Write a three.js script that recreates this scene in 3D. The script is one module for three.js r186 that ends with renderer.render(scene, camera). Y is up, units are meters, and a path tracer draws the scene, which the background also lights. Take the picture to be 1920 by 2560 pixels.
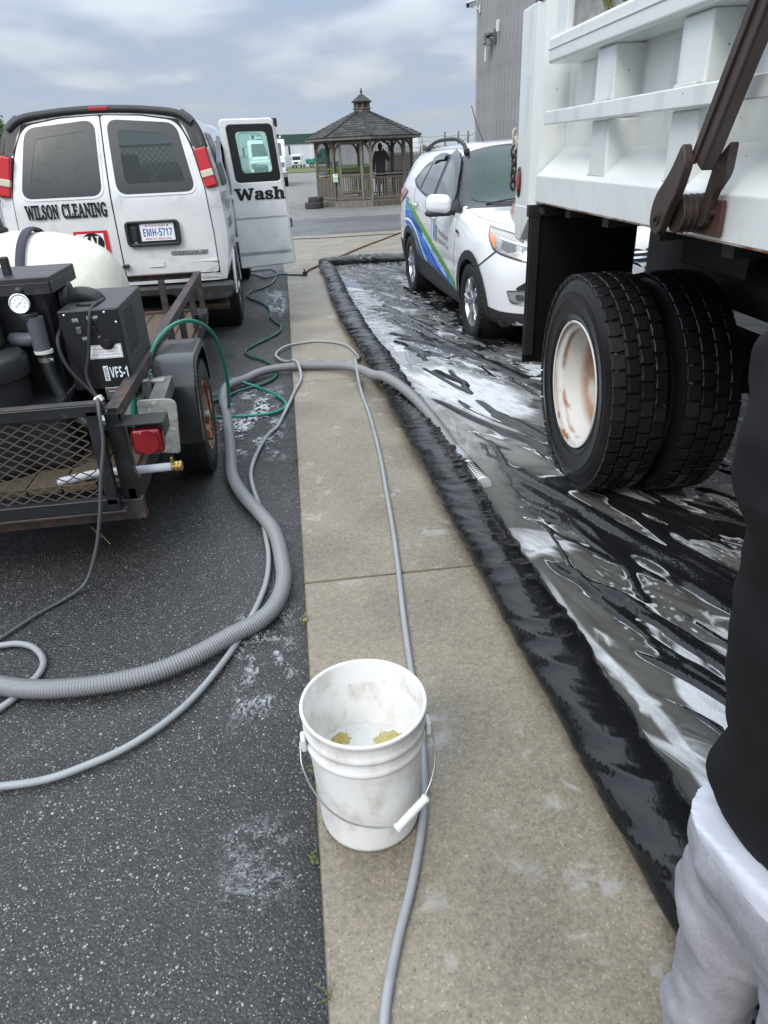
import * as THREE from 'three';
import { mergeGeometries, mergeVertices } from 'three/addons/utils/BufferGeometryUtils.js';
import { RoundedBoxGeometry } from 'three/addons/geometries/RoundedBoxGeometry.js';
import { ImprovedNoise } from 'three/addons/math/ImprovedNoise.js';
import { TessellateModifier } from 'three/addons/modifiers/TessellateModifier.js';
import { MeshBVH } from 'three-mesh-bvh';

// ---------------------------------------------------------------- camera, sky, sun, exposure
const scene = new THREE.Scene();
const camera = new THREE.PerspectiveCamera(2 * Math.atan(1280 / 1740) * 180 / Math.PI, 0.75, 0.05, 2500);
camera.position.set(0, 1.672, 0);
camera.rotation.order = 'YXZ';
camera.rotation.set(-0.479, -0.1233, -0.046);
const renderer = new THREE.WebGLRenderer({ antialias: true });
renderer.toneMapping = THREE.LinearToneMapping;
renderer.toneMappingExposure = 1.25;
renderer.shadowMap.enabled = true;

const sun = new THREE.DirectionalLight(0xfff6ea, 1.5);
sun.position.set(-22, 34, 26);
sun.castShadow = true; sun.shadow.radius = 45;
sun.shadow.mapSize.set(2048, 2048);
Object.assign(sun.shadow.camera, { left: -35, right: 35, top: 35, bottom: -35, near: 1, far: 140 });
scene.add(sun, sun.target);

// ---------------------------------------------------------------- noise
const PI = Math.PI, lerp = (a, b, t) => a + (b - a) * t, clamp = (x, a = 0, b = 1) => Math.min(b, Math.max(a, x));
const sstep = (a, b, x) => { const t = clamp((x - a) / (b - a)); return t * t * (3 - 2 * t); };
function rngOf(seed) { let s = seed >>> 0; return () => { s = (s + 0x6d2b79f5) | 0; let t = Math.imul(s ^ (s >>> 15), 1 | s); t = (t + Math.imul(t ^ (t >>> 7), 61 | t)) ^ t; return ((t ^ (t >>> 14)) >>> 0) / 4294967296; }; }
const HT = new Float32Array(65536); { const r = rngOf(77); for (let i = 0; i < 65536; i++) HT[i] = r(); }
const hsh = (x, y, s = 0) => HT[((x * 374761393 + y * 668265263 + s * 1442695041) ^ ((x * 1274126177 + y * 97 + s) >> 7)) & 65535];
// periodic value noise (period p cells), smooth
function vn(x, y, p = 0, s = 0) {
  let i = Math.floor(x), j = Math.floor(y); const u = x - i, v = y - j, a = u * u * (3 - 2 * u), b = v * v * (3 - 2 * v);
  let i1 = i + 1, j1 = j + 1;
  if (p) { i = ((i % p) + p) % p; j = ((j % p) + p) % p; i1 = ((i1 % p) + p) % p; j1 = ((j1 % p) + p) % p; }
  return lerp(lerp(hsh(i, j, s), hsh(i1, j, s), a), lerp(hsh(i, j1, s), hsh(i1, j1, s), a), b);
}
function fbm(x, y, o = 4, p = 0, s = 0) { let r = 0, a = 0.5, t = 0; for (let k = 0; k < o; k++) { r += a * vn(x, y, p, s + k); t += a; x *= 2; y *= 2; p *= 2; a *= 0.5; } return r / t; }
// periodic cells: [distance to nearest, random of that cell, distance to second]
function cells(x, y, p, s = 0) {
  const i = Math.floor(x), j = Math.floor(y); let d1 = 9, d2 = 9, id = 0;
  for (let a = -1; a <= 1; a++) for (let b = -1; b <= 1; b++) {
    const ci = i + a, cj = j + b, wi = ((ci % p) + p) % p, wj = ((cj % p) + p) % p;
    const px = ci + hsh(wi, wj, s + 11), py = cj + hsh(wi, wj, s + 23), d = Math.hypot(px - x, py - y);
    if (d < d1) { d2 = d1; d1 = d; id = hsh(wi, wj, s + 37); } else if (d < d2) d2 = d;
  }
  return [d1, id, d2];
}
const pn3 = new ImprovedNoise(), n3 = (x, y, z) => pn3.noise(x + 31.7, y + 17.3, z + 9.1);

// ---------------------------------------------------------------- sky: layered overcast, darker low down, brighter overhead
{
  const W = 2048, H = 1024, data = new Float32Array(W * H * 4);
  for (let j = 0; j < H; j++) {
    const el = ((j + 0.5) / H - 0.5) * PI, y = Math.sin(el), ce = Math.cos(el);
    for (let i = 0; i < W; i++) {
      const az = ((i + 0.5) / W - 0.5) * 2 * PI, o = (j * W + i) * 4;
      let r, g, b;
      if (y <= 0) { const k = 0.2; r = k; g = k; b = k * 0.96; }
      else {
        const k = 1 / (y + 0.055), X = Math.cos(az) * ce * k, Z = Math.sin(az) * ce * k;
        const c1 = fbm(X * 0.5 + 7, Z * 0.34 + 3, 5), c2 = fbm(X * 1.3 + 40 + c1 * 2.2, Z * 0.85 + 11, 5, 0, 9), c3 = fbm(X * 0.2 + 90, Z * 0.13 + 4, 3, 0, 5);
        let c = sstep(0.28, 0.72, c1 * 0.5 + c2 * 0.27 + c3 * 0.23);
        c = clamp(c * 0.66 + 0.34 * sstep(0.25, 0.75, c2) + 0.22 * (fbm(X * 3 + c2 * 2, Z * 1.9, 4, 0, 15) - 0.5));
        const band = Math.exp(-Math.pow((el - 0.043) / 0.022, 2)) * 0.26;            // the blue-grey bank over the horizon
        c = clamp(c - band);
        const cie = 0.79 * (1 + 4.3 * y);                                                // brighter towards the zenith
        r = lerp(0.225, 0.56, c) * cie; g = lerp(0.285, 0.605, c) * cie; b = lerp(0.39, 0.65, c) * cie;
        const hz = Math.exp(-el / 0.022) * 0.85;                                        // paler just above the ground
        r = lerp(r, 0.47, hz); g = lerp(g, 0.52, hz); b = lerp(b, 0.55, hz);
      }
      data[o] = r; data[o + 1] = g; data[o + 2] = b; data[o + 3] = 1;
    }
  }
  const t = new THREE.DataTexture(data, W, H, THREE.RGBAFormat, THREE.FloatType);
  t.mapping = THREE.EquirectangularReflectionMapping; t.magFilter = t.minFilter = THREE.LinearFilter; t.needsUpdate = true;
  scene.background = t; scene.environment = t;
}

// ---------------------------------------------------------------- textures
const toS = (l) => 255 * (l <= 0.0031308 ? 12.92 * l : 1.055 * Math.pow(l, 1 / 2.4) - 0.055);
function tex(w, h, fn, linear) {                                  // fn(u, v) -> [r, g, b, a?] in linear values
  const d = new Uint8Array(w * h * 4);
  for (let j = 0; j < h; j++) for (let i = 0; i < w; i++) {
    const c = fn((i + 0.5) / w, (j + 0.5) / h), o = (j * w + i) * 4;
    for (let k = 0; k < 3; k++) d[o + k] = linear ? clamp(c[k]) * 255 : toS(clamp(c[k]));
    d[o + 3] = c.length > 3 ? clamp(c[3]) * 255 : 255;
  }
  const t = new THREE.DataTexture(d, w, h, THREE.RGBAFormat, THREE.UnsignedByteType);
  t.wrapS = t.wrapT = THREE.RepeatWrapping; t.magFilter = THREE.LinearFilter; t.minFilter = THREE.LinearMipmapLinearFilter; t.generateMipmaps = true;
  if (!linear) t.colorSpace = THREE.SRGBColorSpace;
  t.needsUpdate = true; return t;
}
function rep(t, x, y = x) { const c = t.clone(); c.repeat.set(x, y); c.needsUpdate = true; return c; }
function std(r, g, b, o = {}) {
  const { cls, ...q } = o, m = new (cls || THREE.MeshPhysicalMaterial)({ roughness: 0.6, metalness: 0, side: THREE.DoubleSide, ...q });
  m.color.setRGB(r, g, b); return m;
}
// shared variation maps (multiply a material's colour)
const T = {};
T.soft = tex(512, 512, (u, v) => { const n = 0.86 + 0.2 * (fbm(u * 6, v * 6, 5, 6) - 0.5) - 0.1 * sstep(0.62, 0.8, fbm(u * 11, v * 11, 4, 11, 5)); return [n, n, n * 0.985]; });
T.dirt = tex(512, 512, (u, v) => { const n = fbm(u * 5, v * 5, 6, 5), s = sstep(0.45, 0.75, fbm(u * 16, v * 16, 4, 16, 3)); const k = 0.62 + 0.5 * n - 0.22 * s; return [k, k * 0.98, k * 0.94]; });
T.grimy = tex(512, 512, (u, v) => { const n = fbm(u * 4, v * 10, 6, 2, 4), s = fbm(u * 30, v * 30, 3, 30, 8); const k = clamp(0.42 + 0.75 * n * n + 0.25 * (s - 0.5) + 0.9 * sstep(0.66, 0.9, fbm(u * 12, v * 12, 4, 12, 40))); return [k, k * 0.96, k * 0.92]; });
T.rust = tex(512, 512, (u, v) => {                                // dark painted steel gone to rust
  const n = fbm(u * 5, v * 5, 6, 5), f = fbm(u * 24, v * 24, 4, 24, 6), k = 0.75 * sstep(0.53, 0.7, n * 0.75 + f * 0.3);
  const d = 0.018 + 0.03 * f; return [lerp(d, 0.085 + 0.05 * f, k), lerp(d, 0.04 + 0.02 * f, k), lerp(d * 1.05, 0.026 + 0.012 * f, k)];
});
T.rustyWhite = tex(512, 512, (u, v) => {
  const n = fbm(u * 4, v * 4, 6, 4, 2), f = fbm(u * 20, v * 20, 4, 20, 6), k = sstep(0.5, 0.62, n * 0.8 + f * 0.25), h = sstep(0.42, 0.52, n * 0.8 + f * 0.25);
  return [lerp(lerp(0.6, 0.5, h), 0.16 + 0.1 * f, k), lerp(lerp(0.58, 0.36, h), 0.062 + 0.03 * f, k), lerp(lerp(0.53, 0.22, h), 0.03, k)];
});
T.wood = tex(512, 512, (u, v) => {                                // grain along v
  const w = fbm(u * 4, v * 2, 4, 2, 3) * 0.5, g = fbm(u * 60 + w * 6, v * 3, 4, 0, 7), s = fbm(u * 8, v * 2, 3, 2, 1); const k = 0.45 + 0.65 * g + 0.35 * (s - 0.5);
  return [k, k * 0.97, k * 0.93];
});
T.crinkle = tex(1024, 1024, (u, v) => { const w = fbm(u * 4, v * 4, 4, 4, 2) * 1.2, r = (f, s, p) => Math.pow(1 - Math.abs(2 * fbm(u * f + w, v * f + w * 0.7, 3, f, s) - 1), p); const k = 0.5 * r(6, 3, 5) + 0.3 * r(14, 6, 4) + 0.2 * r(30, 9, 3); return [k, k, k]; }, true);
T.bumpFine = tex(256, 256, (u, v) => { const n = fbm(u * 32, v * 32, 3, 32); return [n, n, n]; }, true);

// ---------------------------------------------------------------- geometry helpers
const V = (x, y, z) => new THREE.Vector3(x, y, z);
const E3 = new THREE.Euler(), M4 = new THREE.Matrix4();
function pl(g, x = 0, y = 0, z = 0, rx = 0, ry = 0, rz = 0) {
  if (rx || ry || rz) g.applyMatrix4(new THREE.Matrix4().makeRotationFromEuler(new THREE.Euler(rx, ry, rz)));
  return g.translate(x, y, z);
}
const bx = (w, h, d, x, y, z, rx, ry, rz) => pl(new THREE.BoxGeometry(w, h, d), x, y, z, rx, ry, rz);
const rb = (w, h, d, r, x, y, z, rx, ry, rz, s = 2) => pl(new RoundedBoxGeometry(w, h, d, s, Math.min(r, w / 2.01, h / 2.01, d / 2.01)), x, y, z, rx, ry, rz);
function cy(r1, r2, h, x, y, z, ax = 'y', seg = 20, open = false) {  // r1 at the + end
  const g = new THREE.CylinderGeometry(r1, r2, h, seg, 1, open);
  if (ax === 'x') g.rotateZ(-PI / 2); if (ax === 'z') g.rotateX(PI / 2);
  return g.translate(x, y, z);
}
function bar(p, q, w, h, up = V(0, 1, 0), r = 0.004) {            // a rounded bar from p to q
  const d = q.clone().sub(p), L = d.length(), g = r ? new RoundedBoxGeometry(w, h, L, 1, Math.min(r, w / 3, h / 3)) : new THREE.BoxGeometry(w, h, L);
  const z = d.normalize(), x = new THREE.Vector3().crossVectors(up, z); if (x.lengthSq() < 1e-6) x.set(1, 0, 0); x.normalize();
  const y = new THREE.Vector3().crossVectors(z, x), m = new THREE.Matrix4().makeBasis(x, y, z), c = p.clone().add(q).multiplyScalar(0.5);
  return g.applyMatrix4(m).translate(c.x, c.y, c.z);
}
function tube(pts, r, seg = 60, rad = 8, closed = false, tension = 0.5, capped = true) {
  const c = new THREE.CatmullRomCurve3(pts.map((p) => (p.isVector3 ? p : V(...p))), closed, 'centripetal', tension), g = new THREE.TubeGeometry(c, seg, r, rad, closed);
  const out = [g];
  if (!closed && capped) for (const t of [0, 1]) { const p = c.getPointAt(t); out.push(new THREE.SphereGeometry(r * 0.99, rad, 5).translate(p.x, p.y, p.z)); }
  return out.length > 1 ? mg(out) : g;
}
const lathe = (pts, seg = 32) => new THREE.LatheGeometry(pts.map((p) => new THREE.Vector2(p[0], p[1])), seg);
function extr(pts, depth, bev = 0.004, holes = []) {               // closed polygon in x, y pushed along +z
  const s = Array.isArray(pts) ? new THREE.Shape(pts.map((p) => new THREE.Vector2(p[0], p[1]))) : pts;
  for (const h of holes) s.holes.push(new THREE.Path(h.map((p) => (p.isVector2 ? p : new THREE.Vector2(p[0], p[1])))));
  return new THREE.ExtrudeGeometry(s, { depth, bevelEnabled: bev > 0, bevelThickness: bev, bevelSize: bev, bevelOffset: -bev, bevelSegments: 1, curveSegments: 10 });
}
function mg(list) {
  const a = list.flat(9).map((g) => { const q = g.index ? g.toNonIndexed() : g; for (const k of Object.keys(q.attributes)) if (!['position', 'normal', 'uv'].includes(k)) q.deleteAttribute(k);
    if (!q.attributes.uv) q.setAttribute('uv', new THREE.BufferAttribute(new Float32Array(q.attributes.position.count * 2), 2)); if (!q.attributes.normal) q.computeVertexNormals(); q.morphAttributes = {}; return q; });
  return a.length === 1 ? a[0] : mergeGeometries(a);
}
function boxUV(g, k = 1, ox = 0, oy = 0) {                        // uv in metres from the face's main axis
  const p = g.attributes.position, n = g.attributes.normal, uv = new Float32Array(p.count * 2);
  for (let i = 0; i < p.count; i++) {
    const a = Math.abs(n.getX(i)), b = Math.abs(n.getY(i)), c = Math.abs(n.getZ(i)), x = p.getX(i), y = p.getY(i), z = p.getZ(i);
    let u, v; if (b >= a && b >= c) { u = x; v = z; } else if (a >= c) { u = z; v = y; } else { u = x; v = y; }
    uv[2 * i] = u * k + ox; uv[2 * i + 1] = v * k + oy;
  }
  g.setAttribute('uv', new THREE.BufferAttribute(uv, 2)); return g;
}
// ---------------------------------------------------------------- objects
const used = {};
function numbered(n) { if (!(n in used)) { used[n] = 0; return n; } used[n]++; return n + '_' + String(used[n]).padStart(3, '0'); }
function put(m) { m.traverse?.((o) => { if (o.isMesh) { o.castShadow = true; o.receiveShadow = true; } }); return m; }
function part(name, geos, material, parent, o = {}) {
  const g = mg([geos]); if (o.uv !== false) boxUV(g, o.k || 1, o.ox || 0, o.oy || 0);
  const m = new THREE.Mesh(g, material); m.name = name; m.castShadow = m.receiveShadow = true;
  if (o.pos) m.position.set(...o.pos); if (o.rot) m.rotation.set(...o.rot);
  if (o.kind) m.userData.kind = o.kind; if (o.label) m.userData.label = o.label;
  parent.add(m); return m;
}
function thing(name, label, category, pos = [0, 0, 0], turn = 0, group) {
  const o = new THREE.Group(); o.name = numbered(name); o.position.set(...pos); o.rotation.y = turn;
  o.userData = { label, category }; if (group) o.userData.group = group; scene.add(o); return o;
}
function single(name, label, category, geos, material, o = {}) {
  const m = part(name, geos, material, scene, o); m.name = numbered(name); m.userData.label = label; m.userData.category = category; if (o.group) m.userData.group = o.group; return m;
}
function struct(name, geos, material, o = {}) { const m = part(name, geos, material, scene, o); m.name = numbered(name); m.userData.kind = o.kind || 'structure'; if (o.label) m.userData.label = o.label; return m; }
function copyOf(src, pos, turn, label) { const c = src.clone(); c.name = numbered(src.name.replace(/_\d+$/, '')); c.userData = { ...src.userData }; if (label) c.userData.label = label; c.position.set(...pos); if (turn !== undefined) c.rotation.y = turn; scene.add(c); return c; }
// print on a flat surface (lettering, plates, stickers): a thin sheet with its own canvas
function sheet(name, w, h, px, draw, parent, pos, rot = [0, 0, 0], o = {}) {
  const W = Math.round(w * px), H = Math.round(h * px), c = document.createElement('canvas'); c.width = W; c.height = H;
  const x = c.getContext('2d'); x.clearRect(0, 0, W, H); draw(x, W, H);
  const t = new THREE.CanvasTexture(c); t.colorSpace = THREE.SRGBColorSpace; t.anisotropy = 8;
  const m = new THREE.Mesh(new THREE.PlaneGeometry(w, h), new THREE.MeshPhysicalMaterial({ map: t, transparent: true, alphaTest: 0.5, roughness: o.rough ?? 0.45, side: THREE.DoubleSide }));
  m.name = name; m.position.set(...pos); m.rotation.set(...rot); m.receiveShadow = true; m.castShadow = true; parent.add(m); return m;
}
function words(x, s, font, cx, cy2, wide, color) {                  // text squeezed to a width
  x.font = font; x.fillStyle = color; x.textAlign = 'center'; x.textBaseline = 'middle';
  const m = x.measureText(s).width; x.save(); x.translate(cx, cy2); x.scale(wide / m, 1); x.fillText(s, 0, 0); x.restore();
}
function rrect(x0, y0, x1, y1, r) {                                // rounded rectangle as a Shape
  const s = new THREE.Shape(); s.moveTo(x0 + r, y0); s.lineTo(x1 - r, y0); s.quadraticCurveTo(x1, y0, x1, y0 + r); s.lineTo(x1, y1 - r); s.quadraticCurveTo(x1, y1, x1 - r, y1);
  s.lineTo(x0 + r, y1); s.quadraticCurveTo(x0, y1, x0, y1 - r); s.lineTo(x0, y0 + r); s.quadraticCurveTo(x0, y0, x0 + r, y0); return s;
}
function rpoly(pts, r = 0.04) {                                    // polygon with rounded corners as a Shape
  const s = new THREE.Shape(), n = pts.length, P = (i) => new THREE.Vector2(...pts[(i + n) % n]);
  for (let i = 0; i < n; i++) {
    const p = P(i), a = P(i - 1).sub(p), b = P(i + 1).sub(p), ri = pts[i][2] ?? r, ka = Math.min(ri, a.length() * 0.48), kb = Math.min(ri, b.length() * 0.48);
    a.setLength(ka).add(p); b.setLength(kb).add(p); i ? s.lineTo(a.x, a.y) : s.moveTo(a.x, a.y); s.quadraticCurveTo(p.x, p.y, b.x, b.y);
  }
  s.closePath(); return s;
}
// a skin laid over a curved body: shape (2D) seen along direction d from plane o + u*U + v*Vv, dropped on the mesh, lifted by off
const RAY = new THREE.Ray();
function skin(target, shape, f, off, edge = 0.05, uvk = 1) {
  let g = new THREE.ShapeGeometry(shape, 8); g = new TessellateModifier(edge, 8).modify(g.index ? g.toNonIndexed() : g);
  const p = g.attributes.position, n = p.count, out = [], uv = [], hit = [], bvh = target.userData.bvh || (target.userData.bvh = new MeshBVH(target.geometry));
  const tg = target.geometry, tn = tg.attributes.normal, tp = tg.attributes.position;
  const a = V(0, 0, 0), b = V(0, 0, 0), c = V(0, 0, 0), bc = V(0, 0, 0), nn = V(0, 0, 0);
  for (let i = 0; i < n; i++) {
    const x = p.getX(i), y = p.getY(i); RAY.origin.copy(f.o).addScaledVector(f.u, x).addScaledVector(f.v, y); RAY.direction.copy(f.d);
    const h = bvh.raycastFirst(RAY, THREE.DoubleSide);
    if (!h) { hit.push(null); continue; }
    const { a: ia, b: ib, c: ic } = h.face; a.fromBufferAttribute(tp, ia); b.fromBufferAttribute(tp, ib); c.fromBufferAttribute(tp, ic);
    THREE.Triangle.getBarycoord(h.point, a, b, c, bc); nn.set(0, 0, 0);
    for (const [k, idx] of [[bc.x, ia], [bc.y, ib], [bc.z, ic]]) { nn.x += k * tn.getX(idx); nn.y += k * tn.getY(idx); nn.z += k * tn.getZ(idx); }
    nn.normalize(); if (nn.dot(f.d) > 0) nn.negate();
    hit.push([h.point.clone().addScaledVector(nn, off), nn.clone(), x, y]);
  }
  const pos = [], nor = [];
  for (let i = 0; i < n; i += 3) {
    const t = [hit[i], hit[i + 1], hit[i + 2]]; if (t.some((q) => !q)) continue;
    if (Math.max(t[0][0].distanceTo(t[1][0]), t[1][0].distanceTo(t[2][0]), t[2][0].distanceTo(t[0][0])) > edge * 6) continue;
    const gn = new THREE.Vector3().crossVectors(t[1][0].clone().sub(t[0][0]), t[2][0].clone().sub(t[0][0])); if (gn.dot(t[0][1]) < 0) t.reverse();
    for (const q of t) { pos.push(...q[0].toArray()); nor.push(...q[1].toArray()); uv.push(q[2] * uvk, q[3] * uvk); }
  }
  const r = new THREE.BufferGeometry(); r.setAttribute('position', new THREE.Float32BufferAttribute(pos, 3)); r.setAttribute('normal', new THREE.Float32BufferAttribute(nor, 3)); r.setAttribute('uv', new THREE.Float32BufferAttribute(uv, 2));
  return r;
}
const strip = (pts, w) => { // thin closed band along a polyline, as a Shape
  const L = [], R = []; for (let i = 0; i < pts.length; i++) { const a = pts[Math.max(0, i - 1)], b = pts[Math.min(pts.length - 1, i + 1)], dx = b[0] - a[0], dy = b[1] - a[1], l = Math.hypot(dx, dy) || 1; L.push([pts[i][0] - dy / l * w / 2, pts[i][1] + dx / l * w / 2]); R.unshift([pts[i][0] + dy / l * w / 2, pts[i][1] - dx / l * w / 2]); }
  return new THREE.Shape([...L, ...R].map((p) => new THREE.Vector2(...p)));
};
// body lofted through stations [{z, p: [[x, y], ...]}] for one side (x >= 0), mirrored
const cr = (a, b, c, d, t) => 0.5 * (2 * b + (c - a) * t + (2 * a - 5 * b + 4 * c - d) * t * t + (3 * b - a - 3 * c + d) * t * t * t);
function crAt(arr, t) { const n = arr.length - 1, s = clamp(t) * n, i = Math.min(n - 1, Math.floor(s)), u = s - i, g = (k) => arr[Math.min(n, Math.max(0, k))]; return cr(g(i - 1), g(i), g(i + 1), g(i + 2), u); }
function loft(st, nt, nv, drop) {
  const m = st[0].p.length, zs = st.map((s) => s.z);
  const X = [], Y = []; for (let k = 0; k < m; k++) { X.push(st.map((s) => s.p[k][0])); Y.push(st.map((s) => s.p[k][1])); }
  const pos = [], idx = [];
  for (let i = 0; i <= nt; i++) {
    const t = i / nt, z = crAt(zs, t), xs = X.map((a) => crAt(a, t)), ys = Y.map((a) => crAt(a, t));
    for (let j = 0; j <= nv; j++) { const v = j / nv; pos.push(Math.max(0, crAt(xs, v)), crAt(ys, v), z); }
  }
  const at = (i, j) => i * (nv + 1) + j;
  for (let i = 0; i < nt; i++) for (let j = 0; j < nv; j++) {
    const a = at(i, j), b = at(i + 1, j), c = at(i + 1, j + 1), d = at(i, j + 1);
    const cx = (pos[3 * a] + pos[3 * c]) / 2, cyy = (pos[3 * a + 1] + pos[3 * c + 1]) / 2, cz = (pos[3 * a + 2] + pos[3 * c + 2]) / 2;
    if (drop && drop(cx, cyy, cz)) continue;
    idx.push(a, d, b, b, d, c);
  }
  const g = new THREE.BufferGeometry(); g.setAttribute('position', new THREE.Float32BufferAttribute(pos, 3)); g.setIndex(idx); g.computeVertexNormals();
  const n = g.attributes.normal; for (let i = 0; i < n.count; i++) if (pos[3 * i] < 1e-4) { const y = n.getY(i), z = n.getZ(i), l = Math.hypot(y, z) || 1; n.setXYZ(i, 0, y / l, z / l); }
  const h = g.clone(); h.scale(-1, 1, 1); const hn = h.attributes.normal; for (let i = 0; i < hn.count; i++) hn.setX(i, -Math.abs(0) - n.getX(i)), hn.setY(i, n.getY(i)), hn.setZ(i, n.getZ(i));
  { const ix = h.index.array; for (let i = 0; i < ix.length; i += 3) { const q = ix[i + 1]; ix[i + 1] = ix[i + 2]; ix[i + 2] = q; } }
  return mg([g, h]);
}
// closed skin of a field f(x, y, z) < 0 inside
function blob(f, lo, hi, c) {
  const nx = Math.ceil((hi[0] - lo[0]) / c) + 1, ny = Math.ceil((hi[1] - lo[1]) / c) + 1, nz = Math.ceil((hi[2] - lo[2]) / c) + 1, F = new Float32Array(nx * ny * nz), id = new Int32Array(nx * ny * nz).fill(-1);
  const at = (i, j, k) => (k * ny + j) * nx + i;
  for (let k = 0; k < nz; k++) for (let j = 0; j < ny; j++) for (let i = 0; i < nx; i++) F[at(i, j, k)] = f(lo[0] + i * c, lo[1] + j * c, lo[2] + k * c);
  const pos = [], idx = [];
  for (let k = 0; k < nz - 1; k++) for (let j = 0; j < ny - 1; j++) for (let i = 0; i < nx - 1; i++) {
    let m = 0, x = 0, y = 0, z = 0, s = 0; for (let q = 0; q < 8; q++) if (F[at(i + (q & 1), j + (q >> 1 & 1), k + (q >> 2))] < 0) s++;
    if (s === 0 || s === 8) continue;
    for (const [a, b] of EDG) { const A = F[at(i + (a & 1), j + (a >> 1 & 1), k + (a >> 2))], B = F[at(i + (b & 1), j + (b >> 1 & 1), k + (b >> 2))]; if ((A < 0) === (B < 0)) continue; const t = A / (A - B); x += lerp(a & 1, b & 1, t); y += lerp(a >> 1 & 1, b >> 1 & 1, t); z += lerp(a >> 2, b >> 2, t); m++; }
    id[at(i, j, k)] = pos.length / 3; pos.push(lo[0] + (i + x / m) * c, lo[1] + (j + y / m) * c, lo[2] + (k + z / m) * c);
  }
  const quad = (a, b, d, e, flip) => { if (Math.min(a, b, d, e) < 0) return; flip ? idx.push(a, b, d, a, d, e) : idx.push(a, d, b, a, e, d); };
  for (let k = 1; k < nz - 1; k++) for (let j = 1; j < ny - 1; j++) for (let i = 1; i < nx - 1; i++) {
    const v = F[at(i, j, k)] < 0;
    if (v !== F[at(i + 1, j, k)] < 0) quad(id[at(i, j - 1, k - 1)], id[at(i, j, k - 1)], id[at(i, j, k)], id[at(i, j - 1, k)], v);
    if (v !== F[at(i, j + 1, k)] < 0) quad(id[at(i - 1, j, k - 1)], id[at(i - 1, j, k)], id[at(i, j, k)], id[at(i, j, k - 1)], v);
    if (v !== F[at(i, j, k + 1)] < 0) quad(id[at(i - 1, j - 1, k)], id[at(i, j - 1, k)], id[at(i, j, k)], id[at(i - 1, j, k)], v);
  }
  const g = new THREE.BufferGeometry(); g.setAttribute('position', new THREE.Float32BufferAttribute(pos, 3)); g.setIndex(idx); g.computeVertexNormals();
  return g;
}
const EDG = [[0, 1], [2, 3], [4, 5], [6, 7], [0, 2], [1, 3], [4, 6], [5, 7], [0, 4], [1, 5], [2, 6], [3, 7]];
const smin = (a, b, k) => { const h = clamp(0.5 + 0.5 * (b - a) / k); return lerp(b, a, h) - k * h * (1 - h); };
function bones(list, k = 0.03) {                                   // list of [a, ra, b, rb] tapered capsules (flat: third radius squash ignored)
  return (x, y, z) => { let d = 9; for (const [a, ra, b, rb2] of list) {
    const bx2 = b[0] - a[0], by = b[1] - a[1], bz = b[2] - a[2], px = x - a[0], py = y - a[1], pz = z - a[2], t = clamp((px * bx2 + py * by + pz * bz) / (bx2 * bx2 + by * by + bz * bz + 1e-9));
    const q = Math.hypot(px - bx2 * t, py - by * t, pz - bz * t) - lerp(ra, rb2, t); d = d > 8 ? q : smin(d, q, k); } return d; };
}
// common materials
const M = {
  blackPaint: std(0.02, 0.021, 0.023, { roughness: 0.42, map: T.grimy }), blackPlastic: std(0.022, 0.023, 0.025, { roughness: 0.5, map: T.soft }),
  rubber: std(0.016, 0.016, 0.017, { roughness: 0.55, map: T.soft }), darkVoid: std(0.01, 0.01, 0.01, { roughness: 0.9 }),
  steel: std(0.45, 0.46, 0.47, { roughness: 0.35, metalness: 0.9, map: T.dirt }), chrome: std(0.75, 0.76, 0.78, { roughness: 0.14, metalness: 1 }),
  galv: std(0.55, 0.58, 0.56, { roughness: 0.5, metalness: 0.3, map: rep(T.grimy, 2.5) }), brass: std(0.5, 0.36, 0.12, { roughness: 0.35, metalness: 0.8 }),
  rust: std(1, 1, 1, { roughness: 0.62, map: T.rust, bumpMap: T.bumpFine, bumpScale: 0.0008 }), rustyWhite: std(1, 1, 1, { roughness: 0.7, map: T.rustyWhite }),
  red: std(0.36, 0.008, 0.014, { roughness: 0.18, clearcoat: 0.8 }), seam: std(0.02, 0.02, 0.02, { roughness: 0.8 }),
};
// ---------------------------------------------------------------- ground
const WALK_EDGE = (z) => -0.078 - 0.0125 * z;                     // left edge of the concrete walk
T.asphalt = tex(2048, 2048, (u, v) => {
  const jig = 0.65 + 0.7 * vn(u * 1100, v * 1100, 1100), a = cells(u * 390, v * 390, 390), b = cells(u * 200, v * 200, 200, 5), n = fbm(u * 90, v * 90, 3, 90), big = fbm(u * 5, v * 5, 4, 5, 7); a[0] *= jig; b[0] *= jig;
  let k = 0.024 + 0.022 * n + 0.012 * big, s = 0;
  if (a[1] > 0.45 && a[0] < 0.18 + 0.28 * ((a[1] * 57) % 1)) { s = (a[1] * 91) % 1; const q = s > 0.84 ? 0.22 + 0.32 * ((s * 13) % 1) : 0.05 + 0.10 * s; k = lerp(k, q, sstep(0.46, 0.3, a[0])); }
  if (b[1] > 0.66 && b[0] < 0.16 + 0.24 * ((b[1] * 31) % 1)) { s = (b[1] * 71) % 1; const q = s > 0.84 ? 0.22 + 0.26 * ((s * 17) % 1) : 0.045 + 0.1 * s; k = q * (0.85 + 0.3 * n); }
  const w = (s * 7) % 1; k *= 0.8; return [k * (1.0 + 0.05 * w), k, k * (0.985 - 0.07 * w)];
});
T.asphaltB = tex(1024, 1024, (u, v) => { const a = cells(u * 200, v * 200, 200, 5), n = fbm(u * 120, v * 120, 3, 120), k = 0.7 * (1 - sstep(0.1, 0.6, a[0])) + 0.4 * n; return [k, k, k]; }, true);
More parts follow.
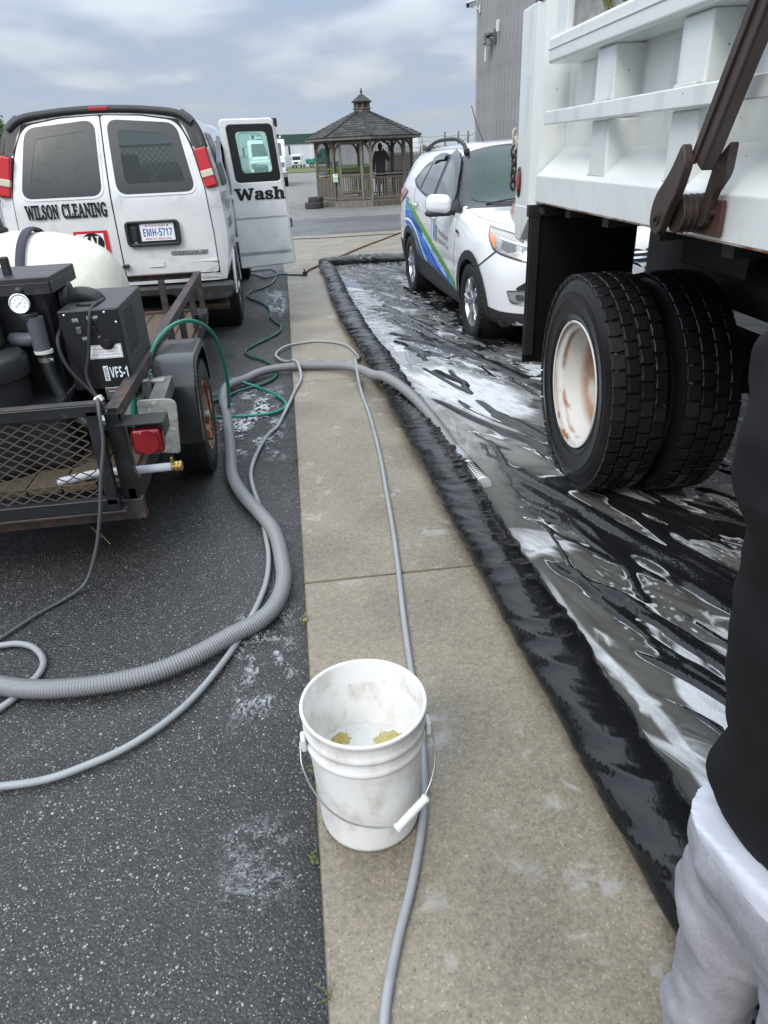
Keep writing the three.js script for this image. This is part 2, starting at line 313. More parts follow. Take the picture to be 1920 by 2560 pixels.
T.asphaltR = tex(512, 512, (u, v) => { const w = fbm(u * 4, v * 4, 5, 4, 21), n = fbm(u * 90, v * 90, 2, 90); const k = 0.42 + 0.26 * sstep(0.4, 0.65, w) + 0.3 * (n - 0.4); return [k, k, k]; }, true);
T.concrete = tex(1536, 1536, (u, v) => {
  const n = fbm(u * 6, v * 6, 6, 6), f = vn(u * 400, v * 400, 400), g = fbm(u * 160, v * 160, 3, 160, 5), c = cells(u * 310, v * 310, 310), st = sstep(0.56, 0.78, fbm(u * 3, v * 3, 5, 3, 40));
  let k = 0.185 + 0.11 * (n - 0.5) + 0.085 * (g - 0.5) + 0.075 * (f - 0.5) - 0.035 * st;
  const cr2 = 0.1 + 0.3 * ((c[1] * 997) % 1); if (c[1] > 0.9 && c[0] < cr2) k *= c[1] > 0.95 ? 0.5 : 1.7; if (c[1] < 0.06 && c[0] < cr2) k *= 1.4;
  let r = k * 1.08, gg = k * 0.93, b = k * 0.68; const wx = fbm(u * 12, v * 12, 3, 12, 66), wsh = sstep(0.58, 0.74, fbm(u * 9 + 3, v * 9, 4, 9, 60)) * sstep(0.55, 0.72, fbm(u * 40 + wx * 5, v * 40, 4, 0, 61)) * 0.45;
  return [lerp(r, 0.4, wsh), lerp(gg, 0.4, wsh), lerp(b, 0.39, wsh)];
});
T.concreteB = tex(1024, 1024, (u, v) => { const g = fbm(u * 150, v * 150, 3, 150, 5), h = fbm(u * 8, v * 160, 3, 8, 9), n = 0.5 * g + 0.35 * h; return [n, n, n]; }, true);
T.gravel = tex(1024, 1024, (u, v) => { const a = cells(u * 150, v * 150, 150), n = fbm(u * 6, v * 6, 5, 6), k = (0.1 + 0.24 * a[1]) * (1 - 0.55 * sstep(0.35, 0.7, a[0])) * (0.72 + 0.55 * n); return [k * 1.03, k, k * 0.93]; });
T.gravelB = tex(512, 512, (u, v) => { const a = cells(u * 75, v * 75, 75), k = 1 - sstep(0.05, 0.7, a[0]); return [k, k, k]; }, true);
function sheetGeo(x0, x1, z0, z1, nx, nz, y, col, uvk) {           // level or shaped sheet, uv in metres times uvk
  const g = new THREE.PlaneGeometry(x1 - x0, z1 - z0, nx, nz).rotateX(-PI / 2).translate((x0 + x1) / 2, 0, (z0 + z1) / 2), p = g.attributes.position, uv = g.attributes.uv, C = [];
  for (let i = 0; i < p.count; i++) { const x = p.getX(i), z = p.getZ(i); p.setY(i, typeof y === 'function' ? y(x, z) : y); uv.setXY(i, x * uvk, z * uvk); if (col) C.push(...col(x, z)); }
  if (C.length) g.setAttribute('color', new THREE.Float32BufferAttribute(C, 3)); g.computeVertexNormals(); return g;
}
function rawMesh(name, g, m, parent, kind) { const o = new THREE.Mesh(g, m); o.name = numbered(name); o.castShadow = o.receiveShadow = true; if (kind) o.userData.kind = kind; parent.add(o); return o; }
const lay = (z) => (z > -50 ? 0 : -1.2 * sstep(-50, -130, z));     // the yard falls away gently
rawMesh('ground', sheetGeo(-700, 700, -1300, 60, 28, 136, (x, z) => -0.045 + lay(z), null, 1 / 3), std(1, 1, 1, { map: T.gravel, bumpMap: T.gravelB, bumpScale: 0.02, roughness: 0.85 }), scene, 'structure').material.map = rep(T.gravel, 1);
const mAsph = std(1, 1, 1, { map: rep(T.asphalt, 0.5), bumpMap: rep(T.asphaltB, 0.5), bumpScale: 0.0035, roughnessMap: rep(T.asphaltR, 0.31), roughness: 1, vertexColors: true });
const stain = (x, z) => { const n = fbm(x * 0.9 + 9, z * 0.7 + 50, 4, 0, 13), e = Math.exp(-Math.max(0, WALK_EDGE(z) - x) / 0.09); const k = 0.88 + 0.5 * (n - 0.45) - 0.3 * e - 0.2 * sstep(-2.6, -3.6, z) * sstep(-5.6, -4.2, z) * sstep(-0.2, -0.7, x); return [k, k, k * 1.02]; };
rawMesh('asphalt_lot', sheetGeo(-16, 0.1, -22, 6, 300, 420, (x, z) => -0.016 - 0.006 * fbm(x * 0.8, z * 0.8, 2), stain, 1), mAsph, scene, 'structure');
rawMesh('asphalt_drive', sheetGeo(0.1, 18, -22, -17.2, 60, 30, -0.02, (x, z) => { const k = 1.5 + 0.9 * (fbm(x * 0.7, z * 1.6, 4) - 0.5); return [k, k, k * 1.03]; }, 1), mAsph, scene, 'structure');
rawMesh('parking_pad', sheetGeo(0.8, 14, -12.4, 6, 20, 20, -0.012, null, 1 / 3), std(0.5, 0.5, 0.5, { map: T.concrete, roughness: 0.7 }), scene, 'structure');
// concrete walk and apron: slabs laid one by one
const mWalk = std(1, 1, 1, { map: T.concrete, bumpMap: T.concreteB, bumpScale: 0.0016, roughness: 0.5 });
const walk = new THREE.Group(); walk.name = 'sidewalk'; walk.userData.kind = 'structure'; scene.add(walk);
const joints = [3.4, 0.46, -2.6, -5.66, -8.7, -11.72];
for (let i = 0; i < joints.length - 1; i++) {
  const a = joints[i], b = joints[i + 1], L = a - b - 0.012, zc = (a + b) / 2, W = 0.94, g = rb(W, 0.12, L, 0.012, 0, 0, 0);
  const s = part('slab', [g], mWalk, walk, { k: 1 / 2.1, ox: i * 0.37 + 0.12, oy: i * 0.61 });
  s.position.set(WALK_EDGE(zc) + W / 2, -0.06 + (i % 2) * 0.0015, zc); s.rotation.y = -0.0125;
}
const apron = new THREE.Group(); apron.name = 'concrete_apron'; apron.userData.kind = 'structure'; scene.add(apron);
for (let i = 0; i < 4; i++) for (let j = 0; j < 2; j++) {
  const w = 3.6, x0 = 0.02 + i * w, z0 = -11.735 - j * 2.75;
  part('slab', [rb(w - 0.012, 0.12, 2.735, 0.01, 0, 0, 0)], mWalk, apron, { k: 1 / 2.1, ox: i * 0.23 + j * 0.5, oy: j * 0.31 + i * 0.7 }).position.set(x0 + w / 2, -0.062 + 0.001 * ((i + j) % 2), z0 - 2.75 / 2);
}
rawMesh('grass', sheetGeo(-40, 60, -185, -136, 10, 20, (x, z) => -1.17 + 0.03 * vn(x, z), null, 1), std(0.1, 0.13, 0.035, { map: T.dirt, roughness: 0.95 }), scene, 'structure');

// soapy film and wet patches on the asphalt
{
  const film = (W, H, seed, white) => tex(W, H, (u, v) => {
    const e = Math.min(u, 1 - u, v, 1 - v), edge = sstep(0.02, 0.3, e), n = fbm(u * 6 + seed, v * 11, 5), m = fbm(u * 34 + seed, v * 60, 4, 0, 4), r = 1 - Math.abs(2 * fbm(u * 22 + 4 + n * 2, v * 40 + seed, 4, 0, 8) - 1);
    const a = edge * (sstep(0.46, 0.66, n) * sstep(0.4, 0.66, m) + sstep(0.9, 0.97, r) * sstep(0.4, 0.55, n)); return [0.55, 0.57, 0.6, clamp(a * white)];
  });
  const mk = (x0, x1, z0, z1, seed, white, W = 512, H = 512) => { const t = film(W, H, seed, white); struct('water', [pl(new THREE.PlaneGeometry(x1 - x0, z1 - z0).rotateX(-PI / 2), (x0 + x1) / 2, -0.0075, (z0 + z1) / 2)], std(1, 1, 1, { map: t, transparent: true, roughness: 0.12 }), { uv: false, label: 'soapy film of wash water drying on the asphalt' }); };
  mk(-0.75, -0.03, -5.75, -3.9, 3, 0.85); mk(-0.3, 0.04, -10.5, -8.2, 8, 0.8); mk(-0.36, -0.07, -2.6, -1.7, 15, 0.42); mk(-0.36, -0.1, -1.45, -1.1, 21, 0.2);
}

// ---------------------------------------------------------------- the black plastic wash mat, its rolled edge, and the water on it
const RD = [0.36, 0.933], CREASES = [];                            // creases: ax, az, bx, bz, width, height
for (const c of [[0.985, -4.86, 1.52, -3.55, 0.032, 0.052], [1.09, -5.7, 1.27, -4.92, 0.028, 0.045], [1.28, -4.74, 1.56, -3.75, 0.03, 0.05], [1.16, -3.5, 1.80, -1.75, 0.05, 0.06], [1.02, -2.5, 1.31, -1.96, 0.03, 0.045], [1.36, -2.66, 1.31, -2.1, 0.03, 0.04], [1.18, -7.9, 1.80, -5.0, 0.045, 0.055],
  [1.35, -3.1, 1.95, -1.3, 0.04, 0.05], [1.12, -8.6, 1.5, -6.9, 0.03, 0.04], [1.05, -2.95, 1.22, -2.62, 0.022, 0.035], [1.45, -6.0, 1.62, -5.2, 0.025, 0.035], [1.2, -2.25, 1.42, -1.55, 0.03, 0.045], [1.28, -1.75, 1.45, -1.2, 0.035, 0.045], [1.6, -2.6, 2.2, -1.2, 0.04, 0.05], [1.08, -4.15, 1.25, -3.75, 0.02, 0.035], [1.1, -9.6, 1.7, -8.4, 0.03, 0.035]]) CREASES.push(c);
{ const r = rngOf(515); for (let i = 0; i < 95; i++) { const z = -0.7 - 9.6 * Math.pow(r(), 0.9), x = 1.04 + 2.0 * Math.pow(r(), 0.85), L = (0.22 + 0.75 * r()) * (z < -5 ? 1.15 : 0.8), a = 0.37 + (r() - 0.5) * 0.75 + (z < -6 ? 0.35 * r() : 0); CREASES.push([x - Math.sin(a) * L / 2, z - Math.cos(a) * L / 2, x + Math.sin(a) * L / 2, z + Math.cos(a) * L / 2, 0.011 + 0.02 * r(), 0.038 + 0.024 * r()]); } }
for (const c of CREASES) c.box = [Math.min(c[0], c[2]) - 0.2, Math.max(c[0], c[2]) + 0.2, Math.min(c[1], c[3]) - 0.25, Math.max(c[1], c[3]) + 0.25];
function matY(x, z) {
  const u = x * RD[0] + z * RD[1], v = x * RD[1] - z * RD[0];
  const wx = fbm(u * 0.55 + 3, v * 1.3, 3, 0, 2) * 2.1, far = sstep(-5, -8, z);
  const a = n3(v * 2.6 + wx, u * 0.42 + 1, 0.3), b = n3(v * 6.2 + wx * 2.2, u * 1.25, 4.4), c = n3(v * 13 + wx * 3, u * 3.1 + b, 8.1);
  const r1 = Math.pow(1 - Math.abs(a), 9), r2 = Math.pow(1 - Math.abs(b), 7), r3 = Math.pow(1 - Math.abs(c), 4);
  const nb = 0.25 + 0.75 * sstep(1.0, 1.22, x); let h = 0.002 + nb * 0.036 * r1 * sstep(0.38, 0.6, fbm(x * 1.3, z * 0.8, 2, 0, 31)) + nb * 0.022 * r2 * sstep(0.35, 0.62, fbm(x * 2.2 + 8, z * 1.4, 2, 0, 33)) + 0.007 * r3 + 0.016 * fbm(x * 1.7, z * 1.1, 3, 0, 3);
  h += far * (0.016 * Math.pow(1 - Math.abs(n3(x * 4 + wx, z * 6, 2)), 5) + 0.006 * Math.abs(n3(x * 11, z * 13, 5)));
  h += 0.006 * sstep(1.25, 1.9, x) + 0.016 * sstep(1.9, 2.8, x) + 0.01 * Math.pow(1 - Math.abs(n3(v * 9 + wx * 3, u * 1.7, 12.5)), 6) * nb;                                  // drier and higher under the truck and the car
  for (const cc of CREASES) { const bb = cc.box; if (x < bb[0] || x > bb[1] || z < bb[2] || z > bb[3]) continue; const [ax, az, bx2, bz, w, hh] = cc;
    const dx = bx2 - ax, dz = bz - az, L2 = dx * dx + dz * dz, t = ((x - ax) * dx + (z - az) * dz) / L2; if (t < -0.2 || t > 1.2) continue;
    const wob = 0.03 * n3(t * 3 + ax * 7, az, 1), d = Math.abs((x - ax) * dz - (z - az) * dx) / Math.sqrt(L2) + wob * Math.sign((x - ax) * dz - (z - az) * dx);
    const ww = w * (0.7 + 0.5 * t), k = Math.exp(-(d * d) / (ww * ww)) * sstep(-0.1, 0.12, t) * sstep(1.15, 0.85, t); h = Math.max(h, h * (1 - k) + hh * k);
  }
  return h;
}
const WATER = 0.0325;
const zWarp = (s) => 0.9 - 13.1 * Math.pow(s, 1.75);               // denser rows near the viewer
const bermX = (z) => 0.86 + 0.02 * Math.sin(z * 1.1) - 0.006 * (-z) ;
const mPlastic = std(0.011, 0.0115, 0.0125, { roughness: 0.17, specularIntensity: 0.7, bumpMap: rep(T.crinkle, 1.6), bumpScale: 0.003 });
{
  const nx = 300, nz = 640, g = new THREE.PlaneGeometry(1, 1, nx, nz), p = g.attributes.position, uv = g.attributes.uv;
  for (let j = 0; j <= nz; j++) for (let i = 0; i <= nx; i++) { const k = j * (nx + 1) + i, z = zWarp(j / nz), x = 0.8 + 4.0 * Math.pow(i / nx, 1.6); p.setXYZ(k, x, matY(x, z), z); uv.setXY(k, x, z); }
  g.computeVertexNormals();
  const tarp = thing('wash_mat', 'black plastic sheet creased and flooded with grey wash water under the truck and car', 'plastic sheet');
  rawMesh('plastic_sheet', g, mPlastic, tarp);
  // grey suds water lying in the hollows
  const W = 1024, H = 2048, sW = 2.9;
  const col = (u, v) => {
    const x = 0.82 + sW * u, z = zWarp(v), d = WATER - matY(x, z), q = fbm(x * 2.1, z * 1.5, 4, 0, 70);
    let k = lerp(0.028, 0.13 + 0.2 * sstep(-2.9, -4.2, z) * sstep(2.0, 1.1, x), clamp(1 - Math.exp(-d * 100))) * (0.65 + 0.7 * q);  // far water near the roll painted lighter, standing in for the sky reflection
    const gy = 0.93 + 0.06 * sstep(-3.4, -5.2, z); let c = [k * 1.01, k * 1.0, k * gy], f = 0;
    // foam: streaks drawn out by the flow, rafts, single bubbles, a rim where it meets the plastic
    const uu = x * RD[0] + z * RD[1], vv = x * RD[1] - z * RD[0], w1 = fbm(uu * 1.6, vv * 3, 4, 0, 72), w2 = fbm(uu * 3 + w1 * 3, vv * 8 + w1 * 4, 4, 0, 76);
    const w3 = fbm(uu * 5 + w2 * 5, vv * 13 + w1 * 6, 4, 0, 84), reg = sstep(0.44, 0.6, fbm(x * 1.4 + 5, z * 1.2, 3, 0, 78)); f = Math.max(f, 0.6 * sstep(0.035, 0.0, Math.abs(w2 - 0.5)) * reg, 0.7 * sstep(0.022, 0.0, Math.abs(w3 - 0.48)) * reg * (0.25 + 0.75 * sstep(-3.4, -2.6, z)));
    f = Math.max(f, sstep(0.55, 0.66, w2 * 0.5 + w3 * 0.5) * sstep(0.5, 0.66, fbm(x * 1.5, z * 0.9 + 9, 3, 0, 80)) * 0.8);
    f = Math.max(f, 0.95 * sstep(0.0035, 0.0005, d) * sstep(0.42, 0.6, fbm(x * 9, z * 9, 3, 0, 82)));
    const big = Math.exp(-Math.pow((x - 1.3 - (z + 5) * 0.2) / 0.36, 2) - Math.pow((z + 4.95) / 0.85, 2)); f = Math.max(f, sstep(0.34, 0.62, big * (0.35 + 0.6 * w2 + 0.55 * w3)) * 0.92);
    const raft = Math.exp(-Math.pow((x - 1.26 - 0.05 * Math.sin(z * 9)) / 0.07, 2) - Math.pow((z + 1.6) / 0.3, 2)); f = Math.max(f, sstep(0.3, 0.55, raft * (0.3 + 0.7 * w2 + 0.6 * w3)) * 0.92);
    const band = Math.abs(x - (1.0 + 0.014 * Math.sin(z * 7) + 0.1 * (z + 1.84))) ; if (z > -2.6 && z < -0.6) f = Math.max(f, sstep(0.034, 0.016, band + 0.012 * (w2 - 0.5)) * (0.55 + 0.45 * fbm(x * 30, z * 12, 3)) * sstep(-2.6, -2.0, z));
    if (z > -2.7) { const b = cells(x * 26, z * 26, 9999, 3), on = sstep(0.48, 0.62, fbm(x * 2.4, z * 2.4, 3, 0, 90)); if (b[1] > 0.45) { const rr = 0.12 + 0.3 * ((b[1] * 37) % 1); f = Math.max(f, on * 0.7 * sstep(rr, rr - 0.1, b[0])); } }
    const bub = f > 0.5 ? 0.85 + 0.25 * vn(x * 300, z * 300) : 1; f = clamp(f * (0.5 + 0.95 * fbm(uu * 12 + w2 * 3, vv * 42, 3, 0, 95)));
    return [lerp(c[0], 0.62 * bub, f), lerp(c[1], 0.64 * bub, f), lerp(c[2], 0.66 * bub, f), 1, f];
  };
  const rr = new Float32Array(W * H); let n = 0;
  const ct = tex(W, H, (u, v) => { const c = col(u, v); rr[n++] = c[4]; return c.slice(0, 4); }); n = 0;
  const rt = tex(W, H, () => { const k = 0.02 + 0.4 * rr[n++]; return [k, k, k]; }, true);
  for (const t of [ct, rt]) t.wrapS = t.wrapT = THREE.ClampToEdgeWrapping;
  const wg = new THREE.PlaneGeometry(1, 1, 60, 160), wp = wg.attributes.position, wu = wg.attributes.uv;
  for (let j = 0; j <= 160; j++) for (let i = 0; i <= 60; i++) { const k = j * 61 + i, z = zWarp(j / 160), x = 0.82 + sW * i / 60; wp.setXYZ(k, x, WATER, z); wu.setXY(k, i / 60, j / 160); }
  wg.computeVertexNormals();
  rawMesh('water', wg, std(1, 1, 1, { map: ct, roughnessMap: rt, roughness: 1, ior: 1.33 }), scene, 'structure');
}
// rolled edge of the sheet over a foam core: along the walk, then across the far end
{
  const path = new THREE.CatmullRomCurve3([[0.98, 1.2], [0.91, 0.2], [0.86, -0.6], [0.842, -1.2], [0.828, -1.9], [0.815, -2.7], [0.79, -4.2], [0.755, -5.7], [0.70, -7.2], [0.685, -8.6], [0.70, -9.9], [0.715, -11.0], [0.70, -11.75]].map((p) => V(p[0], 0, p[1])), false, 'centripetal');
  const roll = (curve, nS, nR, seed, w, h) => {
    const pos = [], idx = [], L = curve.getLength();
    for (let i = 0; i <= nS; i++) {
      const t = i / nS, c = curve.getPointAt(t), d = curve.getTangentAt(t), sx = -d.z, sz = d.x, s = t * L;
      const e = Math.pow(Math.sin(clamp(Math.min(t, 1 - t) * nS / 6, 0, 1) * PI / 2), 0.6), bw = w * (1 + 0.1 * n3(s * 0.9, seed, 1)) , bh = h * (1 + 0.16 * n3(s * 1.1, seed, 7)), fine = 0.28 + 0.72 * sstep(-1.8, -4.5, c.z);
      for (let j = 0; j <= nR; j++) {
        const a = (j / nR) * PI * 2, sh = s + 0.2 * Math.sin(a) + 0.05 * n3(s * 2, a * 0.5, seed);
        const g1 = Math.pow(1 - Math.abs(n3(sh * 6.5, a * 0.3 + 3, seed + 2)), 4), g2 = Math.pow(1 - Math.abs(n3(sh * 17, a * 0.42, seed + 5)), 3), g3 = Math.pow(1 - Math.abs(n3(sh * 34, a * 0.6, seed + 9)), 2) - 0.6, amp = clamp(0.35 + 0.65 * Math.sin(a));
        const r = 1 + amp * ((0.2 * (g1 - 0.4) + 0.14 * (g2 - 0.5) * fine + 0.035 * g3 * fine) + 0.13 * n3(sh * 1.7, a * 0.7, seed + 12)), x = Math.cos(a) * bw * r * e, y = Math.max(0.002, bh * 0.82 + Math.sin(a) * bh * 0.95 * r * e);
        pos.push(c.x + sx * x, y, c.z + sz * x);
      }
    }
    for (let i = 0; i < nS; i++) for (let j = 0; j < nR; j++) { const a = i * (nR + 1) + j, b = a + nR + 1; idx.push(a, a + 1, b, b, a + 1, b + 1); }
    const g = new THREE.BufferGeometry(); g.setAttribute('position', new THREE.Float32BufferAttribute(pos, 3)); g.setIndex(idx); g.computeVertexNormals(); return g;
  };
  single('rolled_berm', 'long black plastic roll edging the wash mat beside the concrete walk', 'berm', [roll(path, 2000, 64, 3, 0.118, 0.074)], std(0.010, 0.0105, 0.0115, { roughness: 0.16, specularIntensity: 0.62, bumpMap: rep(T.crinkle, 1.2), bumpScale: 0.0018 }));
  const cross = new THREE.CatmullRomCurve3([V(0.6, 0, -11.95), V(1.2, 0, -12.12), V(2.2, 0, -12.02), V(3.4, 0, -12.1), V(4.8, 0, -12.05)]);
  single('rolled_berm', 'short black plastic roll across the far end of the wash mat by the apron', 'berm', [roll(cross, 420, 40, 13, 0.13, 0.085)], std(0.014, 0.0145, 0.0155, { roughness: 0.3 }));
}
// ---------------------------------------------------------------- hoses and cords on the ground
const mHose = std(0.25, 0.255, 0.265, { roughness: 0.45, map: T.soft }), mThin = std(0.33, 0.345, 0.36, { roughness: 0.5, map: T.soft }), mGreen = std(0.01, 0.22, 0.16, { roughness: 0.3, map: T.soft }), mCord = std(0.028, 0.029, 0.031, { roughness: 0.6, map: T.soft });
function ribbed(pts, r, pitch, amp, seg) {                          // corrugated hose
  const c = new THREE.CatmullRomCurve3(pts.map((p) => V(...p)), false, 'centripetal'), L = c.getLength(), n = Math.round(L / pitch), g = new THREE.TubeGeometry(c, n * 4, r, 14), p = g.attributes.position;
  const nor = g.attributes.normal; for (let i = 0; i <= n * 4; i++) { const k = [0, -0.4, -1, -0.4][i % 4] * amp; for (let j = 0; j <= 14; j++) { const q = i * 15 + j; p.setXYZ(q, p.getX(q) + nor.getX(q) * k, p.getY(q) + nor.getY(q) * k, p.getZ(q) + nor.getZ(q) * k); } }
  g.computeVertexNormals(); return g;
}
{
  const P = [[-1.75, 0.03, -2.5], [-1.45, 0.03, -2.27], [-1.151, 0.03, -2.112], [-1.005, 0.03, -2.063], [-0.869, 0.03, -2.048], [-0.738, 0.03, -2.052], [-0.606, 0.03, -2.079], [-0.476, 0.03, -2.142], [-0.338, 0.03, -2.245], [-0.229, 0.03, -2.323], [-0.168, 0.03, -2.42], [-0.132, 0.03, -2.59], [-0.138, 0.03, -2.789], [-0.171, 0.03, -3.055], [-0.24, 0.03, -3.262], [-0.338, 0.03, -3.516], [-0.403, 0.03, -3.763], [-0.43, 0.03, -4.059], [-0.46, 0.03, -4.45], [-0.5, 0.03, -4.9], [-0.55, 0.03, -5.3], [-0.53, 0.035, -5.6], [-0.386, 0.035, -5.767], [-0.281, 0.035, -5.918], [-0.171, 0.035, -5.992], [-0.021, 0.04, -6.006], [0.167, 0.04, -5.976], [0.313, 0.045, -5.92], [0.454, 0.055, -5.822], [0.545, 0.085, -5.60], [0.61, 0.145, -5.2], [0.662, 0.185, -5.0], [0.725, 0.2, -4.74], [0.79, 0.185, -4.47], [0.845, 0.145, -4.22], [0.885, 0.1, -4.02], [0.905, 0.075, -3.82], [0.918, 0.065, -3.66]];
  const t = thing('suction_hose', 'thick ribbed grey suction hose curving over the asphalt and across the black berm', 'hose');
  part('ribbed_hose', [ribbed(P, 0.036, 0.0105, 0.005)], mHose, t);
  const a = V(0.905, 0.075, -3.82), b = V(0.918, 0.062, -3.64), c = V(0.955, 0.042, -3.29), dir = c.clone().sub(b).normalize();
  const along = (g) => { g.applyMatrix4(new THREE.Matrix4().makeRotationFromQuaternion(new THREE.Quaternion().setFromUnitVectors(V(0, 1, 0), dir))); return g; };
  part('cuff', [along(lathe([[0.03, -0.1], [0.044, -0.1], [0.046, -0.03], [0.043, -0.02], [0.047, 0], [0.047, 0.05], [0.03, 0.06]], 28)).translate(b.x, b.y, b.z)], std(0.3, 0.31, 0.32, { roughness: 0.35 }), t);
  const n = new THREE.Group(); n.name = 'strainer_nozzle'; t.add(n); const mid = b.clone().lerp(c, 0.6);
  part('nozzle_tube', [along(lathe([[0.0, -0.12], [0.036, -0.12], [0.04, -0.1], [0.044, 0.05], [0.047, 0.13], [0.047, 0.137], [0.0, 0.137]], 28)).translate(mid.x, mid.y + 0.004, mid.z)], std(0.62, 0.63, 0.63, { roughness: 0.3 }), n);
  const holes = []; for (let i = 0; i < 9; i++) for (let j = 0; j < 7; j++) { const an = -1.9 + j * 0.3, q = along(cy(0.0055, 0.0055, 0.004, 0, 0, 0, 'z', 8).translate(0, 0, 0.0445).rotateY(an - PI / 2 - 0.4).translate(0, -0.07 + i * 0.022, 0)); holes.push(q.translate(mid.x, mid.y + 0.004, mid.z)); }
  part('strainer_holes', [mg(holes)], M.darkVoid, n, { kind: 'stuff' });
}
single('pressure_hose', 'long thin grey hose looping over the thick hose and running past the bucket', 'hose', [tube([[0.03, 0.013, -0.3], [0.03, 0.013, -0.6], [0.051, 0.013, -0.818], [0.101, 0.013, -0.97], [0.172, 0.013, -1.135], [0.24, 0.013, -1.339], [0.29, 0.013, -1.62], [0.313, 0.013, -1.952], [0.34, 0.013, -2.262], [0.372, 0.013, -2.569], [0.407, 0.013, -2.946], [0.442, 0.013, -3.417], [0.479, 0.013, -3.949], [0.507, 0.013, -4.632], [0.512, 0.015, -5.2], [0.518, 0.05, -5.45], [0.524, 0.118, -5.66], [0.54, 0.1, -5.84], [0.585, 0.03, -6.1], [0.609, 0.013, -6.25], [0.598, 0.013, -6.36], [0.578, 0.013, -6.53], [0.53, 0.013, -6.726], [0.429, 0.013, -6.869], [0.283, 0.013, -6.962], [0.129, 0.013, -6.948], [-0.025, 0.013, -6.87], [-0.116, 0.006, -6.716], [-0.14, 0.004, -6.575], [-0.099, 0.006, -6.398], [-0.037, 0.03, -6.22], [0.02, 0.085, -6.03], [0.05, 0.088, -5.94], [0.066, 0.04, -5.82], [0.062, 0.013, -5.7], [0.039, 0.013, -5.55], [0.004, 0.013, -5.394], [-0.035, 0.008, -5.182], [-0.096, 0.003, -4.866], [-0.147, 0.002, -4.62], [-0.2, 0.002, -4.5], [-0.267, 0.002, -4.225], [-0.307, 0.002, -3.892], [-0.292, 0.002, -3.67], [-0.244, 0.002, -3.36], [-0.214, 0.002, -3.055], [-0.2, 0.002, -2.864], [-0.21, 0.002, -2.649], [-0.249, 0.002, -2.461], [-0.278, 0.002, -2.37], [-0.319, 0.002, -2.238], [-0.383, 0.002, -2.089], [-0.46, 0.002, -1.947], [-0.544, 0.002, -1.841], [-0.654, 0.002, -1.749], [-0.761, 0.002, -1.697], [-0.868, 0.002, -1.662], [-1.007, 0.002, -1.658], [-1.3, 0.002, -1.7]], 0.0125, 700, 9)], mThin);
single('pressure_hose', 'short loop of thin grey hose lying partly under the thick ribbed hose', 'hose', [tube([[-1.6, 0, -2.35], [-1.341, 0, -2.406], [-1.25, 0, -2.401], [-1.191, 0, -2.4], [-1.124, 0, -2.368], [-1.07, 0, -2.303], [-1.048, 0, -2.252], [-1.046, 0, -2.196], [-1.064, -0.002, -2.14], [-1.096, 0, -2.069], [-1.127, 0, -2.026], [-1.174, 0, -1.97], [-1.35, 0, -1.85]], 0.0125, 120, 9)], mThin);
single('garden_hose', 'green hose arching over the trailer mudguard and coiling on the wet asphalt', 'hose', [tube([[-0.765, 0.62, -3.62], [-0.755, 0.66, -3.7], [-0.75, 0.74, -3.85], [-0.72, 0.79, -4.05], [-0.65, 0.815, -4.3], [-0.58, 0.8, -4.42], [-0.5, 0.72, -4.55], [-0.46, 0.58, -4.66], [-0.45, 0.4, -4.75], [-0.46, 0.2, -4.85], [-0.49, 0.05, -4.98], [-0.54, 0, -5.2], [-0.6, -0.002, -5.45], [-0.57, 0, -5.68], [-0.51, 0.055, -5.72], [-0.43, 0.03, -5.7], [-0.315, 0, -5.633], [-0.21, 0, -5.471], [-0.129, 0, -5.311], [-0.083, 0, -5.168], [-0.079, 0, -5.062], [-0.119, 0, -4.971], [-0.208, 0, -4.917], [-0.333, 0, -4.911], [-0.458, 0, -4.925], [-0.569, 0, -4.942], [-0.75, 0, -5.0]], 0.0125, 300, 9)], mGreen);
single('garden_hose', 'green hose snaking along the walk edge from under the trailer towards the van', 'hose', [tube([[-0.9, 0, -5.2], [-0.596, -0.002, -5.366], [-0.452, -0.002, -5.539], [-0.337, -0.002, -5.626], [-0.246, -0.002, -5.701], [-0.167, -0.002, -5.831], [-0.135, -0.002, -5.972], [-0.157, -0.002, -6.184], [-0.212, -0.002, -6.351], [-0.292, -0.002, -6.504], [-0.375, -0.002, -6.619], [-0.428, -0.002, -6.77], [-0.423, -0.002, -6.903], [-0.368, -0.002, -7.024], [-0.249, -0.002, -7.249], [-0.142, -0.002, -7.45], [-0.085, -0.002, -7.637], [-0.078, -0.002, -7.851], [-0.129, -0.002, -8.058], [-0.187, -0.002, -8.367], [-0.197, -0.002, -8.728], [-0.23, -0.002, -9.02], [-0.331, -0.002, -9.356], [-0.449, -0.002, -9.641], [-0.503, -0.002, -9.921], [-0.462, -0.002, -10.19], [-0.321, -0.002, -10.413], [-0.172, -0.002, -10.813], [-0.09, -0.002, -11.545], [-0.101, 0, -11.982], [-0.199, 0, -12.207], [-0.34, 0, -12.178], [-0.521, 0, -12.122], [-0.9, 0, -12]], 0.0125, 380, 9)], std(0.015, 0.1, 0.085, { roughness: 0.35, map: T.dirt }));
{
  const t = thing('garden_hose', 'dark green hose end lying across the walk with its black coupling', 'hose');
  part('hose', [tube([[-0.9, 0, -12.2], [-0.611, 0, -11.898], [-0.474, 0, -11.753], [-0.361, 0, -11.537], [-0.265, 0.002, -11.31], [-0.171, 0.006, -11.355], [-0.066, 0.012, -11.493], [0.11, 0.013, -11.418], [0.346, 0.014, -11.275]], 0.0125, 120, 8)], std(0.012, 0.06, 0.055, { roughness: 0.4 }), t);
  part('coupling', [bar(V(0.33, 0.03, -11.28), V(0.36, 0.03, -11.38), 0.05, 0.06), bar(V(0.345, 0.03, -11.33), V(0.335, 0.1, -11.34), 0.02, 0.02, V(1, 0, 0))], M.blackPlastic, t);
}
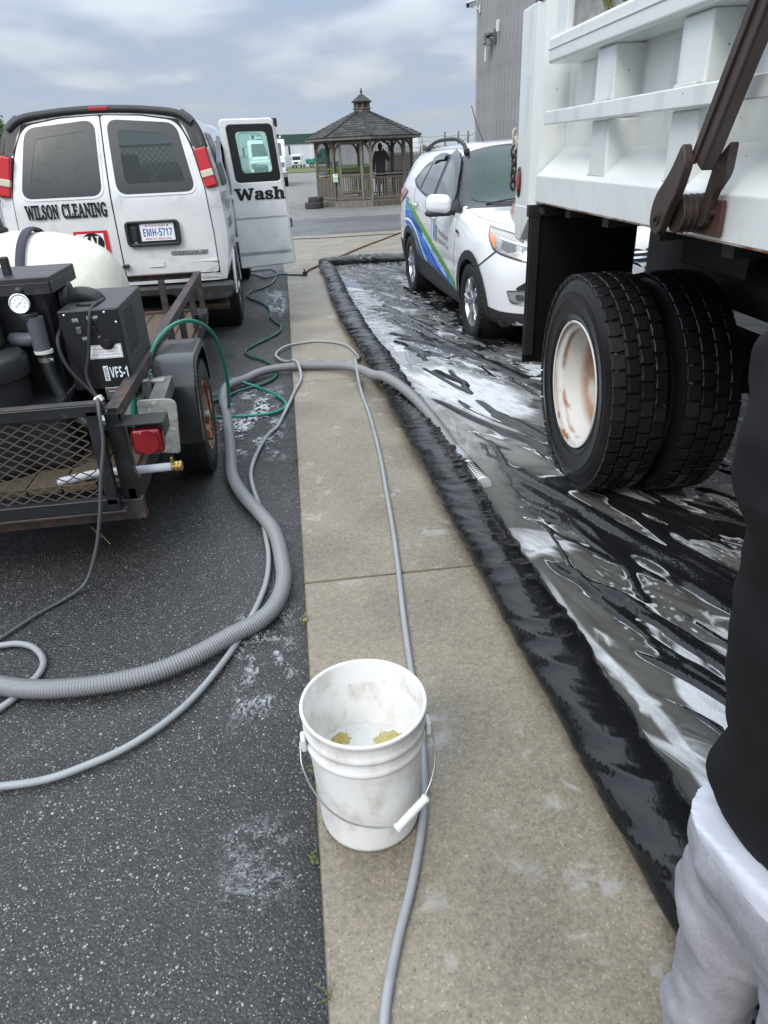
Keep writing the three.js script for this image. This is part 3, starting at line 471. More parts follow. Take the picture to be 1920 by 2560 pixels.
single('rubber_hose', 'rust orange hose running from the walk across the apron behind the car', 'hose', [tube([[0.352, 0.02, -11.36], [0.392, 0.02, -11.654], [0.555, 0.015, -12.1], [0.767, 0.013, -12.528], [1.138, 0.013, -13.378], [1.637, 0.013, -14.452], [2.201, 0.013, -15.551], [2.772, 0.013, -16.682], [3.58, 0, -18.205]], 0.016, 120, 8)], std(0.24, 0.09, 0.05, { roughness: 0.5, map: T.dirt }));
single('power_cord', 'thin dark cord lying along the back of the concrete apron', 'cord', [tube([[-0.3, 0.006, -16.6], [0.374, 0.006, -16.598], [0.899, 0.006, -16.47], [1.612, 0.006, -16.49], [2.733, 0.006, -16.456], [4.5, 0.006, -16.4]], 0.008, 80, 6)], mCord);
single('straw', 'pale dry stalk of straw on the asphalt behind the trailer', 'straw', [tube([[-1.12, -0.006, -3.37], [-1.05, 0.004, -3.27], [-0.985, -0.006, -3.17]], 0.0028, 12, 5), tube([[-1.11, 0, -3.36], [-1.06, 0.012, -3.26], [-1.03, 0.004, -3.22]], 0.0015, 8, 4)], std(0.45, 0.38, 0.16, { roughness: 0.8 }));

// ---------------------------------------------------------------- the bucket
{
  const b = thing('bucket', 'dirty white plastic bucket with a wire handle standing on the edge of the walk', 'bucket', [0.093, 0.002, -1.37]); b.scale.setScalar(1.035);
  const mB = std(0.74, 0.745, 0.735, { roughness: 0.45, map: T.soft });
  T.bucket = tex(1024, 512, (u, v) => {
    const n = fbm(u * 10, v * 5, 6, 10, 2), f = fbm(u * 40, v * 14, 4, 40, 6), st = sstep(0.46, 0.7, n * 0.7 + f * 0.35), sc = sstep(0.8, 0.95, 1 - Math.abs(2 * fbm(u * 26, v * 18, 3, 26, 15) - 1)), c = cells(u * 120, v * 60, 120), sp = c[1] > 0.985 && c[0] < 0.12 ? 0.4 : 1;
    const k = (1 - 0.17 * st * (0.4 + f) - 0.07 * sc * sstep(0.4, 0.6, n) + 0.06 * (f - 0.5)) * sp * 1.03; return [0.76 * k, 0.755 * k * (1 - 0.03 * st), 0.74 * k * (1 - 0.08 * st)];
  });
  const mD = std(1, 1, 1, { map: T.bucket, roughness: 0.42 });
  const prof = [[0, 0], [0.122, 0], [0.13, 0.006], [0.1335, 0.02], [0.142, 0.2], [0.147, 0.292], [0.1525, 0.294], [0.1545, 0.3], [0.154, 0.312], [0.1485, 0.315], [0.149, 0.337], [0.1545, 0.339], [0.156, 0.345], [0.155, 0.357], [0.1505, 0.36], [0.1525, 0.386], [0.1575, 0.389], [0.159, 0.396], [0.157, 0.402], [0.152, 0.402], [0.1495, 0.397], [0.1485, 0.36], [0.143, 0.29], [0.13, 0.03], [0.126, 0.014], [0, 0.012]];
  const g = lathe(prof, 72); { const p = g.attributes.position, uv = g.attributes.uv; for (let i = 0; i < p.count; i++) { const inn = Math.floor(i % prof.length) > 19; uv.setXY(i, uv.getX(i), p.getY(i) / 0.41 * 0.62 + (inn ? 0.5 : 0)); } } part('shell', [g], mD, b, { uv: false });
  const rim = new THREE.TorusGeometry(0.1555, 0.0042, 8, 72).rotateX(PI / 2).translate(0, 0.398, 0); part('rim', [rim], mB, b);
  for (const s of [-1, 1]) part('handle_ear', [rb(0.014, 0.042, 0.036, 0.006, s * 0.1575, 0.318, 0.028)], mB, b);
  part('wire_handle', [tube([[-0.166, 0.318, 0.03], [-0.165, 0.28, 0.075], [-0.13, 0.215, 0.125], [-0.07, 0.167, 0.158], [0.01, 0.143, 0.17], [0.048, 0.143, 0.166], [0.11, 0.168, 0.14], [0.145, 0.2, 0.11], [0.166, 0.25, 0.075], [0.166, 0.318, 0.03]], 0.0023, 90, 7)], M.steel, b);
  const gr = lathe([[0, -0.055], [0.01, -0.055], [0.0125, -0.05], [0.0125, -0.046], [0.0105, -0.043], [0.0105, -0.003], [0.012, 0], [0.0105, 0.003], [0.0105, 0.043], [0.0125, 0.046], [0.0125, 0.05], [0.01, 0.055], [0, 0.055]], 18); const dir = V(0.09, 0.042, -0.05).normalize(); gr.applyMatrix4(new THREE.Matrix4().makeRotationFromQuaternion(new THREE.Quaternion().setFromUnitVectors(V(0, 1, 0), dir)));
  part('grip', [gr.translate(0.09, 0.156, 0.152)], mB, b);
  const fg = new THREE.CircleGeometry(0.137, 48, 0).rotateX(-PI / 2); { const q = new THREE.PlaneGeometry(0.28, 0.28, 60, 60).rotateX(-PI / 2), p = q.attributes.position; for (let i = 0; i < p.count; i++) { let x = p.getX(i), z = p.getZ(i); const r = Math.hypot(x, z); if (r > 0.1402) { x *= 0.1402 / r; z *= 0.1402 / r; } p.setXYZ(i, x, 0.198 + 0.006 * n3(x * 40, 3, z * 40) + 0.004 * n3(x * 110, 7, z * 110), z); } q.computeVertexNormals(); part('suds', [q], std(0.7, 0.71, 0.7, { roughness: 0.5, map: T.soft }), b, { kind: 'stuff' }); }
  const sponge = (x, z, w, d, h, ry, s) => { const q = new THREE.SphereGeometry(1, 40, 28), p = q.attributes.position; for (let i = 0; i < p.count; i++) { const v = V(p.getX(i), p.getY(i), p.getZ(i)), k = 1 + 0.16 * n3(v.x * 5 + s, v.y * 5, v.z * 5) + 0.22 * n3(v.x * 10, v.y * 10 + s, v.z * 10); p.setXYZ(i, v.x * w * k, v.y * h * k, v.z * d * k); } q.computeVertexNormals(); return q.rotateY(ry).translate(x, 0.19, z); };
  const sp = thing('sponge', 'yellow wash sponge floating in suds at one side of the bucket', 'sponge', [0.088, 0.002, -1.38]); part('sponge_body', [sponge(-0.058, -0.07, 0.036, 0.034, 0.024, 0.4, 3)], std(0.5, 0.43, 0.14, { roughness: 0.9, map: T.dirt }), sp);
  const s2 = thing('sponge', 'larger yellow wash mitt half sunk in suds inside the bucket', 'sponge', [0.088, 0.002, -1.38]); part('sponge_body', [sponge(0.068, -0.052, 0.055, 0.034, 0.022, 0.5, 9)], std(0.55, 0.49, 0.22, { roughness: 0.9, map: T.dirt }), s2);
}
// ---------------------------------------------------------------- white work van
const tyreProfile = (R, w, rr) => { const h = w / 2; return [[rr, -h * 0.72], [rr + (R - rr) * 0.25, -h * 0.95], [rr + (R - rr) * 0.6, -h], [R * 0.955, -h * 0.92], [R * 0.985, -h * 0.8], [R, -h * 0.62], [R, -h * 0.3], [R * 0.985, -h * 0.27], [R * 0.985, -h * 0.2], [R, -h * 0.17], [R, h * 0.17], [R * 0.985, h * 0.2], [R * 0.985, h * 0.27], [R, h * 0.3], [R, h * 0.62], [R * 0.985, h * 0.8], [R * 0.955, h * 0.92], [rr + (R - rr) * 0.6, h], [rr + (R - rr) * 0.25, h * 0.95], [rr, h * 0.72]]; };
function lugs(R, w, n, wl, hh, skew = 0.3) {                       // tread blocks on the shoulder of a tyre (axis x)
  const out = []; for (let i = 0; i < n; i++) for (const s of [-1, 1]) { const a = (i + (s > 0 ? 0.5 : 0)) / n * PI * 2, g = new THREE.BoxGeometry(w * 0.2, hh, wl); g.rotateY(s * skew); g.translate(s * w * 0.37, R, 0); g.rotateX(a); out.push(g); } return mg(out);
}
function fat(x, s, size, cx, cy2, wide) { x.font = `bold ${size}px serif`; x.textAlign = 'center'; x.textBaseline = 'middle'; x.lineJoin = 'round'; x.save(); x.translate(cx, cy2); x.scale(wide / x.measureText(s).width, 1); x.fillStyle = x.strokeStyle = '#0b0b0c'; x.lineWidth = size * 0.07; x.fillText(s, 0, 0); x.strokeText(s, 0, 0); x.restore(); }
const mPaint = std(0.80, 0.81, 0.825, { roughness: 0.22, map: T.soft, clearcoat: 0.6, clearcoatRoughness: 0.08 });
const mGlass = std(0.10, 0.12, 0.115, { roughness: 0.04, specularIntensity: 0.6, transmission: 0.78, thickness: 0, ior: 1.5 });
const mGlassFog = std(0.065, 0.08, 0.078, { roughness: 0.22, transmission: 0.3, map: T.dirt, thickness: 0 });
const mGlassDark = std(0.012, 0.014, 0.016, { roughness: 0.03, clearcoat: 1 });
const mFrit = std(0.03, 0.031, 0.034, { roughness: 0.3 }), mTrim = std(0.035, 0.036, 0.038, { roughness: 0.5, map: T.grimy });
{
  const van = thing('work_van', 'white panel van with black roof trim, lettered back doors and its side door swung open', 'van', [-1.47, 0, -7.2]);
  const half = [[0.93, 0.62], [0.965, 0.78], [0.985, 1.0], [0.975, 1.3], [0.95, 1.5], [0.89, 1.78], [0.815, 1.97], [0.70, 2.055], [0.45, 2.1], [0, 2.125]];
  const lean = (y) => (y > 1.36 ? -0.26 * Math.pow((y - 1.36) / 0.76, 1.25) : 0) - (y < 0.75 ? (0.75 - y) * 0.1 : 0);
  // back plane of the body with rounded upright corners
  const back = (x, y) => { const hw = crAt(half.map((p) => p[0]), clamp((half.findIndex((p) => p[1] >= y) - 0.5) / 9)), k = clamp((Math.abs(x) - 0.80) / 0.18); return lean(y) - 0.05 * k * k - 0.012 * Math.pow(Math.abs(x), 2) - 0.03 * sstep(2.03, 2.12, y); };
  const outline = new THREE.Shape(); { const R = []; for (let i = 0; i <= 60; i++) { const v = i / 60; R.push([crAt(half.map((p) => p[0]), v), crAt(half.map((p) => p[1]), v)]); } outline.moveTo(...R[0]); for (const p of R.slice(1)) outline.lineTo(...p); for (const p of R.slice(0, -1).reverse()) outline.lineTo(-p[0], p[1]); outline.closePath(); }
  const hole = (pts, r) => rpoly(pts, r).getPoints(8);
  const winL = [[-0.73, 1.445], [-0.10, 1.445], [-0.085, 1.985], [-0.62, 1.935]], winR = winL.map(([x, y]) => [-x, y]).reverse();
  outline.holes.push(new THREE.Path(hole(winL, 0.07)), new THREE.Path(hole(winR, 0.07)));
  const bend = (shape, off = 0, edge = 0.06) => { let g = new THREE.ShapeGeometry(shape, 8); g = new TessellateModifier(edge, 7).modify(g.toNonIndexed()); const p = g.attributes.position; for (let i = 0; i < p.count; i++) p.setZ(i, back(p.getX(i), p.getY(i)) + off); g = mergeVertices(g.deleteAttribute('normal') && g, 1e-4); g.computeVertexNormals(); return g; };
  const sideSt = [];
  const zs = [0.0, -0.4, -1.4, -2.6, -3.7, -4.15, -4.6, -5.0, -5.35, -5.6];
  zs.forEach((z, i) => {
    const p = half.map(([x, y]) => [x, y]);
    if (i === 6) { for (let k = 5; k < 10; k++) p[k][1] = 1.5 + (p[k][1] - 1.5) * 0.5; }
    if (i >= 7) { const top = [0, 0, 0, 0, 0, 0, 0, 1.28, 1.15, 1.0][i]; for (let k = 0; k < 10; k++) { p[k][1] = 0.55 + (p[k][1] - 0.62) / 1.5 * (top - 0.5) * 1.05; p[k][0] *= [0, 0, 0, 0, 0, 0, 0, 0.98, 0.95, 0.88][i]; } }
    sideSt.push({ z, p });
  });
  const arch = (z, y, az) => Math.hypot(z - az, y - 0.37) < 0.45;
  let side = loft(sideSt, 130, 56, (x, y, z) => (arch(z, y, -1.15) || arch(z, y, -4.55)) && Math.abs(x) > 0.5 || (z < -1.62 && z > -2.74 && x > 0.5 && y < 1.99 && y > 0.62 && false));
  // bring the loft's back edge onto the back plane
  { const p = side.attributes.position; for (let i = 0; i < p.count; i++) { const z = p.getZ(i); if (z > -0.41) { const y = p.getY(i), x = p.getX(i), k = clamp((z + 0.4) / 0.4); p.setZ(i, z + k * back(x, y)); } } side.computeVertexNormals(); side = mergeVertices(side.deleteAttribute('uv').deleteAttribute('normal'), 1e-4); side.computeVertexNormals(); }
  // the doorway on the kerb side is an opening: cut those faces out
  { const ix = side.index.array, p = side.attributes.position, keep = []; for (let i = 0; i < ix.length; i += 3) { const cx = (p.getX(ix[i]) + p.getX(ix[i + 1]) + p.getX(ix[i + 2])) / 3, cyy = (p.getY(ix[i]) + p.getY(ix[i + 1]) + p.getY(ix[i + 2])) / 3, cz = (p.getZ(ix[i]) + p.getZ(ix[i + 1]) + p.getZ(ix[i + 2])) / 3; const door = cx > 0.5 && cz < -1.78 && cz > -2.95 && cyy < 1.97, wind = cz < -3.95 && cz > -4.75 && cyy > 1.42 && Math.abs(cx) < 0.78; if (!door && !wind) keep.push(ix[i], ix[i + 1], ix[i + 2]); } side.setIndex(keep); }
  const body = part('body', [side, bend(outline)], mPaint, van);
  part('floor', [bx(1.8, 0.06, 5.1, 0, 0.60, -2.7), bx(1.2, 0.2, 5.0, 0, 0.46, -2.7)], M.darkVoid, van);
  // black cap round the top of the back doors, and the two corner pieces
  const capPts = [[-0.86, 1.79], [-0.80, 1.96], [-0.69, 2.035], [-0.45, 2.075], [0, 2.098], [0.45, 2.075], [0.69, 2.035], [0.80, 1.96], [0.86, 1.79]];
  const crvTop = new THREE.CatmullRomCurve3(capPts.slice(1, 8).map((p) => V(p[0], p[1], back(p[0], p[1]) + 0.012)));
  { const g = new THREE.TubeGeometry(crvTop, 60, 0.036, 8); g.scale(1, 1, 1); part('roof_trim', [g], mTrim, van); }
  for (const s of [-1, 1]) {
    const corner = rpoly([[s * 0.785, 1.765], [s * 0.885, 1.765], [s * 0.855, 1.9], [s * 0.79, 2.02], [s * 0.69, 2.06], [s * 0.66, 2.015], [s * 0.73, 1.93]], 0.03);
    const c = new THREE.CatmullRomCurve3([[0.70, 2.045], [0.775, 1.985], [0.835, 1.88], [0.868, 1.765]].map((p) => V(s * p[0], p[1], back(s * 0.83, p[1]) - 0.03)));
    part('corner_trim', [bend(corner, 0.016), new THREE.TubeGeometry(c, 24, 0.045, 10)], mTrim, van);
    const lamp = new THREE.Group(); lamp.name = 'tail_light'; van.add(lamp); const zc = (y) => back(s * 0.86, y) - 0.03;
    part('lens', [rb(0.108, 0.33, 0.13, 0.016, s * 0.874, 1.592, zc(1.59) + 0.022, -0.13, 0, s * 0.2)], std(0.5, 0.012, 0.02, { roughness: 0.3, clearcoat: 0.3 }), lamp);
    part('reverse_lens', [rb(0.11, 0.06, 0.134, 0.008, s * 0.884, 1.545, zc(1.545) + 0.022, -0.13, 0, s * 0.2)], std(0.6, 0.53, 0.42, { roughness: 0.2, clearcoat: 0.8 }), lamp);
    part('housing', [rb(0.12, 0.345, 0.1, 0.018, s * 0.874, 1.592, zc(1.59) + 0.006, -0.13, 0, s * 0.2)], std(0.1, 0.01, 0.012, { roughness: 0.3 }), lamp);
  }
  const brake = new THREE.Group(); brake.name = 'high_brake_light'; van.add(brake);
  part('lens', [rb(0.17, 0.032, 0.05, 0.008, 0, 2.103, back(0, 2.1) + 0.03)], M.red, brake); part('bezel', [rb(0.25, 0.042, 0.04, 0.008, 0, 2.102, back(0, 2.1) + 0.018)], M.blackPlastic, brake);
  // back doors with their windows
  const dz = (x, y) => back(x, y);
  for (const s of [-1, 1]) {
    const d = new THREE.Group(); d.name = 'back_door'; van.add(d);
    const panel = rpoly([[s * 0.006, 0.70], [s * 0.87, 0.70], [s * 0.865, 1.05], [s * 0.84, 1.43], [s * 0.765, 1.78, 0.1], [s * 0.665, 1.985, 0.1], [s * 0.35, 2.035], [s * 0.006, 2.05]], 0.03);
    panel.holes.push(new THREE.Path(hole(s < 0 ? winL : winR, 0.07))); part('door_panel', [bend(panel, 0.006)], mPaint, d);
    const seam = new THREE.Shape([[s * 0.0, 0.69], [s * 0.878, 0.69], [s * 0.873, 1.05], [s * 0.848, 1.43], [s * 0.775, 1.79], [s * 0.675, 2.0], [s * 0.35, 2.048], [s * 0.0, 2.06]].map((p) => new THREE.Vector2(...p))); seam.holes.push(new THREE.Path(hole(s < 0 ? winL : winR, 0.07)));
    part('door_gap', [bend(seam, 0.002)], M.seam, d);
    const w = s < 0 ? winL : winR, grow = (k) => w.map(([x, y]) => { const cx = s * 0.4, cy2 = 1.7; return [x + Math.sign(x - cx) * k, y + Math.sign(y - cy2) * k]; });
    const fr = rpoly(grow(0.035), 0.1); fr.holes.push(new THREE.Path(hole(grow(-0.05), 0.05))); part('window_seal', [bend(fr, 0.012)], mFrit, d);
    const rim2 = rpoly(grow(0.055), 0.11); rim2.holes.push(new THREE.Path(hole(grow(0.03), 0.1))); part('window_frame', [bend(rim2, 0.011)], mPaint, d);
    part('window', [bend(rpoly(grow(-0.04), 0.05), 0.009)], s < 0 ? mGlassFog : mGlass, d, s < 0 ? { label: 'fogged window of the back door with condensation' } : {});
  }
  // pressings, handle with number plate, badge, lettering
  const flat = (x, y, o = 0.012) => [x, y, dz(x, y) + o];
  part('pressed_ridge', [bar(V(-0.87, 0.805, dz(-0.8, 0.8) + 0.004), V(0.87, 0.805, dz(0.8, 0.8) + 0.004), 0.012, 0.02)], mPaint, van);
  const hb = new THREE.Group(); hb.name = 'plate_holder'; van.add(hb);
  part('surround', [extr(rrect(0.075, 0.965, 0.565, 1.185, 0.045), 0.03, 0.008, [rrect(0.105, 0.99, 0.54, 1.162, 0.025).getPoints(6)]), extr(rrect(0.09, 0.98, 0.55, 1.17, 0.03), 0.008, 0)], M.blackPlastic, hb, { pos: [0, 0, dz(0.3, 1.07) + 0.012] });
  part('door_handle', [rb(0.05, 0.13, 0.03, 0.012, 0.155, 1.075, dz(0.1, 1.07) + 0.03)], M.blackPlastic, hb);
  part('lock', [cy(0.014, 0.014, 0.02, 0.155, 1.0, dz(0.1, 1.07) + 0.03, 'z', 14)], M.steel, hb);
  part('number_plate', [rb(0.308, 0.155, 0.006, 0.003, 0.362, 1.085, dz(0.35, 1.08) + 0.026)], std(0.75, 0.76, 0.77, { roughness: 0.35 }), hb);
  sheet('plate_print', 0.3, 0.148, 1200, (x, W, H) => {
    x.fillStyle = '#e9edf0'; x.fillRect(0, 0, W, H); words(x, 'EMH-5717', `bold ${H * 0.62}px sans-serif`, W / 2, H * 0.53, W * 0.9, '#20409a'); words(x, 'First in Flight', `bold ${H * 0.15}px serif`, W / 2, H * 0.13, W * 0.5, '#b02030'); words(x, 'NORTH CAROLINA', `bold ${H * 0.16}px sans-serif`, W / 2, H * 0.9, W * 0.8, '#b02030');
    x.fillStyle = '#333'; for (const px of [0.18, 0.82]) { x.beginPath(); x.arc(W * px, H * 0.13, H * 0.05, 0, 7); x.fill(); }
  }, hb, [0.362, 1.085, dz(0.35, 1.08) + 0.0305]);
  sheet('badge', 0.36, 0.05, 1400, (x, W, H) => { x.lineWidth = H * 0.16; x.strokeStyle = '#3c3f42'; x.lineJoin = 'round'; x.font = `bold ${H * 0.8}px sans-serif`; x.textAlign = 'center'; x.textBaseline = 'middle'; x.save(); x.translate(W / 2, H * 0.5); const k = W * 0.94 / x.measureText('CHEVROLET').width; x.scale(k, 1); x.strokeText('CHEVROLET', 0, 0); x.fillStyle = '#9a9da0'; x.fillText('CHEVROLET', 0, 0); x.restore(); }, van, flat(0.62, 0.888, 0.013), [0, 0, 0], { rough: 0.3 });
  sheet('lettering', 0.72, 0.16, 1200, (x, W, H) => { fat(x, 'WILSON', H * 0.98, W * 0.2, H * 0.52, W * 0.39); fat(x, 'CLEANING', H * 0.98, W * 0.71, H * 0.52, W * 0.55); }, van, flat(-0.40, 1.3, 0.016), [-0.0, 0, 0]);
  sheet('emblem', 0.3, 0.225, 900, (x, W, H) => { x.fillStyle = '#c4202c'; x.fillRect(0, 0, W, H); x.fillStyle = '#eef0f2'; x.fillRect(W * 0.07, H * 0.1, W * 0.8, H * 0.74); x.fillStyle = '#0c0c0d'; x.beginPath(); x.ellipse(W * 0.52, H * 0.48, W * 0.34, H * 0.4, 0, 0, 7); x.fill(); words(x, 'W', `bold ${H * 0.82}px serif`, W * 0.5, H * 0.5, W * 0.46, '#f2f4f5'); }, van, flat(-0.24, 1.01, 0.016));
  sheet('lettering', 0.5, 0.07, 1000, (x, W, H) => words(x, '.com', `bold ${H * 1.15}px serif`, W * 0.84, H * 0.42, W * 0.3, '#0b0b0c'), van, flat(-0.32, 0.77, 0.016));
  part('sticker', [rb(0.14, 0.05, 0.002, 0.001, 0.3, 0.80, dz(0.3, 0.8) + 0.014)], std(0.7, 0.71, 0.72, { roughness: 0.5 }), van);
  part('bump_stop', [rb(0.06, 0.03, 0.05, 0.008, 0.02, 0.80, dz(0, 0.8) + 0.03)], M.blackPlastic, van);
  // bumper, tow hitch, exhaust
  const bpts = [[-0.99, 0.60], [0.99, 0.60], [1.0, 0.52], [0.95, 0.46], [0.5, 0.44], [0.42, 0.52], [-0.42, 0.52], [-0.5, 0.44], [-0.95, 0.46], [-1.0, 0.52]];
  part('bumper', [extr(rpoly(bpts, 0.04), 0.2, 0.015)], std(0.05, 0.052, 0.055, { roughness: 0.5, map: T.grimy, metalness: 0.2 }), van, { pos: [0, 0, -0.10] });
  part('bumper_step', [rb(0.86, 0.05, 0.16, 0.012, 0, 0.545, 0.02)], std(0.24, 0.23, 0.21, { roughness: 0.6, map: T.dirt }), van);
  part('exhaust', [cy(0.045, 0.045, 0.62, 0.6, 0.37, -0.1, 'x', 16)], std(0.2, 0.15, 0.1, { roughness: 0.5, metalness: 0.6, map: T.dirt }), van);
  part('hitch', [rb(0.08, 0.08, 0.5, 0.01, 0, 0.40, 0.06)], M.blackPaint, van);
  // wheels
  for (const [x, z] of [[0.86, -1.15], [-0.86, -1.15], [0.86, -4.55], [-0.86, -4.55]]) {
    const w = new THREE.Group(); w.name = 'wheel'; w.position.set(x, 0.362, z); van.add(w);
    part('tyre', [lathe(tyreProfile(0.37, 0.24, 0.21), 48).rotateZ(PI / 2)], M.rubber, w);
    part('rim', [lathe([[0.02, 0.05], [0.1, 0.07], [0.15, 0.04], [0.19, 0.08], [0.215, 0.1]], 32).rotateZ(x > 0 ? -PI / 2 : PI / 2), cy(0.2, 0.2, 0.1, 0, 0, 0, 'x', 24)], M.steel, w);
    part('hub', [cy(0.07, 0.085, 0.14, Math.sign(x) * 0.05, 0, 0, 'x', 16)], M.steel, w);
    const az = z; part('wheel_arch', [cy(0.45, 0.45, 0.5, Math.sign(x) * 0.7, 0.37, az, 'x', 24, true)], M.darkVoid, van);
    const lip = new THREE.TorusGeometry(0.455, 0.018, 6, 28, PI).rotateY(PI / 2); part('arch_lip', [pl(lip, Math.sign(x) * 0.965, 0.38, az)], mPaint, van);
  }
  // inside: mesh bulkhead, seats, hose reel, shelf bins
  part('bulkhead_frame', [bar(V(-0.85, 0.7, -3.3), V(-0.85, 1.85, -3.3), 0.03, 0.03), bar(V(0.85, 0.7, -3.3), V(0.85, 1.85, -3.3), 0.03, 0.03), bar(V(-0.85, 1.85, -3.3), V(0.85, 1.85, -3.3), 0.03, 0.03)], M.blackPaint, van);
  const wires = []; for (let i = -10; i <= 32; i++) for (const s of [1, -1]) { const x0 = -0.8 + i * 0.075, c = (t) => x0 + s * t, t0 = s > 0 ? clamp(-0.83 - x0, 0, 0.75) : clamp(x0 - 0.83, 0, 0.75), t1 = s > 0 ? clamp(0.83 - x0, 0, 0.75) : clamp(x0 + 0.83, 0, 0.75); if (t1 - t0 > 0.02) wires.push(bar(V(c(t0), 1.1 + t0, -3.3), V(c(t1), 1.1 + t1, -3.3), 0.006, 0.006, V(0, 0, 1), 0)); }
  part('mesh_bulkhead', [mg(wires)], M.blackPaint, van, { kind: 'stuff' });
  for (const s of [-1, 1]) part('seat', [rb(0.5, 0.75, 0.16, 0.06, s * 0.45, 1.2, -3.75, -0.12), rb(0.28, 0.2, 0.1, 0.05, s * 0.45, 1.66, -3.82), rb(0.5, 0.16, 0.5, 0.05, s * 0.45, 0.85, -3.95)], std(0.06, 0.065, 0.07, { roughness: 0.9 }), van);
  part('hose_reel', [new THREE.TorusGeometry(0.22, 0.07, 10, 30).rotateY(0.4).translate(-0.35, 1.35, -1.2), cy(0.12, 0.12, 0.3, -0.35, 1.35, -1.2, 'x', 16), rb(0.4, 0.6, 0.4, 0.03, -0.35, 0.95, -1.2)], std(0.5, 0.5, 0.48, { roughness: 0.6, map: T.dirt }), van);
  part('storage_bin', [rb(0.5, 0.5, 0.5, 0.03, 0.35, 0.92, -1.1), rb(0.25, 0.25, 0.3, 0.03, 0.5, 1.42, -1.3), rb(0.2, 0.3, 0.2, 0.03, 0.2, 1.3, -1.4)], std(0.1, 0.11, 0.11, { roughness: 0.7, map: T.dirt }), van);
  part('storage_bin', [rb(0.16, 0.12, 0.2, 0.02, 0.42, 1.5, -0.75), rb(0.34, 0.2, 0.2, 0.02, 0.25, 1.3, -0.8)], std(0.6, 0.6, 0.56, { roughness: 0.6 }), van);
  part('windscreen', [new THREE.PlaneGeometry(1.5, 0.95).rotateX(-0.75).translate(0, 1.66, -4.3)], std(0.8, 0.9, 0.88, { roughness: 0.02, transmission: 0.95, thickness: 0 }), van);
  // kerb-side panel graphics and side window, fuel door seam
  part('side_window', [skin(body, rpoly([[-0.62, 1.42], [-1.5, 1.42], [-1.5, 1.9], [-0.7, 1.9]], 0.07), { o: V(2, 0, 0), u: V(0, 0, 1), v: V(0, 1, 0), d: V(-1, 0, 0) }, 0.006, 0.08)], mFrit, van);
  { const sp = (z, y, W2, txt, px) => sheet('lettering', W2, 0.16, 700, (x, W, H) => words(x, txt, `bold ${H * 1.05}px serif`, W / 2, H * 0.5, W * 0.95, '#0b0b0c'), van, [0.994, y, z], [0, PI / 2, 0]); sp(-0.75, 1.26, 0.75, 'Power', 1); sp(-0.75, 1.1, 0.6, 'and', 1); sp(-0.8, 0.88, 0.5, 'BSW', 1); }
  sheet('poster', 0.7, 0.42, 500, (x, W, H) => { x.fillStyle = '#dfe6ee'; x.fillRect(0, 0, W, H); for (let i = 0; i < 9; i++) { x.strokeStyle = ['#3b5c8c', '#9aa8bd', '#c65a66'][i % 3]; x.lineWidth = H * 0.05; x.beginPath(); x.moveTo(W * i / 9, 0); x.quadraticCurveTo(W * (i + 1) / 9, H * 0.5, W * i / 9, H); x.stroke(); } }, van, [0.935, 1.66, -1.08], [0.12, PI / 2, 0, 'YXZ']);
  // open side door: hinged at its rear edge, standing square to the body
  const door = new THREE.Group(); door.name = 'side_door'; door.position.set(0.985, 0, -1.78); door.rotation.y = 0.05; van.add(door);
  const ds = rpoly([[0.0, 0.47], [0.655, 0.50], [0.60, 1.4], [0.548, 2.045, 0.05], [-0.05, 2.05, 0.06], [0.0, 1.4]], 0.03); const dw = [[0.07, 1.41], [0.575, 1.415], [0.53, 1.98], [0.028, 1.985]]; ds.holes.push(new THREE.Path(hole(dw, 0.05)));
  part('door_panel', [extr(ds, 0.05, 0.012)], mPaint, door, { pos: [0, 0, -0.05] });
  const fr2 = rpoly(dw.map(([x, y]) => [x + Math.sign(x - 0.29) * 0.012, y + Math.sign(y - 1.7) * 0.012]), 0.06); fr2.holes.push(new THREE.Path(hole([[0.155, 1.50], [0.495, 1.505], [0.46, 1.915], [0.115, 1.92]], 0.05)));
  part('window_seal', [extr(fr2, 0.006, 0)], std(0.012, 0.012, 0.013, { roughness: 0.2 }), door, { pos: [0, 0, 0.001] });
  part('window', [extr(rpoly([[0.145, 1.49], [0.505, 1.495], [0.47, 1.925], [0.105, 1.93]], 0.05), 0.003, 0)], std(0.72, 0.9, 0.85, { roughness: 0.03, transmission: 0.9, thickness: 0 }), door, { pos: [0, 0, -0.004] });
  part('door_edge', [bar(V(0.64, 0.52, -0.06), V(0.59, 1.4, -0.06), 0.05, 0.06), bar(V(0.59, 1.4, -0.06), V(0.535, 2.03, -0.06), 0.05, 0.06)], mPaint, door);
  for (const q of [[0.06, 0.09, 0.07, 0.015, 0.57, 2.0, -0.07], [0.02, 0.1, 0.03, 0.005, 0.655, 0.95, -0.05]]) part('latch', [rb(...q)], M.blackPlastic, door);
  for (const q of [[0.63, 0.05], [1.02, 0.03]]) part('pressed_ridge', [bar(V(0.01, q[0], 0.006), V(0.63, q[0] + 0.01, 0.006), 0.012, q[1])], mPaint, door);
  for (const y of [1.26, 0.8]) part('hinge', [rb(0.05, 0.05, 0.04, 0.008, -0.01, y, 0)], mPaint, door);
  sheet('lettering', 0.64, 0.2, 900, (x, W, H) => { x.lineWidth = H * 0.045; x.strokeStyle = '#090909'; x.font = `bold ${H * 0.82}px serif`; x.textAlign = 'center'; x.textBaseline = 'middle'; x.save(); x.translate(W * 0.52, H * 0.52); x.scale(W * 0.9 / x.measureText('Wash').width, 1); x.fillStyle = '#090909'; x.fillText('Wash', 0, 0); x.strokeText('Wash', 0, 0); x.restore(); }, door, [0.31, 1.285, 0.006 + 0.012]);
  // the front half-door behind it, standing open too, with the mirror beyond
  const d2 = new THREE.Group(); d2.name = 'side_door'; d2.position.set(0.985, 0, -3.55); d2.rotation.y = 0.12; van.add(d2);
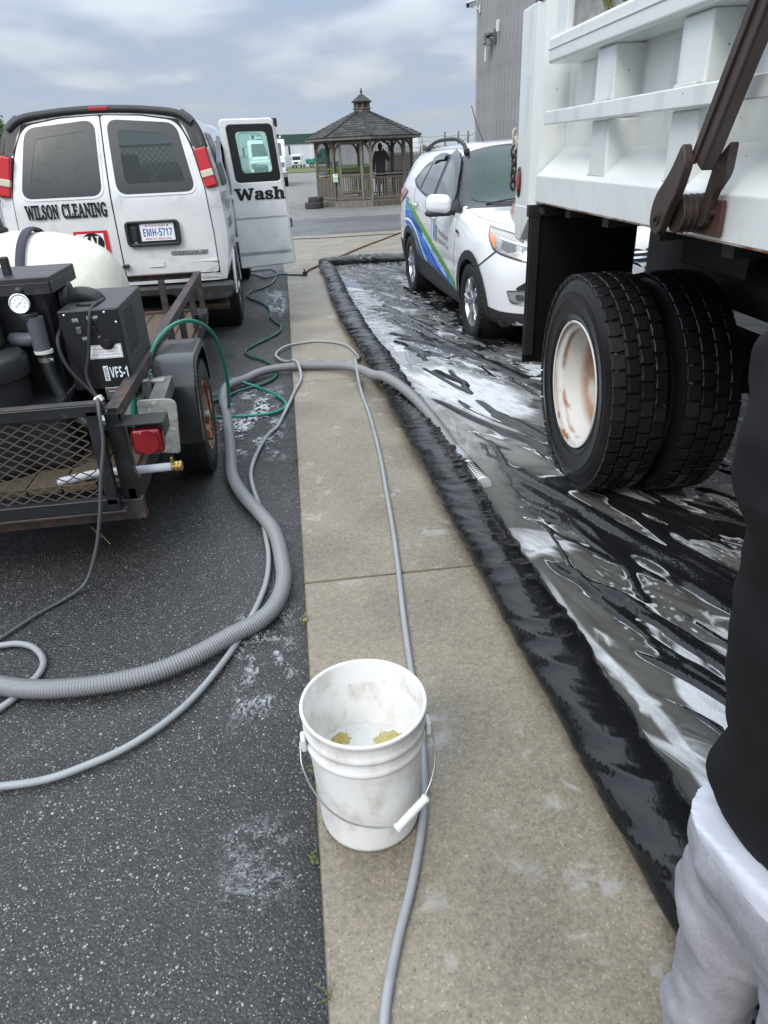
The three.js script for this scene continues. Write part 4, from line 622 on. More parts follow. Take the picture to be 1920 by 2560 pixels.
  const fs = rpoly([[0, 0.48], [0.62, 0.5], [0.6, 1.4], [0.42, 2.0, 0.1], [0.02, 2.03]], 0.04); fs.holes.push(new THREE.Path(hole([[0.08, 1.38], [0.54, 1.38], [0.38, 1.93], [0.08, 1.95]], 0.06))); part('door_panel', [extr(fs, 0.06, 0.012)], mPaint, d2);
  const mir = new THREE.Group(); mir.name = 'wing_mirror'; van.add(mir); part('mirror_shell', [rb(0.2, 0.28, 0.1, 0.04, 1.32, 1.42, -4.2)], M.blackPlastic, mir); part('mirror_arm', [bar(V(0.97, 1.38, -4.2), V(1.3, 1.42, -4.2), 0.03, 0.05)], M.blackPlastic, mir); part('mirror_glass', [rb(0.16, 0.24, 0.01, 0.004, 1.32, 1.42, -4.147)], M.chrome, mir);
}
// ---------------------------------------------------------------- utility trailer and what stands on it
{
  const t = thing('utility_trailer', 'rusty black utility trailer with a mesh tailgate and worn plank bed', 'trailer', [-1.52, 0, 0]);
  const HX = 0.78, ZB = -2.93, ZF = -6.85, RY = 0.757, DY = 0.40;
  const st = M.rust, S = (p, q, w = 0.05, h = 0.05, up) => bar(V(...p), V(...q), w, h, up, 0.005);
  for (const s of [-1, 1]) {
    part('top_rail', [bx(0.055, 0.006, ZB - ZF, s * (HX - 0.027), RY, (ZB + ZF) / 2), bx(0.006, 0.05, ZB - ZF, s * (HX - 0.003), RY - 0.028, (ZB + ZF) / 2)], st, t);
    part('side_beam', [S([s * (HX - 0.02), DY - 0.06, ZB], [s * (HX - 0.02), DY - 0.06, ZF], 0.04, 0.1)], st, t);
    for (const z of [ZB - 0.03, -4.75, -5.35, -6.1, ZF + 0.03]) part('post', [S([s * (HX - 0.025), DY - 0.1, z], [s * (HX - 0.025), RY - 0.004, z], 0.045, 0.045, V(0, 0, 1))], st, t);
  }
  part('top_rail', [bx(2 * HX - 0.11, 0.006, 0.055, 0, RY - 0.001, ZF + 0.027), bx(2 * HX - 0.11, 0.05, 0.006, 0, RY - 0.03, ZF + 0.003)], st, t);
  for (const x of [-0.4, 0.42]) part('post', [S([x, DY - 0.1, ZF + 0.03], [x, RY - 0.05, ZF + 0.03], 0.055, 0.05, V(0, 0, 1))], st, t);
  part('front_beam', [S([-HX, DY - 0.03, ZF], [HX, DY - 0.03, ZF], 0.05, 0.12)], st, t);
  part('rear_beam', [S([-HX, 0.285, ZB - 0.02], [HX + 0.02, 0.285, ZB - 0.02], 0.05, 0.1)], st, t);
  part('corner_post', [S([HX - 0.03, 0.24, ZB - 0.03], [HX - 0.03, RY - 0.02, ZB - 0.03], 0.07, 0.06, V(0, 0, 1))], M.blackPaint, t);
  for (let i = 0; i < 10; i++) { const w = 0.148, x = -0.68 + i * 0.151; part('plank', [rb(w - 0.006, 0.035, ZB - ZF - 0.1, 0.004, 0, 0, 0)], std(0.115 + 0.015 * (i % 3), 0.088 + 0.01 * (i % 3), 0.064, { map: T.wood, roughness: 0.6 }), t, { pos: [x, DY - 0.01 + 0.002 * (i % 2), (ZB + ZF) / 2], ox: i * 0.3 }); }
  // tailgate: frame and expanded metal
  const gz = ZB + 0.045, gx0 = -0.72, gx1 = 0.715, gy0 = 0.345, gy1 = 0.775, gate = new THREE.Group(); gate.name = 'tailgate'; t.add(gate);
  part('gate_frame', [S([gx0, gy1, gz], [gx1, gy1, gz], 0.045, 0.05), S([gx0, gy0, gz], [gx1, gy0, gz], 0.045, 0.06), S([gx0 + 0.02, gy0, gz], [gx0 + 0.02, gy1, gz], 0.045, 0.04, V(0, 0, 1)), S([gx1 - 0.03, gy0, gz], [gx1 - 0.03, gy1, gz], 0.05, 0.045, V(0, 0, 1))], std(0.05, 0.055, 0.065, { roughness: 0.35, metalness: 0.4, map: T.grimy }), gate);
  part('rust_edge', [S([gx0, gy1 + 0.027, gz - 0.005], [gx1, gy1 + 0.027, gz - 0.005], 0.05, 0.006), S([gx0, gy0 - 0.036, gz], [gx1 + 0.02, gy0 - 0.036, gz], 0.05, 0.012)], M.rust, gate);
  { const W = gx1 - gx0 - 0.09, H = gy1 - gy0 - 0.08, dx = 0.066, dy = 0.021, nX = Math.ceil(W / dx), nY = Math.ceil(H / dy), L = []; const x0 = gx0 + 0.045, y0 = gy0 + 0.035;
    for (let j = 0; j < nY; j++) for (let i = 0; i <= nX; i++) for (const s of [1, -1]) { const ax = x0 + i * dx, ay = y0 + j * dy, q = V(ax + s * dx / 2 + (s < 0 ? 0 : 0), ay + dy, gz + 0.004), p = V(ax, ay, gz - 0.002); if (j % 2) { p.x += dx / 2; q.x += dx / 2; } if (Math.max(p.x, q.x) > gx1 - 0.04 || Math.min(p.x, q.x) < gx0 + 0.03) continue; L.push(bar(p, q, 0.0048, 0.0035, V(0, 0, 1), 0)); }
    part('expanded_mesh', [mg(L)], std(0.17, 0.14, 0.12, { roughness: 0.55, metalness: 0.5, map: T.dirt }), gate, { kind: 'stuff' }); }
  part('gate_spring', [tube(Array.from({ length: 60 }, (_, i) => [HX - 0.09 + 0.014 * Math.cos(i * 1.1), 0.66 + i * 0.0016, ZB + 0.03 + 0.014 * Math.sin(i * 1.1)]), 0.003, 240, 5)], M.steel, t);
  // wheels and mudguards
  for (const s of [-1, 1]) {
    const w = new THREE.Group(); w.name = 'wheel'; w.position.set(s * 0.905, 0.318, -4.06); t.add(w);
    part('tyre', [lathe(tyreProfile(0.33, 0.205, 0.2), 56).rotateZ(PI / 2), lugs(0.322, 0.2, 56, 0.012, 0.012, 0)], M.rubber, w);
    part('rim', [lathe([[0.0, 0.03], [0.06, 0.032], [0.075, 0.05], [0.1, 0.035], [0.15, 0.02], [0.165, 0.035], [0.18, 0.07], [0.205, 0.085], [0.205, 0.095], [0.19, 0.088]], 40).rotateZ(-s * PI / 2)], std(0.6, 0.42, 0.34, { map: rep(T.rustyWhite, 2), roughness: 0.8, metalness: 0.1 }), w, { k: 2 });
    part('hub', [cy(0.033, 0.038, 0.09, s * 0.055, 0, 0, 'x', 14)], M.steel, w);
    for (let i = 0; i < 5; i++) { const a = i / 5 * PI * 2; part('wheel_nut', [cy(0.01, 0.01, 0.03, s * 0.055, 0.057 * Math.cos(a), 0.057 * Math.sin(a), 'x', 6)], M.rust, w); }
    part('valve', [cy(0.007, 0.007, 0.06, s * 0.08, -0.12, 0.08, 'x', 8)], M.blackPlastic, w);
    // folded mudguard
    const o = [[-3.66, 0.30], [-3.665, 0.42], [-3.72, 0.60], [-3.80, 0.70], [-3.90, 0.735], [-4.24, 0.735], [-4.34, 0.70], [-4.43, 0.60], [-4.47, 0.42]];
    const c = new THREE.CatmullRomCurve3(o.map((p) => V(0, p[1], p[0])), false, 'catmullrom', 0.25), n = 60, pos = [], idx = [], xs = [0.775, 0.99, 1.0, 1.003, 1.003], dn = [0, 0, 0.004, 0.014, 0.05];
    for (let i = 0; i <= n; i++) { const p = c.getPoint(i / n), d = c.getTangent(i / n), nx = V(0, d.z, -d.y).normalize(); if (nx.y * 1 + (p.z + 4.06) * nx.z * 0.5 < 0) nx.negate(); for (let k = 0; k < 5; k++) pos.push(s * xs[k], p.y - nx.y * dn[k], p.z - nx.z * dn[k]); }
    for (let i = 0; i < n; i++) for (let k = 0; k < 4; k++) { const a = i * 5 + k, b = a + 5; idx.push(a, b, a + 1, b, b + 1, a + 1); }
    const g = new THREE.BufferGeometry(); g.setAttribute('position', new THREE.Float32BufferAttribute(pos, 3)); g.setIndex(idx); g.computeVertexNormals(); part('mudguard', [g], std(0.013, 0.014, 0.016, { roughness: 0.32, map: T.grimy, clearcoat: 0.3 }), t);
    // tail lamp with its bracket
    const l = new THREE.Group(); l.name = 'tail_light'; t.add(l); const lx = s * 0.875;
    part('lens', [rb(0.132, 0.12, 0.05, 0.022, lx, 0.605, ZB + 0.0, 0, 0, 0, 4), cy(0.048, 0.052, 0.03, lx, 0.605, ZB + 0.022, 'z', 28)], std(0.25, 0.006, 0.012, { roughness: 0.25, clearcoat: 0.6, map: T.dirt }), l);
    part('lamp_housing', [rb(0.12, 0.12, 0.06, 0.02, lx, 0.605, ZB - 0.04)], M.blackPlastic, l);
    part('bracket', [bx(0.2, 0.006, 0.14, s * 0.855, 0.69, ZB - 0.03), bx(0.006, 0.06, 0.14, s * 0.955, 0.66, ZB - 0.03)], M.blackPaint, l);
  }
  part('axle', [cy(0.04, 0.04, 1.6, 0, 0.318, -4.06, 'x', 14)], M.blackPaint, t);
  // square stabiliser tube with its galvanised end plate, kerb side
  part('stabiliser_tube', [rb(0.075, 0.075, 0.34, 0.006, 0.875, 0.655, -3.42, 0.05)], std(0.16, 0.165, 0.175, { roughness: 0.4, metalness: 0.5, map: T.dirt }), t);
  part('end_plate', [extr(rpoly([[-0.085, -0.135], [0.075, -0.16], [0.095, 0.09], [0.07, 0.11], [-0.085, 0.115]], 0.022), 0.006, 0.002)], M.galv, t, { pos: [0.872, 0.575, -3.24], rot: [-0.08, 0, 0] });
  part('clamp_plate', [rb(0.13, 0.012, 0.05, 0.003, 0.82, 0.70, -3.52)], M.galv, t); part('bolt', [cy(0.011, 0.011, 0.03, 0.82, 0.72, -3.52, 'y', 6)], M.steel, t);
  part('jack_tube', [S([0.8, 0.44, -3.35], [0.8, 0.7, -3.5], 0.05, 0.05)], M.rust, t);
  part('receiver_tube', [extr(rrect(-0.045, -0.035, 0.045, 0.035, 0.008), 0.25, 0.002, [rrect(-0.035, -0.026, 0.035, 0.026, 0.005).getPoints(4)])], M.blackPaint, t, { pos: [0.81, 0.5, -6.25] });
  part('tongue', [S([-0.5, 0.33, ZF], [0, 0.36, -7.3 + 0.12], 0.06, 0.08), S([0.5, 0.33, ZF], [0, 0.36, -7.3 + 0.12], 0.06, 0.08)], M.rust, t);
  part('drain_hose', [tube([[0.45, 0.42, -3.0], [0.6, 0.435, -3.02], [0.78, 0.43, -3.03], [0.93, 0.432, -3.03]], 0.019, 30, 12)], std(0.6, 0.62, 0.66, { roughness: 0.4 }), t);
  part('brass_fitting', [lathe([[0, -0.03], [0.017, -0.03], [0.02, -0.02], [0.02, -0.01], [0.024, -0.008], [0.024, 0.002], [0.02, 0.004], [0.024, 0.01], [0.024, 0.02], [0.018, 0.024], [0, 0.024]], 18).rotateZ(-PI / 2).translate(0.955, 0.432, -3.03), rb(0.012, 0.03, 0.012, 0.003, 0.935, 0.462, -3.03)], M.brass, t);
  part('tie_down_ring', [new THREE.TorusGeometry(0.05, 0.012, 8, 20).scale(1.5, 1, 1).rotateX(PI / 2 - 0.2).translate(0.62, 0.44, -4.7)], M.steel, t);
}
{ // water tank
  const t = thing('water_tank', 'white plastic water tank strapped across the trailer behind the pump', 'water tank', [-1.86, 0.41, -4.85]);
  const g = blob((x, y, z) => { const ex = 0.86, q = Math.pow(Math.pow(Math.abs(x / ex), 3.2) + Math.pow(Math.hypot((y - 0.46) / 0.46, z / 0.47), 3.2), 1 / 3.2), groove = 0.012 * Math.exp(-Math.pow((x - 0.36) / 0.05, 2)) + 0.012 * Math.exp(-Math.pow((x + 0.36) / 0.05, 2)); return (q - 1) * 0.45 + groove + 0.003 * n3(x * 4, y * 4, z * 4); }, [-0.95, -0.06, -0.56], [0.95, 1.0, 0.56], 0.024);
  part('tank_shell', [g], std(0.76, 0.735, 0.64, { roughness: 0.38, map: T.soft }), t);
  for (const x of [-0.36, 0.36]) { const q = new THREE.TorusGeometry(0.455, 0.012, 6, 48).scale(1, 1.02, 2.4).rotateY(PI / 2).translate(x, 0.46, 0); part('strap', [q], std(0.03, 0.032, 0.045, { roughness: 0.7 }), t); }
  part('fill_neck', [lathe([[0.0, 0], [0.14, 0], [0.13, 0.03], [0.10, 0.05], [0, 0.05]], 28).translate(-0.1, 0.9, 0)], std(0.75, 0.73, 0.66, { roughness: 0.4 }), t);
  part('cap', [lathe([[0, 0], [0.075, 0], [0.075, 0.02], [0.055, 0.03], [0.05, 0.075], [0, 0.075]], 24).translate(0.16, 0.915, 0.02)], M.blackPlastic, t);
  part('vent_spout', [cy(0.034, 0.04, 0.05, 0.16, 1.01, 0.02, 'y', 16), tube([[0.16, 1.03, 0.02], [0.155, 1.075, 0.02], [0.12, 1.085, 0.02], [0.09, 1.07, 0.02]], 0.014, 16, 8)], std(0.7, 0.66, 0.56, { roughness: 0.5 }), t);
}
{ // vacuum filter unit
  const t = thing('vacuum_unit', 'black vacuum filter cabinet with a lid, pressure gauge and switch box', 'vacuum unit', [0, 0, 0]);
  const powder = std(0.05, 0.051, 0.055, { roughness: 0.42, map: T.grimy, bumpMap: rep(T.bumpFine, 6), bumpScale: 0.0006 }), panel = std(0.014, 0.015, 0.017, { roughness: 0.35, map: T.soft });
  // tank with overhanging lid
  part('cabinet', [rb(0.62, 0.78, 0.38, 0.012, -1.38, 0.81, -3.62)], panel, t);
  part('base_cabinet', [rb(1.15, 0.3, 0.5, 0.02, -1.62, 0.57, -3.42)], panel, t);
  part('lid', [rb(0.7, 0.032, 0.44, 0.006, -1.375, 1.222, -3.61)], powder, t);
  part('lid_lip', [rb(0.69, 0.05, 0.012, 0.003, -1.375, 1.19, -3.39), rb(0.012, 0.05, 0.43, 0.003, -1.03, 1.19, -3.61)], powder, t);
  part('lid_handle', [rb(0.035, 0.085, 0.035, 0.008, -1.235, 1.275, -3.52)], M.blackPlastic, t);
  part('lid_bolt', [new THREE.SphereGeometry(0.02, 14, 10).translate(-1.16, 1.185, -3.385)], powder, t);
  // elbow between cabinet and pump box
  part('bulkhead_ring', [lathe([[0.0, 0], [0.085, 0], [0.085, 0.015], [0.075, 0.02], [0.082, 0.03], [0.07, 0.036], [0.076, 0.045], [0.06, 0.05], [0, 0.05]], 26).rotateZ(-PI / 2).translate(-1.068, 1.10, -3.66)], M.blackPlastic, t);
  part('elbow', [tube([[-1.02, 1.10, -3.66], [-0.965, 1.105, -3.66], [-0.92, 1.09, -3.66], [-0.9, 1.05, -3.66], [-0.9, 1.0, -3.66]], 0.044, 30, 16)], M.blackPlastic, t);
  part('elbow_collar', [cy(0.056, 0.056, 0.045, -0.9, 1.02, -3.66, 'y', 22)], M.blackPlastic, t);
  // switch box
  const bxx = new THREE.Group(); bxx.name = 'switch_box'; t.add(bxx); const fz = -3.4, x0 = -1.03, x1 = -0.765, y0 = 0.71, y1 = 1.085;
  part('housing', [rb(x1 - x0 + 0.004, y1 - y0, 0.6, 0.008, (x0 + x1) / 2, (y0 + y1) / 2, fz - 0.302)], powder, bxx);
  part('front_panel', [rb(x1 - x0 - 0.006, y1 - y0 - 0.012, 0.006, 0.002, (x0 + x1) / 2, (y0 + y1) / 2, fz + 0.001)], panel, bxx);
  for (const [x, y] of [[x0 + 0.028, y1 - 0.02], [x1 - 0.06, y1 - 0.018], [x1 - 0.016, y1 - 0.065], [x1 - 0.018, y0 + 0.04]]) part('screw', [new THREE.SphereGeometry(0.0065, 10, 8).scale(1, 1, 0.6).translate(x, y, fz + 0.005)], M.chrome, bxx);
  { const v = []; for (let i = 0; i < 8; i++) for (let j = 0; j < 13; j++) v.push(cy(0.0035, 0.0035, 0.003, x1 + 0.003, y1 - 0.045 - j * 0.0155, fz - 0.1 - i * 0.03 - (j % 2) * 0.006, 'x', 6)); part('vent_holes', [mg(v)], M.darkVoid, bxx, { kind: 'stuff' }); }
  sheet('panel_print', x1 - x0, y1 - y0, 1800, (x, W, H) => {
    const t2 = (s, a, b, sz, c = '#dfe3e6', f = 'sans-serif', wd) => { x.font = `${sz * H}px ${f}`; x.fillStyle = c; x.textAlign = 'center'; x.textBaseline = 'middle'; x.fillText(s, a * W, b * H); };
    t2('ON', 0.27, 0.115, 0.05); t2('PUMP', 0.56, 0.1, 0.05); t2('OFF', 0.38, 0.345, 0.05); t2('OUT', 0.66, 0.345, 0.05); x.fillStyle = '#9aa'; x.fillRect(W * 0.22, H * 0.145, W * 0.11, 1.5); x.fillRect(W * 0.5, H * 0.13, W * 0.12, 1.5);
    x.save(); x.translate(W * 0.66, H * 0.52); x.rotate(0.0); const w = W * 0.56, h = H * 0.17; x.fillStyle = '#eceff0'; x.fillRect(-w / 2, -h / 2, w, h); x.strokeStyle = '#111'; x.lineWidth = 5; x.setLineDash([9, 9]); x.strokeRect(-w / 2 + 7, -h / 2 + 7, w - 14, h - 14); x.setLineDash([]);
    x.textAlign = 'center'; x.textBaseline = 'middle'; x.fillStyle = '#c02a2a'; x.font = `bold ${h * 0.24}px sans-serif`; x.fillText('DANGER', 0, -h * 0.2); x.fillStyle = '#333'; x.font = `${h * 0.14}px sans-serif`; x.fillText('DO NOT OPERATE', 0, h * 0.04); x.fillText('WITHOUT ELECTRICAL GROUND', 0, h * 0.24); x.strokeStyle = '#c02a2a'; x.lineWidth = 4; x.beginPath(); x.moveTo(-w * 0.4, -h * 0.26); x.lineTo(-w * 0.22, -h * 0.2); x.moveTo(w * 0.4, -h * 0.26); x.lineTo(w * 0.22, -h * 0.2); x.stroke(); x.restore();
    x.fillStyle = '#e8ecee'; x.fillRect(W * 0.55, H * 0.70, W * 0.085, H * 0.19); x.save(); x.translate(W * 0.592, H * 0.795); x.rotate(-PI / 2); words(x, 'MODEL', `bold ${W * 0.08}px sans-serif`, 0, 0, H * 0.17, '#111'); x.restore();
    words(x, 'VFS-1', `bold ${H * 0.19}px sans-serif`, W * 0.82, H * 0.79, W * 0.33, '#dceaf4');
  }, bxx, [(x0 + x1) / 2, (y0 + y1) / 2, fz + 0.0058]);
  for (const dx of [0.085, 0.15]) part('rocker_switch', [rb(0.022, 0.03, 0.014, 0.003, x0 + dx - 0.005, y1 - 0.09, fz + 0.008, 0.15)], dx < 0.1 ? std(0.12, 0.12, 0.13, { roughness: 0.4 }) : M.blackPlastic, bxx);
  part('cable_gland', [cy(0.036, 0.036, 0.008, x1 - 0.075, y1 - 0.15, fz + 0.006, 'z', 24), cy(0.016, 0.02, 0.03, x1 - 0.07, y1 - 0.155, fz + 0.02, 'z', 12)], M.darkVoid, bxx);
  part('name_plate', [rb(0.11, 0.06, 0.004, 0.002, x1 - 0.075, y0 - 0.02, fz + 0.012)], M.steel, bxx);
  sheet('name_print', 0.05, 0.016, 2400, (x, W, H) => { x.fillStyle = '#111'; x.beginPath(); x.ellipse(W / 2, H / 2, W * 0.48, H * 0.46, 0, 0, 7); x.fill(); words(x, 'ALKOTA', `bold ${H * 0.7}px sans-serif`, W / 2, H * 0.52, W * 0.7, '#ddd'); }, bxx, [x1 - 0.1, y0 - 0.008, fz + 0.0148]);
  part('sump', [rb(0.11, 0.16, 0.14, 0.012, x1 - 0.065, y0 - 0.12, fz - 0.06)], std(0.42, 0.43, 0.42, { roughness: 0.35, metalness: 0.4, map: T.dirt }), t);
  part('pump_body', [rb(0.24, 0.2, 0.5, 0.03, -0.92, 0.54, -3.78)], M.darkVoid, t); part('motor_cap', [cy(0.045, 0.045, 0.05, x1 + 0.01, y0 - 0.09, fz - 0.05, 'x', 16)], M.blackPlastic, t);
  // green feed hose at the sump
  part('feed_hose', [tube([[x1 - 0.0, y0 - 0.015, fz + 0.03], [x1 - 0.01, y0 - 0.07, fz + 0.035], [x1 - 0.018, y0 - 0.12, fz + 0.04]], 0.012, 16, 10)], mGreen, t);
  part('hose_coupling', [cy(0.012, 0.012, 0.03, x1 - 0.02, y0 - 0.135, fz + 0.041, 'y', 14), cy(0.017, 0.017, 0.03, x1 - 0.022, y0 - 0.165, fz + 0.042, 'y', 14)], std(0.03, 0.3, 0.1, { roughness: 0.3 }), t);
  // gauge on its grey pipe tee
  const g = new THREE.Group(); g.name = 'pressure_gauge'; t.add(g); const gx = -1.165, gy = 1.135, gz = -3.36, tilt = [-0.22, 0.14, 0];
  part('gauge_case', [pl(cy(0.043, 0.043, 0.035, 0, 0, -0.02, 'z', 36), 0, 0, 0, ...tilt).translate(gx, gy, gz)], M.chrome, g); part('gauge_bezel', [pl(new THREE.TorusGeometry(0.04, 0.005, 10, 40), 0, 0, 0, ...tilt).translate(gx, gy, gz)], M.chrome, g);
  sheet('gauge_dial', 0.078, 0.078, 2600, (x, W) => { x.fillStyle = '#eef0ee'; x.beginPath(); x.arc(W / 2, W / 2, W / 2, 0, 7); x.fill(); x.strokeStyle = '#222'; for (let i = 0; i <= 30; i++) { const a = 2.4 + i / 30 * 4.6, r = i % 5 ? 0.42 : 0.37; x.lineWidth = i % 5 ? 1.2 : 2.6; x.beginPath(); x.moveTo(W / 2 + Math.cos(a) * W * 0.46, W / 2 + Math.sin(a) * W * 0.46); x.lineTo(W / 2 + Math.cos(a) * W * r, W / 2 + Math.sin(a) * W * r); x.stroke(); } x.font = `bold ${W * 0.09}px sans-serif`; x.fillStyle = '#222'; x.textAlign = 'center'; ['0', '5', '10', '15', '20', '25', '30'].forEach((s, i) => { const a = 2.4 + i / 6 * 4.6; x.fillText(s, W / 2 + Math.cos(a) * W * 0.29, W / 2 + Math.sin(a) * W * 0.29 + W * 0.03); }); x.lineWidth = 5; x.beginPath(); x.moveTo(W * 0.26, W * 0.72); x.lineTo(W * 0.66, W * 0.36); x.stroke(); x.beginPath(); x.arc(W / 2, W / 2, W * 0.035, 0, 7); x.fill(); }, g, [gx + 0.001, gy + 0.0005, gz + 0.0015], [-0.22, 0.14, 0]);
  const pvc = std(0.1, 0.11, 0.135, { roughness: 0.4, map: T.soft }); part('pipe_tee', [cy(0.038, 0.036, 0.16, -1.12, 0.995, -3.36, 'y', 24), tube([[-1.12, 0.985, -3.36], [-1.17, 0.975, -3.37], [-1.24, 0.975, -3.4]], 0.032, 16, 16)], pvc, t);
  part('pipe_collar', [cy(0.038, 0.038, 0.02, -1.14, 1.08, -3.36, 'y', 20)], M.blackPlastic, t); part('pipe_ring', [cy(0.041, 0.041, 0.014, -1.115, 0.92, -3.358, 'y', 24)], std(0.62, 0.64, 0.6, { roughness: 0.4 }), t);
  part('hose_clamp', [cy(0.034, 0.034, 0.02, -1.113, 0.885, -3.355, 'y', 22), rb(0.015, 0.014, 0.012, 0.003, -1.08, 0.885, -3.33)], M.steel, t);
  part('drain_hose', [tube([[-1.113, 0.9, -3.355], [-1.10, 0.78, -3.34], [-1.06, 0.66, -3.32], [-0.99, 0.575, -3.3], [-0.9, 0.555, -3.32]], 0.03, 50, 14)], std(0.02, 0.021, 0.023, { roughness: 0.22 }), t);
  part('valve', [cy(0.024, 0.03, 0.06, -0.905, 0.575, -3.33, 'x', 18), cy(0.02, 0.02, 0.09, -0.87, 0.53, -3.33, 'y', 14)], std(0.5, 0.55, 0.5, { roughness: 0.4 }), t);
  part('filter_drum', [lathe([[0, 0.41], [0.19, 0.41], [0.195, 0.44], [0.195, 0.84], [0.215, 0.845], [0.215, 0.92], [0.19, 0.95], [0, 0.95]], 44).translate(-1.39, 0, -3.28)], M.blackPlastic, t);
  part('drum_cover', [rb(0.25, 0.2, 0.1, 0.02, -1.4, 1.05, -3.34)], powder, t);
}
{ // power cord with its plug hanging over the tailgate
  const t = thing('extension_cord', 'dark power cord with a white plug hanging over the tailgate down to the asphalt', 'cord');
  part('cord', [tube([[-1.025, 1.06, -3.6], [-1.04, 1.0, -3.42], [-1.045, 0.96, -3.36], [-1.035, 0.88, -3.34], [-1.0, 0.8, -3.335], [-0.955, 0.735, -3.335], [-0.93, 0.70, -3.33]], 0.0085, 60, 8), tube([[-0.99, 1.07, -3.57], [-0.95, 1.09, -3.5], [-0.885, 1.09, -3.5], [-0.87, 1.088, -3.6]], 0.0085, 40, 8), tube([[-0.87, 1.09, -3.62], [-0.885, 1.075, -3.4], [-0.9, 1.0, -3.375], [-0.93, 0.88, -3.37], [-0.955, 0.8, -3.36], [-0.945, 0.74, -3.345], [-0.925, 0.70, -3.33]], 0.0085, 60, 8)], mCord, t);
  const d = V(0.05, -0.1, 0.02).normalize(), at = (k) => V(-0.925, 0.70, -3.33).addScaledVector(d, k);
  part('plug', [bar(at(0), at(0.035), 0.042, 0.038, V(0, 0, 1), 0.01)], std(0.72, 0.71, 0.66, { roughness: 0.4 }), t); part('plug_collar', [bar(at(0.036), at(0.075), 0.036, 0.034, V(0, 0, 1), 0.01)], M.blackPlastic, t); part('socket', [bar(at(0.076), at(0.1), 0.046, 0.036, V(0, 0, 1), 0.008)], std(0.66, 0.64, 0.58, { roughness: 0.4 }), t);
  part('lead', [tube([at(0.1), V(-0.84, 0.57, -3.2), V(-0.815, 0.66, -3.03), V(-0.81, 0.79, -2.93), V(-0.80, 0.815, -2.88), V(-0.795, 0.77, -2.84), V(-0.8, 0.66, -2.82), V(-0.84, 0.5, -2.8), V(-0.885, 0.32, -2.8), V(-0.94, 0.15, -2.79), V(-1.01, 0.02, -2.76), V(-1.08, -0.004, -2.7), V(-1.17, -0.004, -2.6), V(-1.244, -0.004, -2.493), V(-1.31, -0.004, -2.4), V(-1.5, -0.004, -2.25)], 0.0078, 160, 8)], std(0.075, 0.078, 0.082, { roughness: 0.55 }), t);
}
